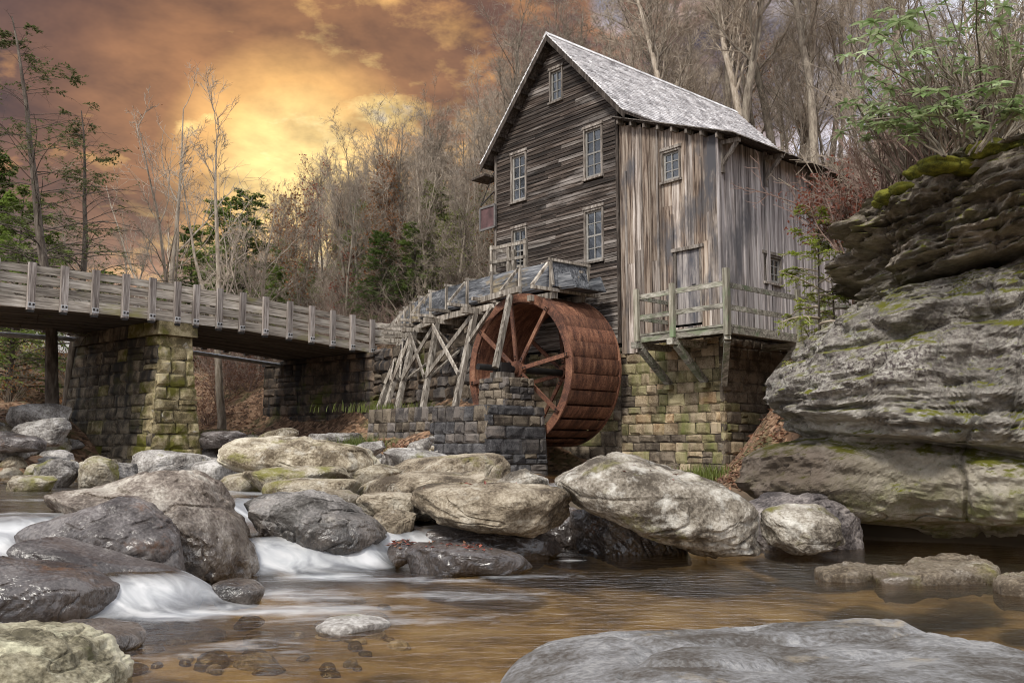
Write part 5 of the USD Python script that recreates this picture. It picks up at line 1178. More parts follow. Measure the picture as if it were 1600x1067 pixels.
stone('rock_lichen', [(0.30, (0.075, 0.065, 0.04)), (0.46, (0.17, 0.15, 0.10)), (0.60, (0.26, 0.235, 0.165)), (0.74, (0.36, 0.33, 0.25))], 2.2, vary=0.0, lichen=((0.43, 0.41, 0.29), 3.5, 0.53, 0.66), moss=0.4, moss_col=(0.10, 0.1, 0.035), bump=0.7, fine=34)
stone('rock_umber', [(0.30, (0.035, 0.030, 0.030)), (0.46, (0.09, 0.078, 0.075)), (0.60, (0.16, 0.14, 0.132)), (0.74, (0.27, 0.24, 0.22))], 1.5, vary=0.0, lichen=((0.36, 0.34, 0.31), 1.8, 0.6, 0.72), moss=0.35, moss_col=(0.10, 0.09, 0.03), bump=1.0, bumpd=0.05, fine=26)
stone('rock_grey', [(0.30, (0.07, 0.062, 0.055)), (0.46, (0.17, 0.155, 0.14)), (0.60, (0.28, 0.265, 0.245)), (0.74, (0.42, 0.40, 0.375))], 1.6, vary=0.2, lichen=((0.46, 0.44, 0.4), 2.4, 0.57, 0.72), moss=0.5, moss_col=(0.11, 0.105, 0.03), bump=0.6, fine=26)


def shape_rock(v, size, seed, rough, cuts=9, cutk=0.6):
    r = np.random.default_rng(seed)
    c = v.mean(0)
    for _ in range(cuts):
        nn = unit(r.normal(0, 1, 3) * [1, 1, 0.8]); d = (v - c) @ nn
        lim = np.quantile(d, r.uniform(0.86, 0.97))
        v = v - np.outer(np.maximum(0, d - lim) * cutk, nn)
    dirs = unit_rows(v - c)
    q = v / size
    bed = unit(r.normal(0, 0.35, 3) + [0, 0, 1]); zeta = q @ bed
    side = q - np.outer(zeta, bed)
    big = fbm(q * 1.7 + seed, 4, seed)
    bedding = np.tanh(fbm(side * 1.1 + np.outer(zeta * 5.5, bed) + 11 + seed, 4, seed + 3) * 4.5)
    facet = np.tanh(fbm(q * 2.6 + 5 + seed, 3, seed + 4) * 5)
    fine = fbm(q * 8 + seed, 4, seed + 5)
    grain = fbm(q * 24 + seed, 3, seed + 6)
    crack = np.clip(1 - np.abs(fbm(side * 2.0 + np.outer(zeta * 4.5, bed) + 31 + seed, 3, seed + 8)) * 15, 0, 1)
    pits = np.clip(fbm(q * 6 + 77 + seed, 2, seed + 9) - 0.28, 0, 1)
    return v + dirs * (size * rough * (big * 1.1 + 0.42 * bedding + 0.40 * facet + 0.45 * fine + 0.2 * grain - 0.38 * crack - 0.9 * pits))[:, None]


ROCKS = {}


def plan_rock(name, label, far, near, ztop, thick, mat, seed, sub=6, rough=0.02):
    """A flat rock laid out in plan: far edge by where it is seen at its top, near edge in metres."""
    pl = np.array([atz(x, y, ztop)[:2] for x, y in far] + list(near))
    d = np.concatenate([np.linspace(a, b, 24, endpoint=False) for a, b in zip(pl, np.roll(pl, -1, 0))])
    c = 0.5 * (pl.min(0) + pl.max(0)); th = np.arctan2(d[:, 1] - c[1], d[:, 0] - c[0]); rr = np.hypot(*(d - c).T)
    o = np.argsort(th); grid = np.linspace(-np.pi, np.pi, 256, endpoint=False)
    R = gaussian_filter(np.interp(grid, th[o], rr[o], period=2 * np.pi), 1.5, mode='wrap')
    m = trimesh.creation.icosphere(subdivisions=sub); x, y, z = np.array(m.vertices).T
    rho = np.hypot(x, y); t = np.arctan2(y, x); rad = np.interp(t, grid, R, period=2 * np.pi)
    ztop = ztop + 0.26 * thick
    v = np.column_stack([c[0] + rad * rho ** 0.45 * np.cos(t), c[1] + rad * rho ** 0.45 * np.sin(t), ztop - thick + thick * np.sign(z) * np.abs(z) ** 0.4])
    size = float(np.sqrt(np.prod(pl.max(0) - pl.min(0))))
    v0 = v.copy()
    r = np.random.default_rng(seed)
    q = v / size
    h = 0.9 * fbm(q * 2.2 + seed, 4, seed) + 0.5 * np.tanh(fbm(q * np.array([3.2, 5.5, 3]) + 9 + seed, 4, seed + 1) * 4) + 0.45 * fbm(q * 10, 4, seed + 2) + 0.22 * fbm(q * 30, 4, seed + 3) - 0.5 * np.clip(fbm(q * 16 + 5, 2, seed + 7) - 0.33, 0, 1) * 4 - 0.7 * np.clip(1 - np.abs(fbm(q * np.array([2.2, 3.5, 2]) + 31, 3, seed + 4)) * 17, 0, 1)
    v[:, 2] += size * rough * h
    v[:, :2] += unit_rows(v0[:, :2] - c) * (size * rough * 0.8 * fbm(q * 3 + 50, 4, seed + 6))[:, None]
    return single(name, (v, np.array(m.faces)), mat, label, 'boulder', smooth=False)


def rock(name, label, pts, Y, depth, mat, seed, sub=6, rough=0.05, p=0.72, q=0.8, lean=0.25, sink=0.0, cat_='boulder', group=None, cuts=7, cutk=0.6):
    W = np.array([at(x, y, Y) for x, y in pts])
    for _ in range(6):      # the outline follows the lean of the rock
        zc0 = W[:, 2].mean()
        W = np.array([at(x, y, Y + lean * np.clip(w[2] - zc0, -0.8, 0.8)) for (x, y), w in zip(pts, W)])
    X2 = W[:, [0, 2]]
    d = np.concatenate([np.linspace(a, b, 24, endpoint=False) for a, b in zip(X2, np.roll(X2, -1, 0))])
    lo, hi = X2.min(0), X2.max(0)
    c = 0.5 * (lo + hi) * 0.5 + d.mean(0) * 0.5
    th = np.arctan2(d[:, 1] - c[1], d[:, 0] - c[0]); rr = np.hypot(*(d - c).T)
    o = np.argsort(th); th, rr = th[o], rr[o]
    grid = np.linspace(-np.pi, np.pi, 256, endpoint=False)
    R = np.interp(grid, th, rr, period=2 * np.pi)
    R = gaussian_filter(R, 1.2, mode='wrap')
    m = trimesh.creation.icosphere(subdivisions=sub)
    x, y, z = np.array(m.vertices).T
    # turn the poles out of the way
    rho = np.hypot(x, z); t = np.arctan2(z, x)
    rad = np.interp(t, grid, R, period=2 * np.pi)
    vx = c[0] + rad * rho ** p * np.cos(t); vz = c[1] + rad * rho ** p * np.sin(t)
    vy = Y + depth * np.sign(y) * np.abs(y) ** q + lean * (vz - c[1])
    v = np.column_stack([vx, vy, vz])
    size = float(np.sqrt((hi - lo).prod()))
    v = shape_rock(v, size, seed, rough, cuts, cutk)
    x0_, x1_ = v[:, 0].min(), v[:, 0].max()      # keep the breadth and height that the place has
    v[:, 0] = lo[0] + (v[:, 0] - x0_) * (hi[0] - lo[0]) / (x1_ - x0_)
    z0_, z1_ = v[:, 2].min(), v[:, 2].max()
    v[:, 2] = lo[1] + (v[:, 2] - z0_) * (hi[1] - lo[1]) / (z1_ - z0_)
    if sink:
        lowf = np.clip((c[1] - v[:, 2]) / max(c[1] - lo[1], 1e-3), 0, 1)
        v[:, 2] -= sink * lowf
    ROCKS[seed] = (v, np.array(m.faces))
    return single(name, (v, np.array(m.faces)), mat, label, cat_, group, smooth=False)


rock('boulder', 'big left boulder with pale dry top and dark wet face above the white water', [(75, 805), (66, 812), (80, 768), (130, 755), (190, 746), (240, 736), (290, 733), (325, 748), (350, 775), (385, 800), (405, 828), (408, 850), (397, 878), (370, 888), (300, 892), (180, 880), (100, 850)], 11.2, 0.95, 'rock_big_left', 108, sink=0.25, rough=0.06)
rock('boulder', 'dark wet humped boulder leaning in front of the big left boulder', [(38, 832), (62, 816), (100, 800), (150, 782), (190, 773), (215, 784), (250, 810), (275, 845), (300, 885), (290, 897), (200, 900), (100, 870), (45, 852)], 10.0, 0.6, 'rock_wet', 2, sink=0.3, rough=0.04, cuts=4)
rock('boulder', 'long dark wet slab of rock with fallen red leaves along its back', [(35, 860), (60, 842), (95, 838), (150, 850), (220, 878), (290, 893), (313, 914), (303, 928), (250, 933), (200, 920), (120, 880)], 9.1, 0.4, 'rock_wet', 33, sink=0.2, rough=0.035, lean=0.3, cuts=2)
rock('boulder', 'near black wet boulder at the left edge below the upper cascade', [(-90, 885), (0, 868), (60, 870), (110, 880), (150, 890), (180, 914), (176, 935), (140, 957), (80, 962), (0, 962), (-90, 970)], 8.4, 0.5, 'rock_wet', 4, sink=0.2, rough=0.04, cuts=4)
rock('boulder', 'rounded yellow grey lichen covered boulder in the bottom left corner', [(-140, 990), (-60, 975), (20, 972), (60, 980), (100, 1003), (130, 1035), (160, 1067), (185, 1130), (100, 1170), (-140, 1170)], 5.9, 0.7, 'rock_lichen', 5, sink=0.15, rough=0.05)
rock('boulder', 'low flat grey pitted rock awash just above the bottom left boulder', [(68, 988), (100, 972), (150, 968), (208, 982), (222, 998), (180, 1010), (80, 1010)], 7.2, 0.32, 'rock_river', 6, sub=5, sink=0.1, rough=0.05, lean=0.6)
rock('boulder', 'small smooth slate grey rock standing alone in the white water', [(328, 922), (345, 910), (370, 904), (395, 908), (412, 922), (400, 934), (340, 934)], 9.2, 0.28, 'rock_river', 7, sub=5, sink=0.12, rough=0.04)
rock('boulder', 'grey blunt nosed boulder right of the middle cascade', [(385, 800), (440, 775), (490, 766), (530, 776), (560, 790), (590, 810), (606, 835), (596, 852), (560, 857), (510, 853), (470, 848), (425, 840), (400, 826)], 12.2, 0.75, 'rock_river', 8, sink=0.1, rough=0.06, lean=0.5)
rock('boulder', 'long pale yellow grey boulder lying across the stream below the abutment', [(343, 700), (355, 688), (390, 682), (430, 680), (480, 684), (530, 691), (570, 700), (594, 722), (575, 742), (545, 756), (420, 745), (350, 733)], 17.2, 0.9, 'rock_tan_high', 9, sink=0.1, rough=0.06)
rock('boulder', 'wavy tan slab below the long pale boulder', [(370, 755), (385, 742), (430, 730), (480, 727), (535, 728), (545, 748), (500, 760), (430, 768)], 15.6, 0.6, 'rock_tan_high', 10, sub=5, sink=0.1, lean=0.6)
rock('boulder', 'flat bleached slab at the edge of the upper pool', [(400, 772), (425, 755), (470, 746), (530, 748), (560, 760), (540, 775), (470, 782)], 14.2, 0.5, 'rock_tan_high', 11, sub=5, sink=0.12, lean=0.8)
rock('boulder', 'broad tan overhanging boulder in the middle of the stream', [(641, 795), (655, 775), (690, 758), (740, 752), (790, 752), (830, 757), (870, 762), (899, 775), (894, 800), (870, 825), (820, 839), (770, 832), (720, 820), (670, 808)], 12.7, 0.8, 'rock_tan', 12, rough=0.05)
rock('boulder', 'largest pale lichened boulder with sloping back in front of the mill base', [(866, 752), (890, 735), (918, 713), (950, 705), (985, 710), (1030, 728), (1080, 745), (1130, 765), (1180, 785), (1184, 800), (1172, 862), (1100, 864), (1060, 852), (1000, 836), (950, 813), (900, 790)], 13.0, 1.0, 'rock_pale', 13, rough=0.05, sink=0.08, lean=0.35, cuts=4, cutk=0.4)
rock('boulder', 'dark wet rock in the shadow under the broad overhanging boulder', [(618, 850), (640, 830), (700, 822), (860, 815), (878, 860), (800, 866), (640, 866)], 13.0, 0.5, 'rock_wet', 14, sink=0.2)
rock('boulder', 'low brown pointed slab at the right end of the white water', [(628, 858), (660, 848), (720, 850), (780, 862), (826, 872), (832, 879), (790, 890), (640, 890)], 11.4, 0.4, 'rock_wet', 15, sub=5, sink=0.15, lean=0.6)
rock('boulder', 'low dark brown rock in the water between the largest pale boulder and the cliff', [(1150, 850), (1165, 790), (1200, 770), (1260, 765), (1330, 790), (1350, 850), (1250, 870)], 14.3, 0.6, 'rock_umber', 47, sink=0.2)
rock('boulder', 'small square grey boulder half under the cliff overhang', [(1186, 800), (1240, 785), (1280, 785), (1308, 808), (1313, 840), (1290, 857), (1240, 857), (1205, 840)], 13.1, 0.6, 'rock_pale', 16, sub=5, sink=0.1, lean=0.4)
plan_rock('boulder', 'small flat pale rock in the pool below the cliff', [(1272, 889), (1300, 880), (1335, 877), (1390, 886)], [tuple(atz(1392, 893, 0.08)[:2]), tuple(atz(1340, 899, 0.08)[:2]), tuple(atz(1285, 897, 0.08)[:2])], 0.08, 0.12, 'rock_tan', 17, sub=5, rough=0.03)
plan_rock('boulder', 'long low brown rock lying against the foot of the cliff', [(1360, 890), (1420, 878), (1470, 868), (1530, 869), (1562, 884)], [tuple(atz(1560, 896, 0.10)[:2]), tuple(atz(1450, 901, 0.10)[:2]), tuple(atz(1375, 898, 0.10)[:2])], 0.10, 0.16, 'rock_tan', 18, sub=5, rough=0.04)
plan_rock('boulder', 'small tan rock at the right edge of the pool', [(1550, 906), (1580, 897), (1620, 894), (1670, 905)], [tuple(atz(1660, 915, 0.10)[:2]), tuple(atz(1610, 918, 0.10)[:2]), tuple(atz(1565, 914, 0.10)[:2])], 0.10, 0.16, 'rock_tan', 19, sub=5, rough=0.04)
plan_rock('boulder', 'huge flat grey slab filling the bottom right foreground', [(745, 1095), (762, 1056), (782, 1028), (850, 1006), (950, 991), (1050, 990), (1150, 980), (1250, 974), (1350, 973), (1410, 986), (1470, 1004), (1560, 1019), (1680, 1042), (1800, 1080)], [(4.2, 3.2), (2.5, 2.6), (0.8, 2.8), (0.0, 3.6)], 0.40, 0.5, 'rock_smooth', 20, sub=7, rough=0.014)
rock('boulder', 'dark wet rock under the overhanging side of the largest pale boulder', [(890, 800), (930, 790), (1000, 805), (1060, 835), (1080, 868), (960, 868), (890, 850)], 13.6, 0.5, 'rock_wet', 46, sink=0.2)
rock('boulder', 'dark rock in the gap behind the overhanging boulder and the largest pale boulder', [(830, 800), (860, 785), (900, 790), (935, 810), (940, 850), (900, 860), (840, 858)], 14.6, 0.6, 'rock_wet', 45, sink=0.3)
rock('boulder', 'smooth brown whaleback ledge below the bearing pier', [(545, 775), (575, 748), (640, 735), (700, 738), (760, 747), (740, 775), (640, 782)], 14.6, 0.8, 'rock_tan', 21, sink=0.25, lean=0.8, rough=0.05)
rock('boulder', 'smooth grey ledge of rock at the foot of the bearing pier', [(598, 740), (640, 717), (700, 711), (765, 707), (800, 716), (795, 745), (700, 750)], 17.5, 0.9, 'rock_tan', 22, sink=0.3, lean=0.8, rough=0.05)
rock('boulder', 'tan rock with a dark hollow between the cascade and the overhanging boulder', [(552, 787), (570, 770), (620, 767), (650, 774), (642, 802), (600, 806), (558, 800)], 13.4, 0.45, 'rock_tan', 23, sub=5, sink=0.15)
rock('boulder', 'small brown rounded rock beside the nose of the grey blunt boulder', [(578, 815), (590, 802), (620, 795), (648, 800), (650, 822), (620, 835), (590, 832)], 12.8, 0.35, 'rock_tan', 24, sub=5, sink=0.2)
rock('boulder', 'small peaked pale rock in front of the bearing pier footing', [(766, 760), (795, 736), (815, 731), (850, 750), (860, 765), (800, 775)], 14.4, 0.5, 'rock_pale', 25, sub=5, sink=0.25)
rock('boulder', 'tilted flat slab leaning on the low stone wall', [(634, 700), (640, 692), (672, 681), (680, 684), (676, 698), (655, 706), (640, 706)], 21.5, 0.4, 'rock_grey', 26, sub=5, sink=0.1, rough=0.05)
rock('boulder', 'grey rock among fallen leaves left of the tilted slab', [(595, 712), (605, 699), (640, 700), (655, 712), (630, 722), (600, 722)], 20.5, 0.45, 'rock_grey', 27, sub=5, sink=0.15)
rock('boulder', 'speckled pale rock right of the bright grass tuft', [(556, 700), (572, 692), (597, 688), (602, 700), (585, 710), (560, 710)], 22.5, 0.45, 'rock_grey', 28, sub=5, sink=0.1)
rock('boulder', 'low dark purple rock at the foot of the abutment', [(482, 684), (500, 678), (530, 677), (565, 676), (567, 690), (540, 694), (490, 692)], 26.5, 0.6, 'rock_grey', 29, sub=5, sink=0.1)
rock('boulder', 'flat brown angular slab under the abutment wall', [(402, 684), (420, 674), (448, 668), (470, 672), (470, 682), (440, 688), (405, 690)], 29.5, 0.6, 'rock_tan_high', 30, sub=5, sink=0.1)
rock('boulder', 'dark brown rock under the bridge left of the abutment', [(315, 690), (322, 676), (350, 672), (385, 673), (395, 685), (370, 694), (325, 696)], 29.0, 0.6, 'rock_wet', 31, sub=5, sink=0.1)
rock('boulder', 'pale grey rounded boulder on the far left bank', [(15, 655), (18, 636), (40, 630), (80, 631), (106, 635), (104, 652), (60, 660), (25, 662)], 26.5, 0.6, 'rock_grey', 34, sub=5, sink=0.15)
rock('boulder', 'sloping bleached slab left of the bridge pier', [(20, 672), (60, 658), (100, 652), (108, 670), (95, 690), (60, 690)], 25.0, 0.5, 'rock_grey', 35, sub=5, sink=0.15)
rock('boulder', 'dark flat slab at the left edge of the stream', [(-40, 690), (0, 672), (40, 680), (72, 688), (60, 698), (0, 704), (-40, 704)], 22.0, 0.5, 'rock_wet', 36, sub=5, sink=0.15)
rock('boulder', 'rounded grey rock in front of the mossy bridge pier', [(57, 745), (62, 728), (85, 716), (108, 722), (118, 748), (90, 756), (62, 754)], 17.0, 0.4, 'rock_grey', 37, sub=5, sink=0.15)
rock('boulder', 'tan rounded rock right of the grey one before the mossy pier', [(122, 745), (128, 722), (150, 711), (175, 716), (182, 745), (160, 755), (128, 754)], 17.0, 0.4, 'rock_tan_high', 38, sub=5, sink=0.15)
rock('boulder', 'low tan rock at the rim of the upper pool on the left', [(15, 752), (40, 742), (75, 742), (95, 752), (70, 762), (25, 762)], 15.5, 0.4, 'rock_tan_high', 39, sub=5, sink=0.15)
rock('boulder', 'grey stepped rock between the pier rocks and the big left boulder', [(150, 735), (175, 722), (215, 722), (215, 745), (190, 755), (155, 752)], 17.6, 0.5, 'rock_river', 40, sub=5, sink=0.15)
rock('boulder', 'pale low rock just breaking the brown water in the middle', [(496, 978), (520, 966), (560, 962), (606, 972), (608, 982), (560, 988), (508, 987)], 7.9, 0.3, 'rock_grey', 41, sub=5, sink=0.03, lean=0.9, rough=0.03)
rock('boulder', 'small wet rock with red leaves beside the slab in the white water', [(604, 862), (612, 846), (632, 842), (650, 850), (650, 868), (620, 874)], 11.8, 0.25, 'rock_wet', 42, sub=5, sink=0.1)

for k, (pts_, Y_, mt_) in enumerate([([(345, 760), (360, 742), (400, 736), (430, 742), (425, 760), (380, 768)], 16.0, 'rock_tan_high'), ([(470, 790), (490, 768), (540, 764), (570, 775), (560, 792)], 13.4, 'rock_tan_high'), ([(600, 716), (620, 704), (670, 702), (700, 712), (680, 724), (620, 724)], 19.5, 'rock_grey'), ([(700, 772), (712, 752), (760, 744), (800, 752), (800, 772)], 15.2, 'rock_tan'), ([(630, 790), (640, 768), (690, 758), (720, 765), (700, 790)], 14.0, 'rock_tan'), ([(200, 724), (215, 706), (270, 702), (320, 710), (330, 724), (260, 732)], 20.0, 'rock_grey'), ([(300, 740), (310, 722), (345, 716), (370, 728), (360, 744)], 18.5, 'rock_grey'), ([(530, 745), (545, 728), (600, 724), (630, 736), (610, 752), (550, 756)], 17.0, 'rock_tan_high'), ([(790, 790), (800, 770), (840, 764), (880, 775), (880, 800), (820, 806)], 14.6, 'rock_tan'), ([(445, 735), (460, 722), (510, 720), (530, 730), (500, 742)], 18.2, 'rock_grey')]):
    rock('boulder', 'flat slab wedged into the rock shelf between the bridge pier and the wheel', pts_, Y_, 0.6, mt_, 150 + k, sub=5, sink=0.25, lean=0.9, rough=0.05, group='slabs of the rock shelf')

# scattered smaller stones of the stream, copies of three
protos = []
for k, (mt, nm) in enumerate((('rock_river', 'stream_rock'), ('rock_grey', 'stream_rock'), ('rock_tan_high', 'stream_rock'))):
    m = trimesh.creation.icosphere(subdivisions=3)
    v = np.array(m.vertices) * [0.5, 0.36, 0.22]
    protos.append((shape_rock(v, 0.7, 60 + k, 0.06, 12), np.array(m.faces), mt))
r_ = np.random.default_rng(77)
spots = []
for (x0, x1, y0, y1, nn_, s0, s1) in [(0, 110, 690, 740, 22, .5, 1.2), (0, 230, 735, 762, 16, .4, .9), (180, 350, 712, 748, 22, .45, 1.1), (300, 400, 690, 720, 12, .6, 1.2), (330, 420, 740, 790, 9, .4, .8), (540, 660, 705, 735, 14, .35, .8), (650, 770, 700, 722, 6, .3, .7), (560, 700, 800, 850, 8, .3, .6), (1180, 1330, 860, 885, 4, .3, .6), (-20, 100, 655, 690, 10, .6, 1.3), (150, 640, 945, 1060, 55, .12, .45)]:
    for _ in range(nn_):
        spots.append((r_.uniform(x0, x1), r_.uniform(y0, y1), r_.uniform(s0, s1)))
firsts = {}
for i, (px, py, sc) in enumerate(spots):
    k = i % 3
    lo, hi = 6.0, 34.0
    ys = np.linspace(lo, hi, 220); d_ = ray(px, py)
    gz_ = ground(d_[0] * ys, ys); hit = np.nonzero(EYE + d_[2] * ys < gz_)[0]
    if not len(hit):
        continue
    y_ = ys[hit[0]]; x_ = d_[0] * y_; z_ = float(ground(x_, y_)[0]) + 0.03 * sc
    lab, grp = 'small grey or tan stream rock in the shallows between the larger boulders', 'small rocks scattered along the stream'
    if k not in firsts:
        v, f, mt = protos[k]
        pth = thing('stream_rock', lab, 'rock', (x_, y_, z_), group=grp)
        origin[pth] = np.zeros(3)
        part(pth, 'stone', (v, f), mt, smooth=True)
        firsts[k] = pth
    else:
        copy_of(firsts[k], 'stream_rock', (x_, y_, z_), r_.uniform(0, 360), sc, lab, 'rock', grp, tiltx=r_.normal(0, 10), sz=sc * r_.uniform(0.7, 1.4))

# ------------------------------------------------------------------ the cliff on the right
QA = np.array([0, .22, .46, .64, .74, .84, 1.0])
QP = np.array([(13.5, 9.2), (9.3, 11.6), (6.4, 13.2), (5.15, 14.5), (5.15, 15.7), (5.9, 17.4), (8.6, 21.0)])
qx, qy = CubicSpline(QA, QP[:, 0]), CubicSpline(QA, QP[:, 1])
NA_, NZ_ = 560, 330
aa = np.linspace(0, 1, NA_) ** 1.0
base_ = np.stack([qx(aa), qy(aa)], 1)
tg = np.stack([qx(aa, 1), qy(aa, 1)], 1); tg /= np.linalg.norm(tg, axis=1, keepdims=True)
out_ = np.stack([-tg[:, 1], tg[:, 0]], 1)
if out_[NA_ // 3] @ np.array([0, -1]) < 0:
    out_ = -out_
# smooth the normals round the nose
out_ = gaussian_filter(out_, (18, 0), mode='nearest'); out_ /= np.linalg.norm(out_, axis=1, keepdims=True)
zn = np.interp(aa, [0, .22, .46, .64, .74, 1], [5.15, 4.72, 4.18, 4.02, 4.0, 4.0])      # under the top block
z2 = np.interp(aa, [0, .22, .46, .6, .74, 1], [3.55, 3.5, 3.35, 3.05, 2.95, 3.0])        # ledge below it
z1 = np.interp(aa, [0, .22, .4, .5, .64, .74, 1], [1.0, 1.15, 1.42, 1.58, 1.66, 1.7, 1.7])  # undercut above the lower body
prof = np.zeros((NA_, NZ_)); zz_ = np.zeros((NA_, NZ_))
for i, a in enumerate(aa):
    ntop = zn[i] + np.interp(a, [0, .3, .55, .7, 1], [1.9, 1.75, 1.85, 1.75, 1.0])
    nose = np.interp(a, [0.45, 0.62, 0.8, 1.0], [0, 1, 1, 0.6])
    lowb = np.interp(a, [0, .33, .42, .47, .53, .60, .72, .85, 1], [1, 1, .9, -.5, -.8, 1.6, 3.0, 2.2, .5])
    up_in = -0.8 * np.interp(a, [.42, .6, .8, 1], [0, 1, 1, .6])
    nd = np.interp(a, [0, .32, .43, .56, .63, 1], [.10, .2, 1.0, 1.0, .25, .2]); nu = np.interp(a, [0, .15, .3, .5, .62, 1], [.25, .35, .9, 1, .8, .4])
    K = [(-1.2, -1.9), (0.02, -1.8), (0.22 + .15 * (1 - nose), -1.35), (0.40, -.35 + .25 * lowb), (0.52, -.10 + .3 * lowb), (0.85, .05 + .38 * lowb), (z1[i] - .32, .0 + .38 * lowb), (z1[i] - .16, .25 - .40 * nd + .2 * lowb), (z1[i] - .02, .28 - .90 * nd), (z1[i] + .02, .25 - .70 * nd), (z1[i] + .10, .33), (z1[i] + .32, .43 + .12 * nose), (z1[i] + .55, .36 + .3 * nose), (2.35, .40 + .42 * nose), (z2[i] - .12, .12 + .38 * nose), (z2[i] - .02, -.16 + .3 * nose), (z2[i] + .05, -.05 + .3 * nose), (z2[i] + .3, .02 + .12 * nose), (zn[i] - .25, -.42 - .1 * nose), (zn[i] - .05, -.45 - .3 * nu - .1 * nose), (zn[i], -.35 - .85 * nu + up_in), (zn[i] + .03, -.3 - .6 * nu + up_in), (zn[i] + .07, -.15 - .15 * nu + up_in), (zn[i] + .30, -.02 + up_in), (zn[i] + .8, .02 + up_in), (zn[i] + 1.25, -.06 + up_in), (ntop - .12, -.3 + up_in), (ntop, -.75 + up_in), (ntop + .12, -1.5 + up_in), (ntop + .3, -3.2 + up_in)]
    K = np.array(K)
    kz = np.maximum.accumulate(K[:, 0] + np.arange(len(K)) * 1e-4)
    # rows gather where the profile turns
    cum = np.concatenate([[0], np.cumsum(np.hypot(np.diff(kz), 0.6 * np.diff(K[:, 1])) + 0.03)])
    s_ = np.linspace(0, cum[-1], NZ_)
    zz_[i] = np.interp(s_, cum, kz); prof[i] = np.interp(s_, cum, K[:, 1])
zz_ = gaussian_filter(zz_, (3, 0.5)); prof = gaussian_filter(prof, (4, 0.6))
P3 = np.stack([base_[:, 0, None] + out_[:, 0, None] * prof, base_[:, 1, None] + out_[:, 1, None] * prof, zz_], -1)
along = np.broadcast_to(np.cumsum(np.concatenate([[0], np.linalg.norm(np.diff(base_, axis=0), axis=1)]))[:, None], zz_.shape)
tilt_ = zz_ + np.clip(zz_ - 2.2, 0, 3) / 3 * 0.22 * along          # strata climb to the right higher up
ups = np.clip((zz_ - 3.7) / 0.6, 0, 1)
lowm = np.clip((zz_ - 0.3) / 0.6, 0, 1) * np.clip((1.75 - zz_) / 0.4, 0, 1)
s1 = fbm(np.stack([P3[..., 0] * 0.5, P3[..., 1] * 0.5, tilt_ * 2.6], -1), 5, 41)
s2 = fbm(np.stack([P3[..., 0] * 1.1, P3[..., 1] * 1.1, tilt_ * 11], -1), 3, 42)
s3 = fbm(P3 * 0.8, 4, 43); s4 = fbm(P3 * 7, 3, 44)
step = lambda x: np.tanh(x * 5)
s5 = fbm(np.stack([P3[..., 0] * 1.5, P3[..., 1] * 1.5, tilt_ * 1.6], -1), 4, 48)
disp = ups * (0.20 * step(s1) + 0.09 * step(s2 * 1.3) + 0.20 * step(s5 * 0.9)) + (1 - ups) * (0.045 * s1 + 0.025 * s2) + 0.22 * s3 + 0.035 * s4
crev = np.clip(1 - np.abs(s1) * 14, 0, 1); warp = 0.30 * fbm(np.stack([P3[..., 0] * 0.55, P3[..., 1] * 0.55, zz_ * 0.8], -1), 3, 51)
def ledges(freq, seed, amp):
    t = (tilt_ + warp) * freq + 0.35 * fbm(np.stack([P3[..., 0] * 1.3, P3[..., 1] * 1.3, zz_ * 0.4], -1), 3, seed)
    f = t - np.floor(t)
    k = np.floor(t)
    m = np.clip(0.5 + 1.6 * fbm(np.stack([P3[..., 0] * 0.7 + k * 3.7, P3[..., 1] * 0.7, k * 5.1], -1), 3, seed + 1), 0, 1.3)
    saw = np.where(f < 0.16, -1 + f / 0.16 * 1.9, 0.9 - (f - 0.16) * 0.9)
    return amp * m * saw
disp = disp + ups * (ledges(2.4, 61, 0.14) + ledges(6.5, 63, 0.055)) + (1 - ups) * (1 - lowm) * np.clip(0.15 + 1.7 * fbm(P3 * 0.5 + 90, 3, 91), 0, 1.2) * (ledges(0.8, 65, 0.15) + ledges(3.3, 67, 0.025)) + lowm * (ledges(2.3, 69, 0.075) * np.clip(0.3 + 1.5 * fbm(P3 * 0.6 + 40, 3, 92), 0, 1) + ledges(7, 75, 0.02))
crust = fbm(P3 * 14, 3, 71); disp += 0.024 * crust * (1 - lowm * 0.3) + 0.06 * lowm * np.tanh(fbm(P3 * np.array([1.2, 1.2, 2.5]) + 17, 4, 74) * 5)
blk = np.tanh(fbm(P3 * np.array([1.5, 1.5, 2.2]), 4, 72) * 6); disp += 0.09 * blk * (1 - 0.35 * lowm)
joint = np.clip(1 - np.abs(fbm(np.stack([along * 0.55 + 0.25 * zz_, zz_ * 0.35, 0 * zz_], -1), 3, 73)) * 22, 0, 1); disp -= 0.13 * joint
disp -= crev * (0.16 * ups + 0.03 * (1 - ups) * (1 - lowm))
band = np.exp(-((zz_ - (z1[:, None] + 0.42)) / 0.25) ** 2); disp += band * 0.10 * step(fbm(np.stack([P3[..., 0] * 0.8, P3[..., 1] * 0.8, tilt_ * 9], -1), 3, 45) * 1.5)
vert = np.clip(1 - np.abs(fbm(np.stack([P3[..., 0] * 1.2, P3[..., 1] * 1.2, zz_ * 0.25], -1), 3, 46)) * 16, 0, 1); disp -= 0.07 * vert * (1 - ups)
P3[..., :2] += out_[:, None, :] * disp[..., None]
P3[..., 2] += 0.05 * fbm(P3 * 1.3, 3, 47)
CLIFF = P3
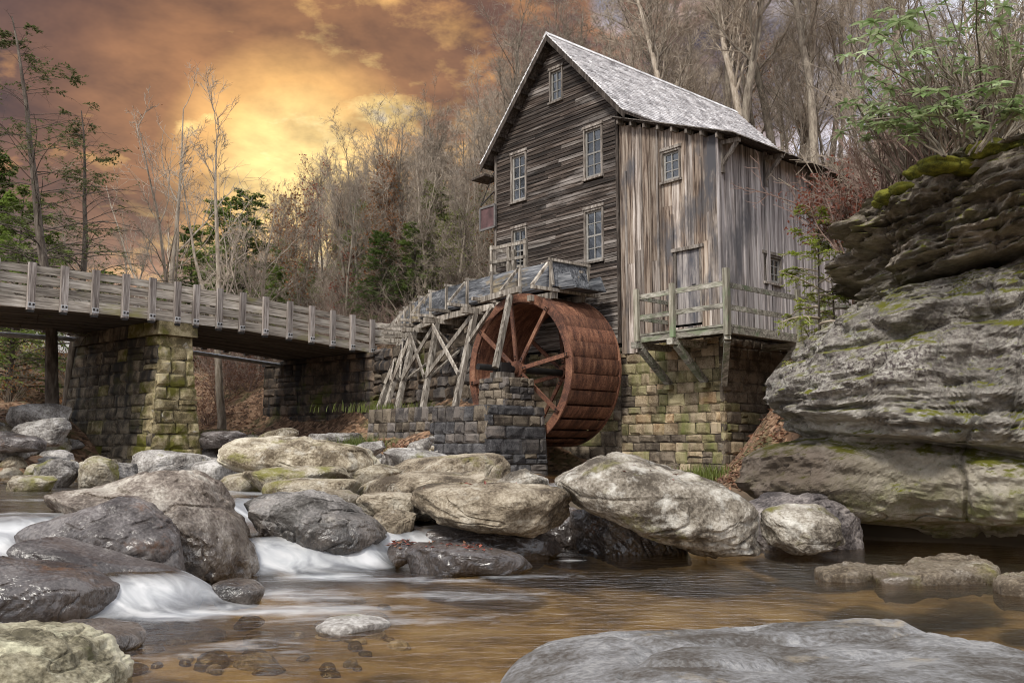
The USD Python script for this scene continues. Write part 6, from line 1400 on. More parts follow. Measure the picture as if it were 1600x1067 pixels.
n = {'g': ('geometry', {}), 's': ('separate_xyz', {}), 'sn': ('separate_xyz', {}), 'n1': ('noise_texture', {'scale': 0.9, 'detail': 9.0, 'roughness': 0.65}), 'n2': ('noise_texture', {'scale': 12.0, 'detail': 6.0, 'roughness': 0.7}), 'n3': ('noise_texture', {'scale': 2.6, 'detail': 8.0, 'roughness': 0.66}),
     'mps': ('mapping', {'scale': (1.6, 1.6, 5.0)}), 'n4': ('noise_texture', {'scale': 1.0, 'detail': 7.0, 'roughness': 0.65, 'distortion': 0.5}),
     'a1': ('math', {'math_type': 'multiply', 'value2': 0.40}), 'a2': ('math', {'math_type': 'multiply_add', 'value2': 0.35}), 'a3': ('math', {'math_type': 'multiply_add', 'value2': 0.25}),
     'r': ('rgb_ramp', {'ramp': [(0.38, (0.05, 0.043, 0.038)), (0.45, (0.14, 0.128, 0.11)), (0.51, (0.26, 0.24, 0.21)), (0.57, (0.38, 0.36, 0.32)), (0.66, (0.52, 0.50, 0.46))]}),
     'pale': ('mix', {'color2': (0.36, 0.37, 0.33)}), 'pm': ('map_range', {'from_min': 0.54, 'from_max': 0.68, 'to_min': 0.0, 'to_max': 0.6, 'clamp': True}),
     'dk': ('mix', {'mix_type': 'multiply', 'color2': (0.72, 0.66, 0.60)}), 'dkz': ('map_range', {'from_min': 3.7, 'from_max': 4.5, 'clamp': True}), 'dkn': ('math', {'math_type': 'multiply_add', 'value2': 0.9}),
     # crusty dark lichen over the main body
     'cr': ('mix', {'color2': (0.075, 0.060, 0.058)}), 'v': ('noise_texture', {'scale': 17.0, 'detail': 5.0, 'roughness': 0.75}), 'cn': ('map_range', {'from_min': 0.46, 'from_max': 0.58, 'clamp': True}), 'cz': ('map_range', {'from_min': 1.9, 'from_max': 2.5, 'clamp': True}), 'cz2': ('map_range', {'from_min': 4.3, 'from_max': 3.6, 'clamp': True}), 'cm': ('math', {'math_type': 'multiply'}), 'cm2': ('math', {'math_type': 'multiply'}), 'cq': ('map_range', {'from_min': 0.36, 'from_max': 0.52, 'clamp': True}), 'cm3': ('math', {'math_type': 'multiply'}),
     # green film low down, moss on ledges
     'gf': ('mix', {'color2': (0.115, 0.115, 0.028)}), 'gz1': ('map_range', {'from_min': 1.15, 'from_max': 0.6, 'clamp': True}), 'gq': ('map_range', {'from_min': 0.42, 'from_max': 0.60, 'to_max': 0.85, 'clamp': True}), 'gm': ('math', {'math_type': 'multiply'}),
     'tan': ('mix', {'color2': (0.31, 0.27, 0.195)}), 'tz': ('map_range', {'from_min': 1.8, 'from_max': 1.3, 'to_max': 0.5, 'clamp': True}),
     'ms': ('mix', {'color2': (0.105, 0.105, 0.010)}), 'mu': ('math', {'math_type': 'multiply_add', 'value2': 0.42}), 'mr': ('map_range', {'from_min': 0.80, 'from_max': 0.93, 'clamp': True}),
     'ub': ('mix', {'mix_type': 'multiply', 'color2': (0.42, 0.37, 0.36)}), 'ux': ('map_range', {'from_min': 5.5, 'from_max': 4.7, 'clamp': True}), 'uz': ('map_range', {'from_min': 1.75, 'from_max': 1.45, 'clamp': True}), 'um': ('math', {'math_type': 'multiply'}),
     'bs': ('math', {'math_type': 'multiply_add', 'value2': 0.5}), 'b': ('bump', {'strength': 0.85, 'distance': 0.05}), 'p': ('principled_bsdf', {'roughness': 0.85, 'specular_ior_level': 0.25})}
mk('cliff_rock', n, [('g.position', 's.vector'), ('g.normal', 'sn.vector'), ('g.position', 'n1.vector'), ('g.position', 'n2.vector'), ('g.position', 'n3.vector'), ('g.position', 'mps.vector'), ('mps.vector', 'n4.vector'), ('g.position', 'v.vector'),
    ('n1.fac', 'a1.value1'), ('n4.fac', 'a2.value1'), ('a1.value', 'a2.value3'), ('n2.fac', 'a3.value1'), ('a2.value', 'a3.value3'), ('a3.value', 'r.fac'),
    ('n3.fac', 'pm.value'), ('pm.result', 'pale.fac'), ('r.color', 'pale.color1'), ('s.z', 'tz.value'), ('tz.result', 'tan.fac'), ('pale.color', 'tan.color1'),
    ('s.z', 'dkz.value'), ('dkz.result', 'dk.fac'), ('tan.color', 'dk.color1'),
    ('v.fac', 'cn.value'), ('s.z', 'cz.value'), ('s.z', 'cz2.value'), ('cn.result', 'cm.value1'), ('cz.result', 'cm.value2'), ('cm.value', 'cm2.value1'), ('cz2.result', 'cm2.value2'), ('n1.fac', 'cq.value'), ('cm2.value', 'cm3.value1'), ('cq.result', 'cm3.value2'), ('cm3.value', 'cr.fac'), ('dk.color', 'cr.color1'),
    ('s.z', 'gz1.value'), ('n3.fac', 'gq.value'), ('gz1.result', 'gm.value1'), ('gq.result', 'gm.value2'), ('gm.value', 'gf.fac'), ('cr.color', 'gf.color1'),
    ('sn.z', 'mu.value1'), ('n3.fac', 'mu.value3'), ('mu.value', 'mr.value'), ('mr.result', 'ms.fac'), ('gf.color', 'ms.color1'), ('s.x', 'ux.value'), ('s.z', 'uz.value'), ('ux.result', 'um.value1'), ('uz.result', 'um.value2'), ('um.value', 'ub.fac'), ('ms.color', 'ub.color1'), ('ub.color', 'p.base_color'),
    ('n2.fac', 'bs.value1'), ('v.fac', 'bs.value3'), ('bs.value', 'b.height'), ('b.normal', 'p.normal')])
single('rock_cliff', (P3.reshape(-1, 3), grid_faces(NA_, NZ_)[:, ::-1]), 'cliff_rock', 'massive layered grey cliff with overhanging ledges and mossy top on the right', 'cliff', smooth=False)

# ------------------------------------------------------------------ trees
def barkmat(name, ramp, moss=0.0):
    n = {'g': ('geometry', {}), 'mp': ('mapping', {'scale': (9, 9, 2.2)}), 'n1': ('noise_texture', {'scale': 1.0, 'detail': 6.0, 'roughness': 0.65}), 'r': ('rgb_ramp', {'ramp': ramp}), 'oi': ('object_info', {}), 'rv': ('map_range', {'to_min': 0.65, 'to_max': 1.3}), 'h': ('hsv', {}), 'b': ('bump', {'strength': 0.5, 'distance': 0.03}), 'p': ('principled_bsdf', {'roughness': 0.9, 'specular_ior_level': 0.2})}
    mk(name, n, [('g.position', 'mp.vector'), ('mp.vector', 'n1.vector'), ('n1.fac', 'r.fac'), ('r.color', 'h.color'), ('oi.random', 'rv.value'), ('rv.result', 'h.value'), ('h.color', 'p.base_color'), ('n1.fac', 'b.height'), ('b.normal', 'p.normal')])


barkmat('bark', [(0.3, (0.07, 0.056, 0.043)), (0.5, (0.17, 0.143, 0.112)), (0.7, (0.30, 0.265, 0.21))])
barkmat('bark_pale', [(0.3, (0.12, 0.095, 0.07)), (0.5, (0.25, 0.21, 0.165)), (0.7, (0.39, 0.34, 0.28))])
barkmat('bark_dark', [(0.3, (0.03, 0.024, 0.02)), (0.5, (0.075, 0.06, 0.048)), (0.7, (0.15, 0.128, 0.104))])
barkmat('twigs', [(0.3, (0.155, 0.122, 0.092)), (0.5, (0.275, 0.228, 0.178)), (0.7, (0.39, 0.335, 0.27))])
barkmat('twigs_rosy', [(0.3, (0.11, 0.07, 0.058)), (0.5, (0.2, 0.135, 0.11)), (0.7, (0.3, 0.215, 0.18))])
leaf('needles', (0.20, 0.27, 0.06), (0.085, 0.13, 0.03), trans=0.4)
leaf('needles_dull', (0.13, 0.15, 0.055), (0.06, 0.075, 0.03), trans=0.3)
leaf('needles_light', (0.105, 0.135, 0.03), (0.05, 0.075, 0.02), trans=0.3)
leaf('leaf_red', (0.26, 0.075, 0.042), (0.12, 0.045, 0.03))
leaf('leaf_orange', (0.38, 0.17, 0.05), (0.2, 0.09, 0.035))
leaf('leaf_rust', (0.22, 0.10, 0.05), (0.11, 0.055, 0.033))
leaf('leaf_dull', (0.20, 0.21, 0.06), (0.10, 0.11, 0.035), trans=0.4)
leaf('leaf_yellowgreen', (0.42, 0.45, 0.08), (0.22, 0.28, 0.045), trans=0.45)
leaf('rhododendron_leaf', (0.42, 0.49, 0.27), (0.14, 0.22, 0.07), rough=0.35, trans=0.3)
leaf('leaf_litter', (0.26, 0.13, 0.075), (0.09, 0.048, 0.032), trans=0.1)
leaf('leaf_litter_red', (0.26, 0.06, 0.035), (0.12, 0.035, 0.025), trans=0.1)
leaf('grass_blade', (0.16, 0.19, 0.04), (0.075, 0.095, 0.025), trans=0.4)
stone('moss', [(0.3, (0.045, 0.045, 0.007)), (0.5, (0.11, 0.11, 0.012)), (0.7, (0.2, 0.19, 0.022))], 4.0, vary=0.25, bump=1.0, fine=60, bumpd=0.03)


def walk(start, d, L, r0, n, wob, up, r, tip=0.3, droop=0.0):
    N = len(start)
    P = np.zeros((N, n, 3)); P[:, 0] = start
    d = unit_rows(np.array(d, float))
    for i in range(1, n):
        d = unit_rows(d + r.normal(0, wob, (N, 3)) + np.array([0, 0, up - droop * i / n]))
        P[:, i] = P[:, i - 1] + d * (np.asarray(L)[:, None] / (n - 1))
    R = np.asarray(r0)[:, None] * (1 - (1 - tip) * np.linspace(0, 1, n))[None]
    return P, R


def spawn(P, R, per, fmin, r, ang, ratio, rr, minr=0.004, fpow=1.0, falloff=0.55):
    """Children along the given tubes: starts, directions, lengths, radii."""
    N, n, _ = P.shape
    idx = np.repeat(np.arange(N), per)
    f = fmin + (1 - fmin) * r.random(len(idx)) ** fpow
    k = np.minimum((f * (n - 1)).astype(int), n - 2); w = (f * (n - 1) - k)[:, None]
    a, b = P[idx, k], P[idx, k + 1]
    st = a * (1 - w) + b * w
    t = unit_rows(b - a)
    rad = (R[idx, k] * (1 - w[:, 0]) + R[idx, k + 1] * w[:, 0])
    side = unit_rows(np.cross(t, r.normal(0, 1, t.shape)))
    an = np.radians(r.uniform(*ang, len(idx)))[:, None]
    d = t * np.cos(an) + side * np.sin(an)
    Lp = np.linalg.norm(np.diff(P, axis=1), axis=2).sum(1)[idx]
    L = Lp * ratio * (1 - falloff * f) * r.uniform(0.6, 1.25, len(idx))
    return st, d, L, np.maximum(rad * rr, minr)


def hardwood(seed, H=15, r0=0.2, limbs=22, clear=0.35, ang=(28, 55), ratio=0.42, c2=6, c3=5, c4=4, lean=(0, 0), wob=0.05, up1=0.10, forks=0, minr=0.0075):
    r = np.random.default_rng(seed)
    P0, R0 = walk(np.array([[0, 0, -0.4]]), [[lean[0], lean[1], 1]], [H], [r0], 14, wob, 0.05, r, tip=0.12)
    R0[:, 0] *= 1.35
    trunks, TR = [(P0, R0)], [(P0, R0)]
    if forks:
        st, d, L, rr = spawn(P0, R0, forks, 0.3, r, (14, 26), 0.85, 0.75, fpow=2.0, falloff=0.75)
        P, R = walk(st, d, L, rr, 14, wob, 0.06, r, tip=0.12); trunks.append((P, R))
    Pa, Ra = np.concatenate([p for p, _ in trunks]), np.concatenate([q for _, q in trunks])
    per = max(3, limbs // len(Pa))
    st, d, L, rr = spawn(Pa, Ra, per, clear, r, ang, ratio, 0.48, minr * 2, falloff=0.6)
    P1, R1 = walk(st, d, L, rr, 8, 0.13, up1, r, tip=0.25)
    st, d, L, rr = spawn(P1, R1, c2, 0.15, r, (25, 58), 0.46, 0.55, minr * 1.4, falloff=0.35)
    P2, R2 = walk(st, d, L, rr, 6, 0.16, 0.09, r, tip=0.35)
    st, d, L, rr = spawn(P2, R2, c3, 0.1, r, (22, 55), 0.55, 0.6, minr, falloff=0.2)
    P3_, R3 = walk(st, d, L, rr, 4, 0.12, 0.05, r, tip=0.5)
    st, d, L, rr = spawn(P3_, R3, c4, 0.05, r, (20, 55), 0.75, 0.7, minr * 0.8, falloff=0.1)
    P4, R4 = walk(st, d, L, rr, 3, 0.10, 0.04, r, tip=0.6)
    return dict(trunk=cat([tubes(Pa, Ra, 9)]), limbs=cat([tubes(P1, R1, 6)]), twigs=cat([tubes(P2, R2, 4), tubes(P3_, R3, 3), tubes(P4, R4, 3)]), ends=(P4, P3_))


def leaf_quads(pos, r, size, n_per=1, flat=0.5, droop=0.0):
    pos = np.repeat(pos, n_per, 0) + r.normal(0, size * 0.7, (len(pos) * n_per, 3))
    N = len(pos)
    a = unit_rows(r.normal(0, 1, (N, 3)) * [1, 1, flat] - [0, 0, droop]); b = unit_rows(np.cross(a, r.normal(0, 1, (N, 3))))
    s = size * r.uniform(0.6, 1.3, N)[:, None]
    v = np.stack([pos, pos + a * s * 0.5 + b * s * 0.32, pos + a * s, pos + a * s * 0.5 - b * s * 0.32], 1).reshape(-1, 3)
    f = np.arange(N * 4).reshape(-1, 4)
    return v, f


def conifer(seed, H=9, r0=0.14, dens=1.0, sparse=False, spread=0.30):
    r = np.random.default_rng(seed)
    P0, R0 = walk(np.array([[0, 0, -0.3]]), [[0, 0, 1]], [H], [r0], 14, 0.02 if not sparse else 0.05, 0.08, r, tip=0.1)
    nb = int((70 if not sparse else 46) * dens)
    f = np.linspace(0.12 if not sparse else 0.25, 0.97, nb)
    k = np.minimum((f * 13).astype(int), 12); w = (f * 13 - k)[:, None]
    st = P0[0, k] * (1 - w) + P0[0, k + 1] * w
    az = r.uniform(0, 2 * np.pi, nb) + np.arange(nb) * 2.4
    d = np.stack([np.cos(az), np.sin(az), r.uniform(-0.1, 0.35, nb) + 0.5 * f], 1)
    L = H * spread * (1.08 - f) ** 0.8 * r.uniform(0.6, 1.2, nb) + 0.25
    P1, R1 = walk(st, d, L, np.maximum(0.035 * (1.1 - f), 0.008), 8, 0.06, 0.0, r, droop=0.16)
    s2, d2, L2, r2 = spawn(P1, R1, 9 if not sparse else 8, 0.2, r, (40, 70), 0.42, 0.5, 0.005)
    d2[:, 2] *= 0.35; d2[:, 2] -= 0.12
    P2, R2 = walk(s2, d2, L2, r2, 5, 0.08, 0.0, r, droop=0.12)
    keep = np.ones(len(P2), bool)
    if sparse:
        keep = fbm(P2[:, 2] * 0.55 + seed, 2, seed) > 0.0
    Q = P2[keep]
    m = 30 if not sparse else 18
    idx = np.repeat(np.arange(len(Q)), m); ff = r.random(len(idx)) * 4
    kk = np.minimum(ff.astype(int), 3); ww = (ff - kk)[:, None]
    pos = Q[idx, kk] * (1 - ww) + Q[idx, kk + 1] * ww
    t = unit_rows(Q[idx, kk + 1] - Q[idx, kk]); side = unit_rows(np.cross(t, [0, 0, 1])) * np.where(r.random(len(idx)) < 0.5, 1, -1)[:, None]
    a = unit_rows(t * 0.6 + side + r.normal(0, 0.25, t.shape)); b = unit_rows(np.cross(a, [0, 0, 1]) + r.normal(0, 0.3, t.shape))
    s = (0.145 if not sparse else 0.115) * r.uniform(0.6, 1.3, len(idx))[:, None] * (H / 9) ** 0.5
    v = np.stack([pos, pos + a * s * 0.5 + b * s * 0.17, pos + a * s, pos + a * s * 0.5 - b * s * 0.17], 1).reshape(-1, 3)
    return dict(trunk=cat([tubes(P0, R0, 8)]), limbs=cat([tubes(P1, R1, 4), tubes(P2, R2, 3)]), foliage=(v, np.arange(len(v)).reshape(-1, 4)))


def shrub(seed, H=2.2, stems=14, c2=7, c3=5, minr=0.004, spread=0.55):
    r = np.random.default_rng(seed)
    az = r.uniform(0, 2 * np.pi, stems)
    st = np.stack([np.cos(az), np.sin(az), 0 * az], 1) * r.uniform(0, 0.25, stems)[:, None]
    d = np.stack([np.cos(az) * spread, np.sin(az) * spread, np.ones(stems)], 1)
    P1, R1 = walk(st, d, H * r.uniform(0.6, 1.2, stems), np.full(stems, 0.014), 8, 0.13, 0.03, r, tip=0.3)
    s, d, L, rr = spawn(P1, R1, c2, 0.2, r, (25, 60), 0.45, 0.6, minr)
    P2, R2 = walk(s, d, L, rr, 5, 0.18, 0.04, r, tip=0.5)
    s, d, L, rr = spawn(P2, R2, c3, 0.1, r, (25, 65), 0.55, 0.7, minr * 0.8)
    P3_, R3 = walk(s, d, L, rr, 4, 0.2, 0.03, r, tip=0.6)
    return dict(stems=cat([tubes(P1, R1, 5)]), twigs=cat([tubes(P2, R2, 3), tubes(P3_, R3, 3)]), ends=(P3_, P2))


def put(name, parts_, label, cat_, loc, group=None, rz=0, scale=1.0):
    """A thing built once at the origin and turned and scaled where it stands."""
    path = numbered('/World/' + name)
    x = UsdGeom.Xform.Define(stage, path)
    m = Gf.Matrix4d(1).SetScale(scale) * Gf.Matrix4d(1).SetRotate(Gf.Rotation(Gf.Vec3d(0, 0, 1), rz)) * Gf.Matrix4d(1).SetTranslate(Gf.Vec3d(*map(float, loc)))
    x.AddTransformOp().Set(m)
    origin[path] = np.zeros(3)
    tag(x, label, cat_, group)
    for pn, (mesh_, mt, sm) in parts_.items():
        q = part(path, pn, mesh_, mt, smooth=sm)
        if pn not in ('trunk', 'stem'):
            tag(stage.GetPrimAtPath(q), kind='stuff')
    return path


def gpos(px, Y, dz=0.0):
    x = (px - 800) / 1434.0 * Y
    return np.array([x, Y, float(ground(x, Y)[0]) + dz])


def hw_parts(t, bark='bark', tw='twigs'):
    return {'trunk': (t['trunk'], bark, True), 'limbs': (t['limbs'], bark, True), 'crown_twigs': (t['twigs'], tw, False)}


GROUPS = [(420, 'thin bare tree on the low far hill behind the left half of the bridge', 'bare trees behind the left of the bridge'), (640, 'bare grey tree in the thicket behind the right half of the bridge', 'bare trees behind the right of the bridge'), (800, 'bare grey tree on the hillside between the trestle and the gable', 'bare trees left of the gable'), (1150, 'bare brown tree standing behind the mill roof', 'bare trees behind the mill roof'), (9999, 'bare brown tree on the slope behind the lean-to and the cliff', 'bare trees behind the cliff')]
kinds = [hardwood(101, 14, 0.17, 26, 0.3), hardwood(102, 15.5, 0.2, 24, 0.38, (22, 45), 0.36), hardwood(103, 13, 0.14, 28, 0.22, (30, 60), 0.40, forks=1), hardwood(104, 17, 0.22, 22, 0.42, (25, 50), 0.38), hardwood(105, 11, 0.11, 26, 0.2, (22, 50), 0.38, forks=2)]
first = {}
fr = np.random.default_rng(5)


def forest_tree(k, px, Y, scale, label=None, group=None, name='bare_tree'):
    if label is None:
        label, group = next((l, g) for x, l, g in GROUPS if px < x)
    loc = gpos(px, Y, -0.1); rz = fr.uniform(0, 360)
    if k not in first:
        first[k] = put(name, hw_parts(kinds[k], ['bark', 'bark_pale', 'bark', 'bark', 'bark_pale'][k]), label, 'tree', loc, group, rz, scale)
        return first[k]
    return copy_of(first[k], name, loc, rz, scale, label, 'tree', group, sz=scale * fr.uniform(0.9, 1.12))


for i in range(330):
    u_ = fr.random()
    Y = 40 + 62 * fr.random() ** 1.15
    px = fr.uniform(-60, 1640)
    # open sky above the left end of the bridge; tall wood to the right
    if px < 420 and (Y < 62 or fr.random() < 0.55):
        continue
    if px < 700 and Y < 44:
        continue
    if px > 860 and fr.random() < 0.5:
        continue
    sc = fr.uniform(0.62, 0.95) * (0.62 if px < 420 else 0.78 if px < 640 else 0.92 if px < 760 else 1.12)
    forest_tree(int(fr.integers(5)), px, Y, sc)
# taller trunks behind the mill roof, each where the photograph shows it
for px, Y, k, sc, lb in [(1068, 44, 3, 1.15, 'tall bare tree rising right behind the middle of the pale mill roof'), (1100, 40, 1, 1.25, 'tall slender pale trunk behind the far half of the mill roof'), (1140, 47, 3, 1.2, 'tall bare tree behind the roof end'), (1168, 39, 3, 1.2, 'thick dark bare trunk just behind the far end of the mill roof'),
                      (1205, 42, 1, 1.35, 'straight bare trunk right of the far roof end'), (1232, 46, 3, 1.3, 'bare trunk against pale sky between roof end and red bush'), (1262, 50, 1, 1.3, 'pale bare trunk left of the red twigged bush'), (1290, 40, 3, 1.15, 'yellowish bare trunk above the lean-to eave'), (1330, 55, 4, 1.5, 'thin forked bare tree behind the red twigged bush'), (1385, 48, 1, 1.2, 'bare trunk half hidden behind the cliff shrubs'), (890, 52, 2, 1.15, 'bare crown spreading above the peak of the gable'), (960, 50, 4, 1.35, 'bare multi stemmed crown left of the roof ridge middle')]:
    forest_tree(k, px, Y, sc, lb)

# the two near bare trees and the ragged hemlock beyond the bridge
t2 = hardwood(211, 14.6, 0.17, 18, 0.22, (24, 42), 0.55, c2=5, c3=3, c4=2, forks=1, wob=0.035, minr=0.009)
pth = put('bare_tree', hw_parts(t2, 'bark_pale', 'twigs'), 'slim bare tree with brown leaves at its top left of the forked bare tree', 'tree', gpos(264, 37, -0.2), rz=40)
rr_ = np.random.default_rng(3); e = t2['ends'][0][:, -1]; e = e[(rr_.random(len(e)) < 0.10) & (e[:, 2] > 7)]
tag(stage.GetPrimAtPath(part(pth, 'leaves', leaf_quads(e, rr_, 0.10), 'leaf_rust')), kind='stuff')
t3 = hardwood(219, 12.6, 0.18, 18, 0.35, (22, 45), 0.5, c2=5, c3=4, c4=3, forks=2, wob=0.04, lean=(0.05, 0), minr=0.009)
put('bare_tree', hw_parts(t3, 'bark_pale', 'twigs'), 'forked bare tree against the glow behind the middle of the bridge', 'tree', gpos(345, 36, -0.2), rz=200)
t4 = hardwood(223, 9, 0.12, 22, 0.12, (35, 65), 0.5, c2=6, c3=5, c4=4, forks=2)
put('bare_tree', hw_parts(t4, 'bark_pale', 'twigs'), 'low spreading bare tree with pale branches just behind the bridge railing', 'tree', gpos(400, 42, -0.2), rz=20)
hs = conifer(301, 14.2, 0.24, 1.9, True, 0.34)
put('hemlock', {'trunk': (hs['trunk'], 'bark_dark', True), 'limbs': (hs['limbs'], 'bark_dark', False), 'needles': (hs['foliage'], 'needles_dull', False)}, 'tall ragged thin hemlock at the left behind the bridge', 'tree', gpos(78, 30, -0.2))
hs2 = conifer(302, 12.0, 0.18, 1.7, True, 0.34)
put('hemlock', {'trunk': (hs2['trunk'], 'bark_dark', True), 'limbs': (hs2['limbs'], 'bark_dark', False), 'needles': (hs2['foliage'], 'needles_dull', False)}, 'second thin hemlock stem leaning close right of the tall ragged one', 'tree', gpos(100, 31.5, -0.2), rz=70)
con = [conifer(311, 9, 0.14, 1.7), conifer(312, 8, 0.12, 1.6, spread=0.36)]
cfirst = {}
for px, Y, k, sc, lb in [(318, 47, 0, 1.05, 'dense green hemlock behind the forked bare tree'), (372, 48, 1, 1.15, 'broad green hemlock right of the forked bare tree'), (285, 48, 1, 0.95, 'green hemlock between the two near bare trees'), (8, 36, 1, 1.15, 'green hemlock cut by the left edge of the picture'), (-40, 40, 0, 1.2, 'dark hemlock beyond the left edge behind the railing'), (150, 48, 1, 0.7, 'small green hemlock right of the ragged tall one'), (590, 43, 1, 0.72, 'dark green hemlock among bare trunks left of the mill'), (690, 47, 0, 0.75, 'slim dark hemlock left of the hanging sign'), (645, 44, 1, 0.75, 'green hemlock in the wood above the trestle'), (425, 46, 1, 0.6, 'low green hemlock at the foot of the bare wood'), (545, 58, 0, 0.8, 'green hemlock behind the red leaved sapling'), (470, 50, 1, 0.5, 'small hemlock above the right end of the railing')]:
    loc = gpos(px, Y, -0.2)
    if k not in cfirst:
        cfirst[k] = put('hemlock', {'trunk': (con[k]['trunk'], 'bark_dark', True), 'limbs': (con[k]['limbs'], 'bark_dark', False), 'needles': (con[k]['foliage'], 'needles', False)}, lb, 'tree', loc, None, 30 * k, sc)
    else:
        copy_of(cfirst[k], 'hemlock', loc, fr.uniform(0, 360), sc, lb, 'tree')
# trees and saplings still in leaf
for px, Y, H, mt, lb, frac, sz_ in [(490, 56, 9.5, 'leaf_red', 'tall sapling with red leaves at the skyline left of centre', 0.16, 0.14), (540, 45, 4.5, 'leaf_red', 'low red leaved sapling behind the right end of the railing', 0.16, 0.12), (150, 35, 4.2, 'leaf_orange', 'small orange leaved tree behind the railing on the left', 0.4, 0.14), (205, 36, 3.6, 'leaf_rust', 'small rust leaved tree right of the orange one', 0.5, 0.13), (560, 60, 8, 'leaf_rust', 'brownish red leaved tree in the hillside wood', 0.25, 0.16), (690, 62, 9, 'leaf_rust', 'thin rust leaved tree left of the gable eave', 0.22, 0.15), (610, 50, 5, 'leaf_orange', 'yellow brown leaved sapling above the trestle end', 0.22, 0.13), (1222, 60, 12, 'leaf_orange', 'tree with orange leaves high up behind the roof end', 0.16, 0.18), (1415, 30, 6.5, 'leaf_rust', 'tree with reddish leaves above the cliff shrubs', 0.2, 0.10)]:
    t = hardwood(400 + px, H, 0.05 + 0.006 * H, 20, 0.2, (25, 55), 0.42, c2=6, c3=5, c4=3)
    r4 = np.random.default_rng(px); e = t['ends'][0].reshape(-1, 3); e = e[r4.random(len(e)) < frac]
    q = hw_parts(t, 'bark', 'twigs'); q['leaves'] = (leaf_quads(e, r4, sz_, 2 if frac > 0.28 else 1), mt, False)
    put('leafy_sapling', q, lb, 'tree', gpos(px, Y, -0.1))

sap_first = {}
for i in range(34):
    k = i % 3
    px, Y, sc = fr.uniform(420, 790), fr.uniform(42, 66), fr.uniform(0.7, 1.3)
    lb, grp = [('sapling still holding rust coloured leaves in the hillside thicket', 'rust leaved saplings'), ('sapling with thin orange brown leaves in the hillside thicket', 'orange brown saplings'), ('sapling with dull yellow green leaves in the hillside thicket', 'yellow green saplings')][k]
    if k not in sap_first:
        t = hardwood(480 + k, 6.5, 0.07, 18, 0.15, (25, 55), 0.45, c2=6, c3=5, c4=3)
        r4 = np.random.default_rng(k + 70); e = t['ends'][0].reshape(-1, 3); e = e[r4.random(len(e)) < 0.22]
        q = hw_parts(t, 'bark', 'twigs'); q['leaves'] = (leaf_quads(e, r4, 0.12, 1), ['leaf_rust', 'leaf_orange', 'leaf_dull'][k], False)
        sap_first[k] = put('leafy_sapling', q, lb, 'tree', gpos(px, Y, -0.1), grp, 0, sc)
    else:
        copy_of(sap_first[k], 'leafy_sapling', gpos(px, Y, -0.1), fr.uniform(0, 360), sc, lb, 'tree', grp)

# undergrowth on the hillside: one mass
br_ = [shrub(501, 2.6), shrub(502, 2.0, 18), shrub(503, 3.4, 10)]
protos_b = [(cat([s['stems'], s['twigs']]), 'twigs' if i != 1 else 'twigs_rosy', False) for i, s in enumerate(br_)]
N = 1500
r5 = np.random.default_rng(8)
Yb = 41 + 50 * r5.random(N) ** 1.2; pxb = r5.uniform(-100, 1500, N)
ok = ~((pxb < 330) & (Yb < 45)) & ~((pxb > 880) & (r5.random(N) < 0.6))
Yb, pxb = Yb[ok], pxb[ok]
Xb = (pxb - 800) / 1434 * Yb; Zb = ground(Xb, Yb)
pos = np.column_stack([Xb, Yb, Zb - 0.1])
ub = scatter('/World/undergrowth', protos_b, (pos, rand_quats(len(pos), r5, True), np.repeat(r5.uniform(0.6, 1.35, len(pos))[:, None], 3, 1)), r5.integers(0, 3, len(pos)))
tag(ub, 'tangled bare undergrowth covering the hillside between the trunks', 'undergrowth', kind='stuff')

# shrubs beyond the bridge on the leafy bank
sfirst = {}
def bank_shrub(k, loc, sc, label, group, mt='twigs', leafm=None, frac=0.4, name='bank_shrub'):
    key = (k, mt, leafm)
    if key not in sfirst:
        s = shrub(520 + k * 7 + len(sfirst), 1.6, 14, 6, 5)
        q = {'stems': (s['stems'], mt, False), 'twigs': (s['twigs'], mt, False)}
        if leafm:
            r6 = np.random.default_rng(k + 5); e = s['ends'][0].reshape(-1, 3); e = e[r6.random(len(e)) < frac]
            q['leaves'] = (leaf_quads(e, r6, 0.075, 1), leafm, False)
        sfirst[key] = put(name, q, label, 'shrub', loc, group, fr.uniform(0, 360), sc)
    else:
        copy_of(sfirst[key], name, loc, fr.uniform(0, 360), sc, label, 'shrub', group)
for px, Y, sc in [(325, 38, 1.0), (345, 40, 1.2), (362, 41, 1.1), (385, 40.5, 1.0), (335, 44, 1.3), (400, 43, 1.2)]:
    bank_shrub(0, gpos(px, Y), sc, 'rust leaved shrub on the bank seen under the right bridge span', 'rust leaved shrubs under the right span', 'twigs_rosy', 'leaf_rust', 0.5)
for px, Y, sc in [(10, 36, 1.1), (35, 39, 1.3), (110, 36, 1.0), (125, 40, 1.2), (95, 43, 1.4), (60, 46, 1.5)]:
    bank_shrub(1, gpos(px, Y), sc, 'orange brown shrub on the far bank seen under the left bridge span', 'orange brown shrubs under the left span', 'twigs', 'leaf_orange', 0.3)
for px, Y, sc in [(20, 44, 1.6), (80, 50, 1.7), (390, 45, 1.4), (340, 50, 1.7), (45, 52, 1.8)]:
    bank_shrub(2, gpos(px, Y), sc, 'yellow green shrub on the bank beyond the bridge', 'yellow green shrubs beyond the bridge', 'twigs', 'leaf_yellowgreen', 0.5)

# ------------------------------------------------------------------ growth on the cliff
ctop = CLIFF[:, int(NZ_ * 0.80):].reshape(-1, 3)
ctree = cKDTree(ctop[:, :2])
def top_z(x, y):
    d, i = ctree.query([x, y])
    zc = ctop[ctree.query_ball_point([x, y], max(0.35, d + 0.05)), 2].max()
    return zc if d < 1.2 else max(float(ground(x, y)[0]), zc if d < 2.5 else -9)


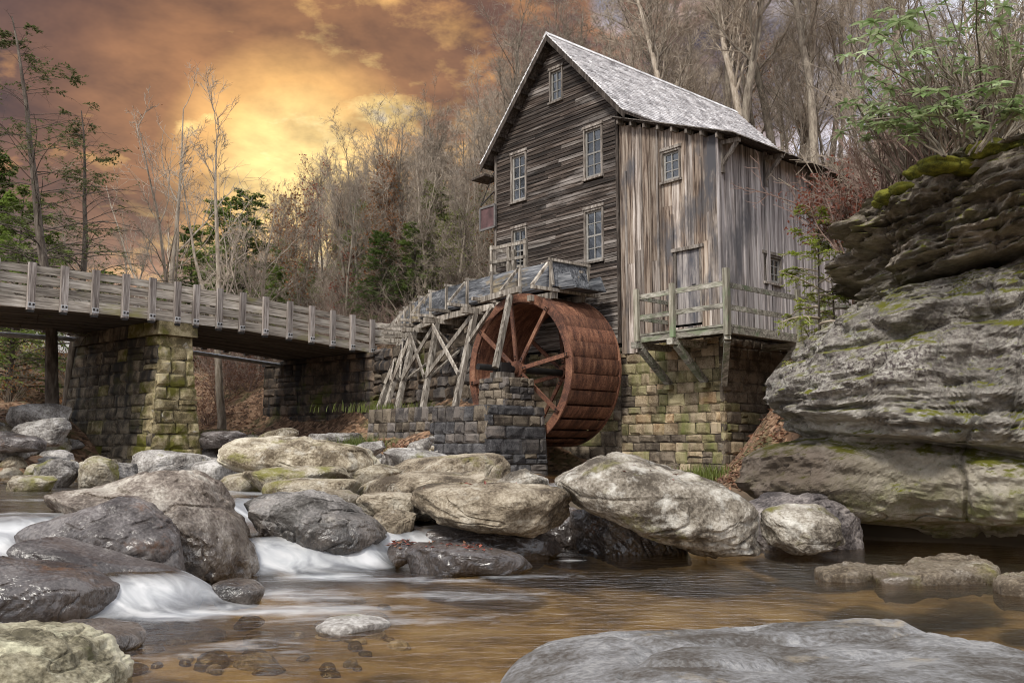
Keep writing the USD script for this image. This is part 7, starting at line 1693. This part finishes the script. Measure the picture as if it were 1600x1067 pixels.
def whorl_leaf(r, L):
    """One long leaf, bent along its midrib: eight triangles."""
    w = L * 0.17
    xs = np.array([0, .25, .6, 1.0]); dz = -0.28 * L * xs ** 2
    ws = np.array([.15, .9, 1.0, 0.0]) * w
    v = []
    for x, d_, q in zip(xs, dz, ws):
        v += [(x * L, -q, d_ + 0.25 * q), (x * L, 0, d_), (x * L, q, d_ + 0.25 * q)]
    f = []
    for i in range(3):
        a = 3 * i
        f += [[a, a + 3, a + 4, a + 1], [a + 1, a + 4, a + 5, a + 2]]
    return np.array(v), np.array(f)


def rhododendron(label, loc, seed, H=1.9, stems=13, lean=(-0.1, -0.3), leaves=6):
    r = np.random.default_rng(seed)
    path = thing('rhododendron', label, 'shrub', loc)
    az = r.uniform(0, 2 * np.pi, stems)
    st = np.stack([np.cos(az), np.sin(az), 0 * az], 1) * 0.25
    d = np.stack([np.cos(az) * 0.7 + lean[0], np.sin(az) * 0.7 + lean[1], np.full(stems, 0.9)], 1)
    P1, R1 = walk(st, d, H * r.uniform(0.7, 1.2, stems), np.full(stems, 0.02), 8, 0.16, 0.0, r, tip=0.4)
    s, d2, L, rr = spawn(P1, R1, 3, 0.35, r, (25, 55), 0.5, 0.6, 0.006)
    P2, R2 = walk(s, d2, L, rr, 6, 0.15, 0.06, r, tip=0.6)
    o = np.array(loc, float)
    for k in range(len(P1)):
        part(path, 'stem', tubes(P1[k:k + 1] + o, R1[k:k + 1], 5), 'bark', smooth=False)
    tag(stage.GetPrimAtPath(part(path, 'twigs', tubes(P2 + o, R2, 4), 'bark')), kind='stuff')
    tips = np.concatenate([P2[:, -1], P1[:, -1]]); dirs = np.concatenate([P2[:, -1] - P2[:, -2], P1[:, -1] - P1[:, -2]])
    for tp, dd in zip(tips, dirs):
        dd = unit(dd + np.array([0, 0, 0.35]))
        e1 = unit(np.cross(dd, [0.2, 0.9, 0.1])); e2 = np.cross(dd, e1)
        m_ = leaves + int(r.integers(0, 3)); ph = r.uniform(0, 6.28)
        for q in range(m_):
            a = ph + 2 * np.pi * q / m_ + r.normal(0, 0.15)
            v, f = whorl_leaf(r, r.uniform(0.14, 0.24))
            ax_ = unit(np.cos(a) * e1 + np.sin(a) * e2 + dd * r.uniform(-0.15, 0.5)); ay_ = unit(np.cross(dd, ax_)); az_ = np.cross(ax_, ay_)
            part(path, 'leaf', (v @ np.stack([ax_, ay_, az_]) + tp + o, f), 'rhododendron_leaf', smooth=True)
    return path


for px, Y, H, sd, lb in [(1575, 12.6, 1.9, 1, 'leafy green rhododendron at the right edge on top of the cliff'), (1500, 13.6, 1.9, 2, 'rhododendron with pale green leaves above the middle of the cliff top'), (1455, 14.6, 1.3, 3, 'rhododendron in the bare brush left of the palest leaves on the cliff'), (1600, 13.8, 2.6, 4, 'tall rhododendron in the top right corner'), (1530, 12.2, 0.8, 6, 'small rhododendron sprig low on the mossy cliff edge')]:
    x = (px - 800) / 1434 * Y
    rhododendron(lb, (x, Y, top_z(x, Y) - 0.05), sd, H)

for i, (px, Y, sc, mt) in enumerate([(1400, 16, 1.3, 'twigs_rosy'), (1430, 15.2, 1.2, 'twigs'), (1460, 15, 1.4, 'twigs'), (1490, 14.6, 1.2, 'twigs_rosy'), (1520, 14.2, 1.3, 'twigs'), (1550, 14, 1.3, 'twigs_rosy'), (1585, 13.6, 1.4, 'twigs'), (1450, 17.5, 1.9, 'twigs'), (1500, 17, 1.9, 'twigs'), (1560, 16, 1.9, 'twigs'), (1610, 15, 2.0, 'twigs'), (1420, 19, 2.2, 'twigs_rosy'), (1380, 18, 1.8, 'twigs'), (1480, 20, 2.4, 'twigs'), (1545, 19, 2.4, 'twigs_rosy'), (1600, 18, 2.4, 'twigs'), (1440, 14.3, 0.8, 'twigs_rosy'), (1475, 13.7, 0.8, 'twigs_rosy'), (1395, 15.2, 0.8, 'twigs_rosy'), (1640, 13, 1.6, 'twigs'), (1580, 20, 2.4, 'twigs')]):
    x = (px - 800) / 1434 * Y
    bank_shrub(3 + i % 3, (x, Y, top_z(x, Y) - 0.05), sc, 'bare twiggy shrub crowded on the top of the cliff', 'bare shrubs on the cliff top', mt, name='cliff_shrub')
rb = shrub(611, 1.5, 16, 8, 6, 0.0035)
r6 = np.random.default_rng(12); e = rb['ends'][0][:, 1:].reshape(-1, 3); e = e[r6.random(len(e)) < 0.5]
for k, (px, Y, lb) in enumerate([(1338, 17.0, 'red twigged bush beside the top of the cliff nose'), (1362, 17.6, 'red twigged bush right behind the first on the cliff nose')]):
    x = (px - 800) / 1434 * Y
    put('red_bush', {'stems': (rb['stems'], 'twigs_rosy', False), 'twigs': (rb['twigs'], 'twigs_rosy', False), 'leaves': (leaf_quads(e, r6, 0.06, 1), 'leaf_red', False)}, lb, 'shrub', (x, Y, top_z(x, Y) - 0.1), rz=90 * k, scale=1.15)
yg = conifer(621, 3.0, 0.03, 0.32, False, 0.34)
for px, Y, zb_, sc, lb, rz in [(1288, 17.4, 3.7, 0.95, 'yellow green feathery hemlock sapling between mill wall and cliff', 0), (1312, 17.6, 4.0, 0.7, 'smaller yellow green sapling against the cliff nose', 140), (1270, 18.6, 3.2, 0.55, 'low yellow green sprig by the end of the balcony rail', 250)]:
    put('hemlock_sapling', {'stem': (yg['trunk'], 'bark_dark', True), 'limbs': (yg['limbs'], 'twigs', False), 'needles': (yg['foliage'], 'leaf_yellowgreen', False)}, lb, 'sapling', ((px - 800) / 1434 * Y, Y, zb_), rz=rz, scale=sc)

# moss cushions along the cliff's upper edge
r7 = np.random.default_rng(15)
mi = trimesh.creation.icosphere(subdivisions=3)
for k in range(16):
    i = int(np.interp(k, [0, 15], [0.14, 0.58]) * NA_)
    j = int(np.argmin(np.abs(zz_[i] - (zn[i] + r7.uniform(1.35, 1.75)))))
    c = CLIFF[i, j]
    v = np.array(mi.vertices); v = v * (1 + 0.25 * fbm(v * 2 + k, 3, k))[:, None] * (np.array([0.40, 0.30, 0.17]) * r7.uniform(0.4, 0.85)) + c + [0, 0, -0.02]
    single('moss_cushion', (v, np.array(mi.faces)), 'moss', 'yellow green moss cushion along the upper edge of the cliff', 'moss', 'moss cushions on the cliff edge', smooth=True)

# ------------------------------------------------------------------ grass tufts and fallen leaves
def tuft(label, px, Y, n_=160, h=0.32, w=0.45, z=None, seed=0):
    r = np.random.default_rng(seed)
    c = gpos(px, Y)
    if z is not None: c[2] = z
    b = np.column_stack([r.normal(0, w, n_), r.normal(0, w * 0.6, n_), np.zeros(n_)])
    az = r.uniform(0, 6.28, n_); hh = h * r.uniform(0.5, 1.2, n_); bend = r.uniform(0.1, 0.7, n_)[:, None] * hh[:, None]
    dr = np.stack([np.cos(az), np.sin(az), 0 * az], 1); sd = np.stack([-np.sin(az), np.cos(az), 0 * az], 1) * 0.011
    m_, t_ = b + dr * bend * 0.35 + [0, 0, 1] * hh[:, None] * 0.6, b + dr * bend + [0, 0, 1] * hh[:, None] * 0.95
    v = np.stack([b - sd, b + sd, m_ + sd * 0.8, m_ - sd * 0.8, t_, t_], 1)
    f = np.concatenate([[[0, 1, 2], [0, 2, 3], [3, 2, 4]] + np.array(6 * k) for k in range(n_)])
    single('grass_tuft', (v.reshape(-1, 3) + c, f), 'grass_blade', label, 'grass', kind='stuff')
tuft('bright green grass tuft at the foot of the abutment beside the low stone wall', 568, 25.5, 420, 0.5, 0.4, seed=1)
tuft('green grass tuft behind the top of the largest pale boulder', 1112, 18.6, 260, 0.32, 0.35, seed=2)
tuft('thin green plants at the foot of the mill stone base', 1078, 20.8, 160, 0.35, 0.5, seed=3)
tuft('light green grass under the trestle feet on top of the low stone wall', 610, 29.5, 300, 0.35, 0.9, z=2.66, seed=4)
tuft('green tuft beside the mossy pier under the right span', 345, 33, 260, 0.4, 0.6, seed=5)

lv = (np.array([[0, 0, 0], [0.035, 0.022, 0.012], [0.08, 0, 0.004], [0.035, -0.022, 0.014]]), np.array([[0, 1, 2, 3]]))
lv2 = (np.array([[0, 0, 0], [0.025, 0.03, 0.016], [0.07, 0.01, -0.004], [0.04, -0.028, 0.01]]), np.array([[0, 1, 2, 3]]))
LP = []
def scatter_px(n_, x0, x1, y0, y1, ylo, yhi):
    for _ in range(n_):
        px, py = r7.uniform(x0, x1), r7.uniform(y0, y1)
        ys = np.linspace(ylo, yhi, 120); d_ = ray(px, py)
        hit = np.nonzero(EYE + d_[2] * ys < ground(d_[0] * ys, ys))[0]
        if len(hit):
            y_ = ys[hit[0]]; LP.append((d_[0] * y_, y_, float(ground(d_[0] * y_, y_)[0]) + 0.03))
scatter_px(700, 1130, 1230, 620, 770, 14, 26)
scatter_px(450, 585, 690, 690, 735, 15, 27)
scatter_px(350, 310, 400, 600, 690, 28, 44)
scatter_px(350, 0, 120, 590, 660, 26, 44)
scatter_px(120, 1000, 1150, 735, 765, 17, 24)
RL = []
for sd_, frac_, xlo, xhi in ((33, 60, -2.9, -1.6), (15, 40, -1.4, -0.2), (42, 30, -9, 9), (12, 12, -9, 9), (13, 14, -9, 9), (20, 0, 0, 9)):
    if sd_ not in ROCKS or not frac_:
        continue
    tm = trimesh.Trimesh(*ROCKS[sd_], process=False); nz = tm.vertex_normals[:, 2]
    c_ = np.nonzero((nz > 0.55) & (tm.vertices[:, 0] > xlo) & (tm.vertices[:, 0] < xhi))[0]
    if len(c_):
        RL += (tm.vertices[r7.choice(c_, min(frac_, len(c_)))] + [0, 0, 0.008]).tolist()
RL = np.array(RL)
fr2 = scatter('/World/red_leaves', [(lv, 'leaf_litter_red', False), (lv2, 'leaf_litter', False)], (RL, rand_quats(len(RL), r7, tilt=0.35), np.repeat(r7.uniform(0.6, 1.1, len(RL))[:, None], 3, 1)), (r7.random(len(RL)) < 0.3).astype(int))
tag(fr2, 'small red fallen leaves stuck on the wet rocks of the stream', 'leaves', kind='stuff')
LP = np.array(LP)
fl_ = scatter('/World/fallen_leaves', [(lv, 'leaf_litter', False), (lv2, 'leaf_litter', False)], (LP, rand_quats(len(LP), r7, tilt=0.5), np.repeat(r7.uniform(0.9, 2.0, len(LP))[:, None], 3, 1)), r7.integers(0, 2, len(LP)))
tag(fl_, 'brown fallen leaves lying on the banks and the slope beside the mill', 'leaves', kind='stuff')

# ------------------------------------------------------------------ parked van glimpsed beyond the trees
vb = gpos(112, 47, 0.3)
van = thing('parked_van', 'white van half hidden by trunks beyond the left bridge span', 'van', vb)
def V(x, y, z): return vb + np.array([0.93 * x - 0.36 * y, 0.36 * x + 0.93 * y, z])
prof_ = [(-2.3, .45), (2.3, .45), (2.35, 1.1), (1.55, 1.25), (1.0, 2.05), (-2.25, 2.1)]
nn_ = len(prof_)
bv = np.array([V(x, y, z) for y in (-.95, .95) for x, z in prof_])
bf = [[0, i, i + 1] for i in range(1, nn_ - 1)] + [[nn_, nn_ + i + 1, nn_ + i] for i in range(1, nn_ - 1)] + [q for i in range(nn_) for q in ([i, i + nn_, (i + 1) % nn_], [(i + 1) % nn_, i + nn_, (i + 1) % nn_ + nn_])]
part(van, 'body', (bv, np.array(bf)), 'white_paint')
part(van, 'windscreen', (np.array([V(1.53, -.85, 1.29), V(1.53, .85, 1.29), V(1.05, .8, 2.0), V(1.05, -.8, 2.0)]) + np.array([0.02, 0, 0.02]), [[0, 1, 2], [0, 2, 3]]), 'dark_glass')
part(van, 'side_window', (np.array([V(.3, -.96, 1.3), V(1.3, -.96, 1.3), V(.95, -.96, 1.9), V(.3, -.96, 1.9)]), [[0, 1, 2], [0, 2, 3]]), 'dark_glass')
for wx_ in (-1.5, 1.45):
    for wy_ in (-.9, .9):
        part(van, 'wheel', tube([V(wx_, wy_ - .12, .35), V(wx_, wy_ + .12, .35)], 0.34, 18), 'tyre')
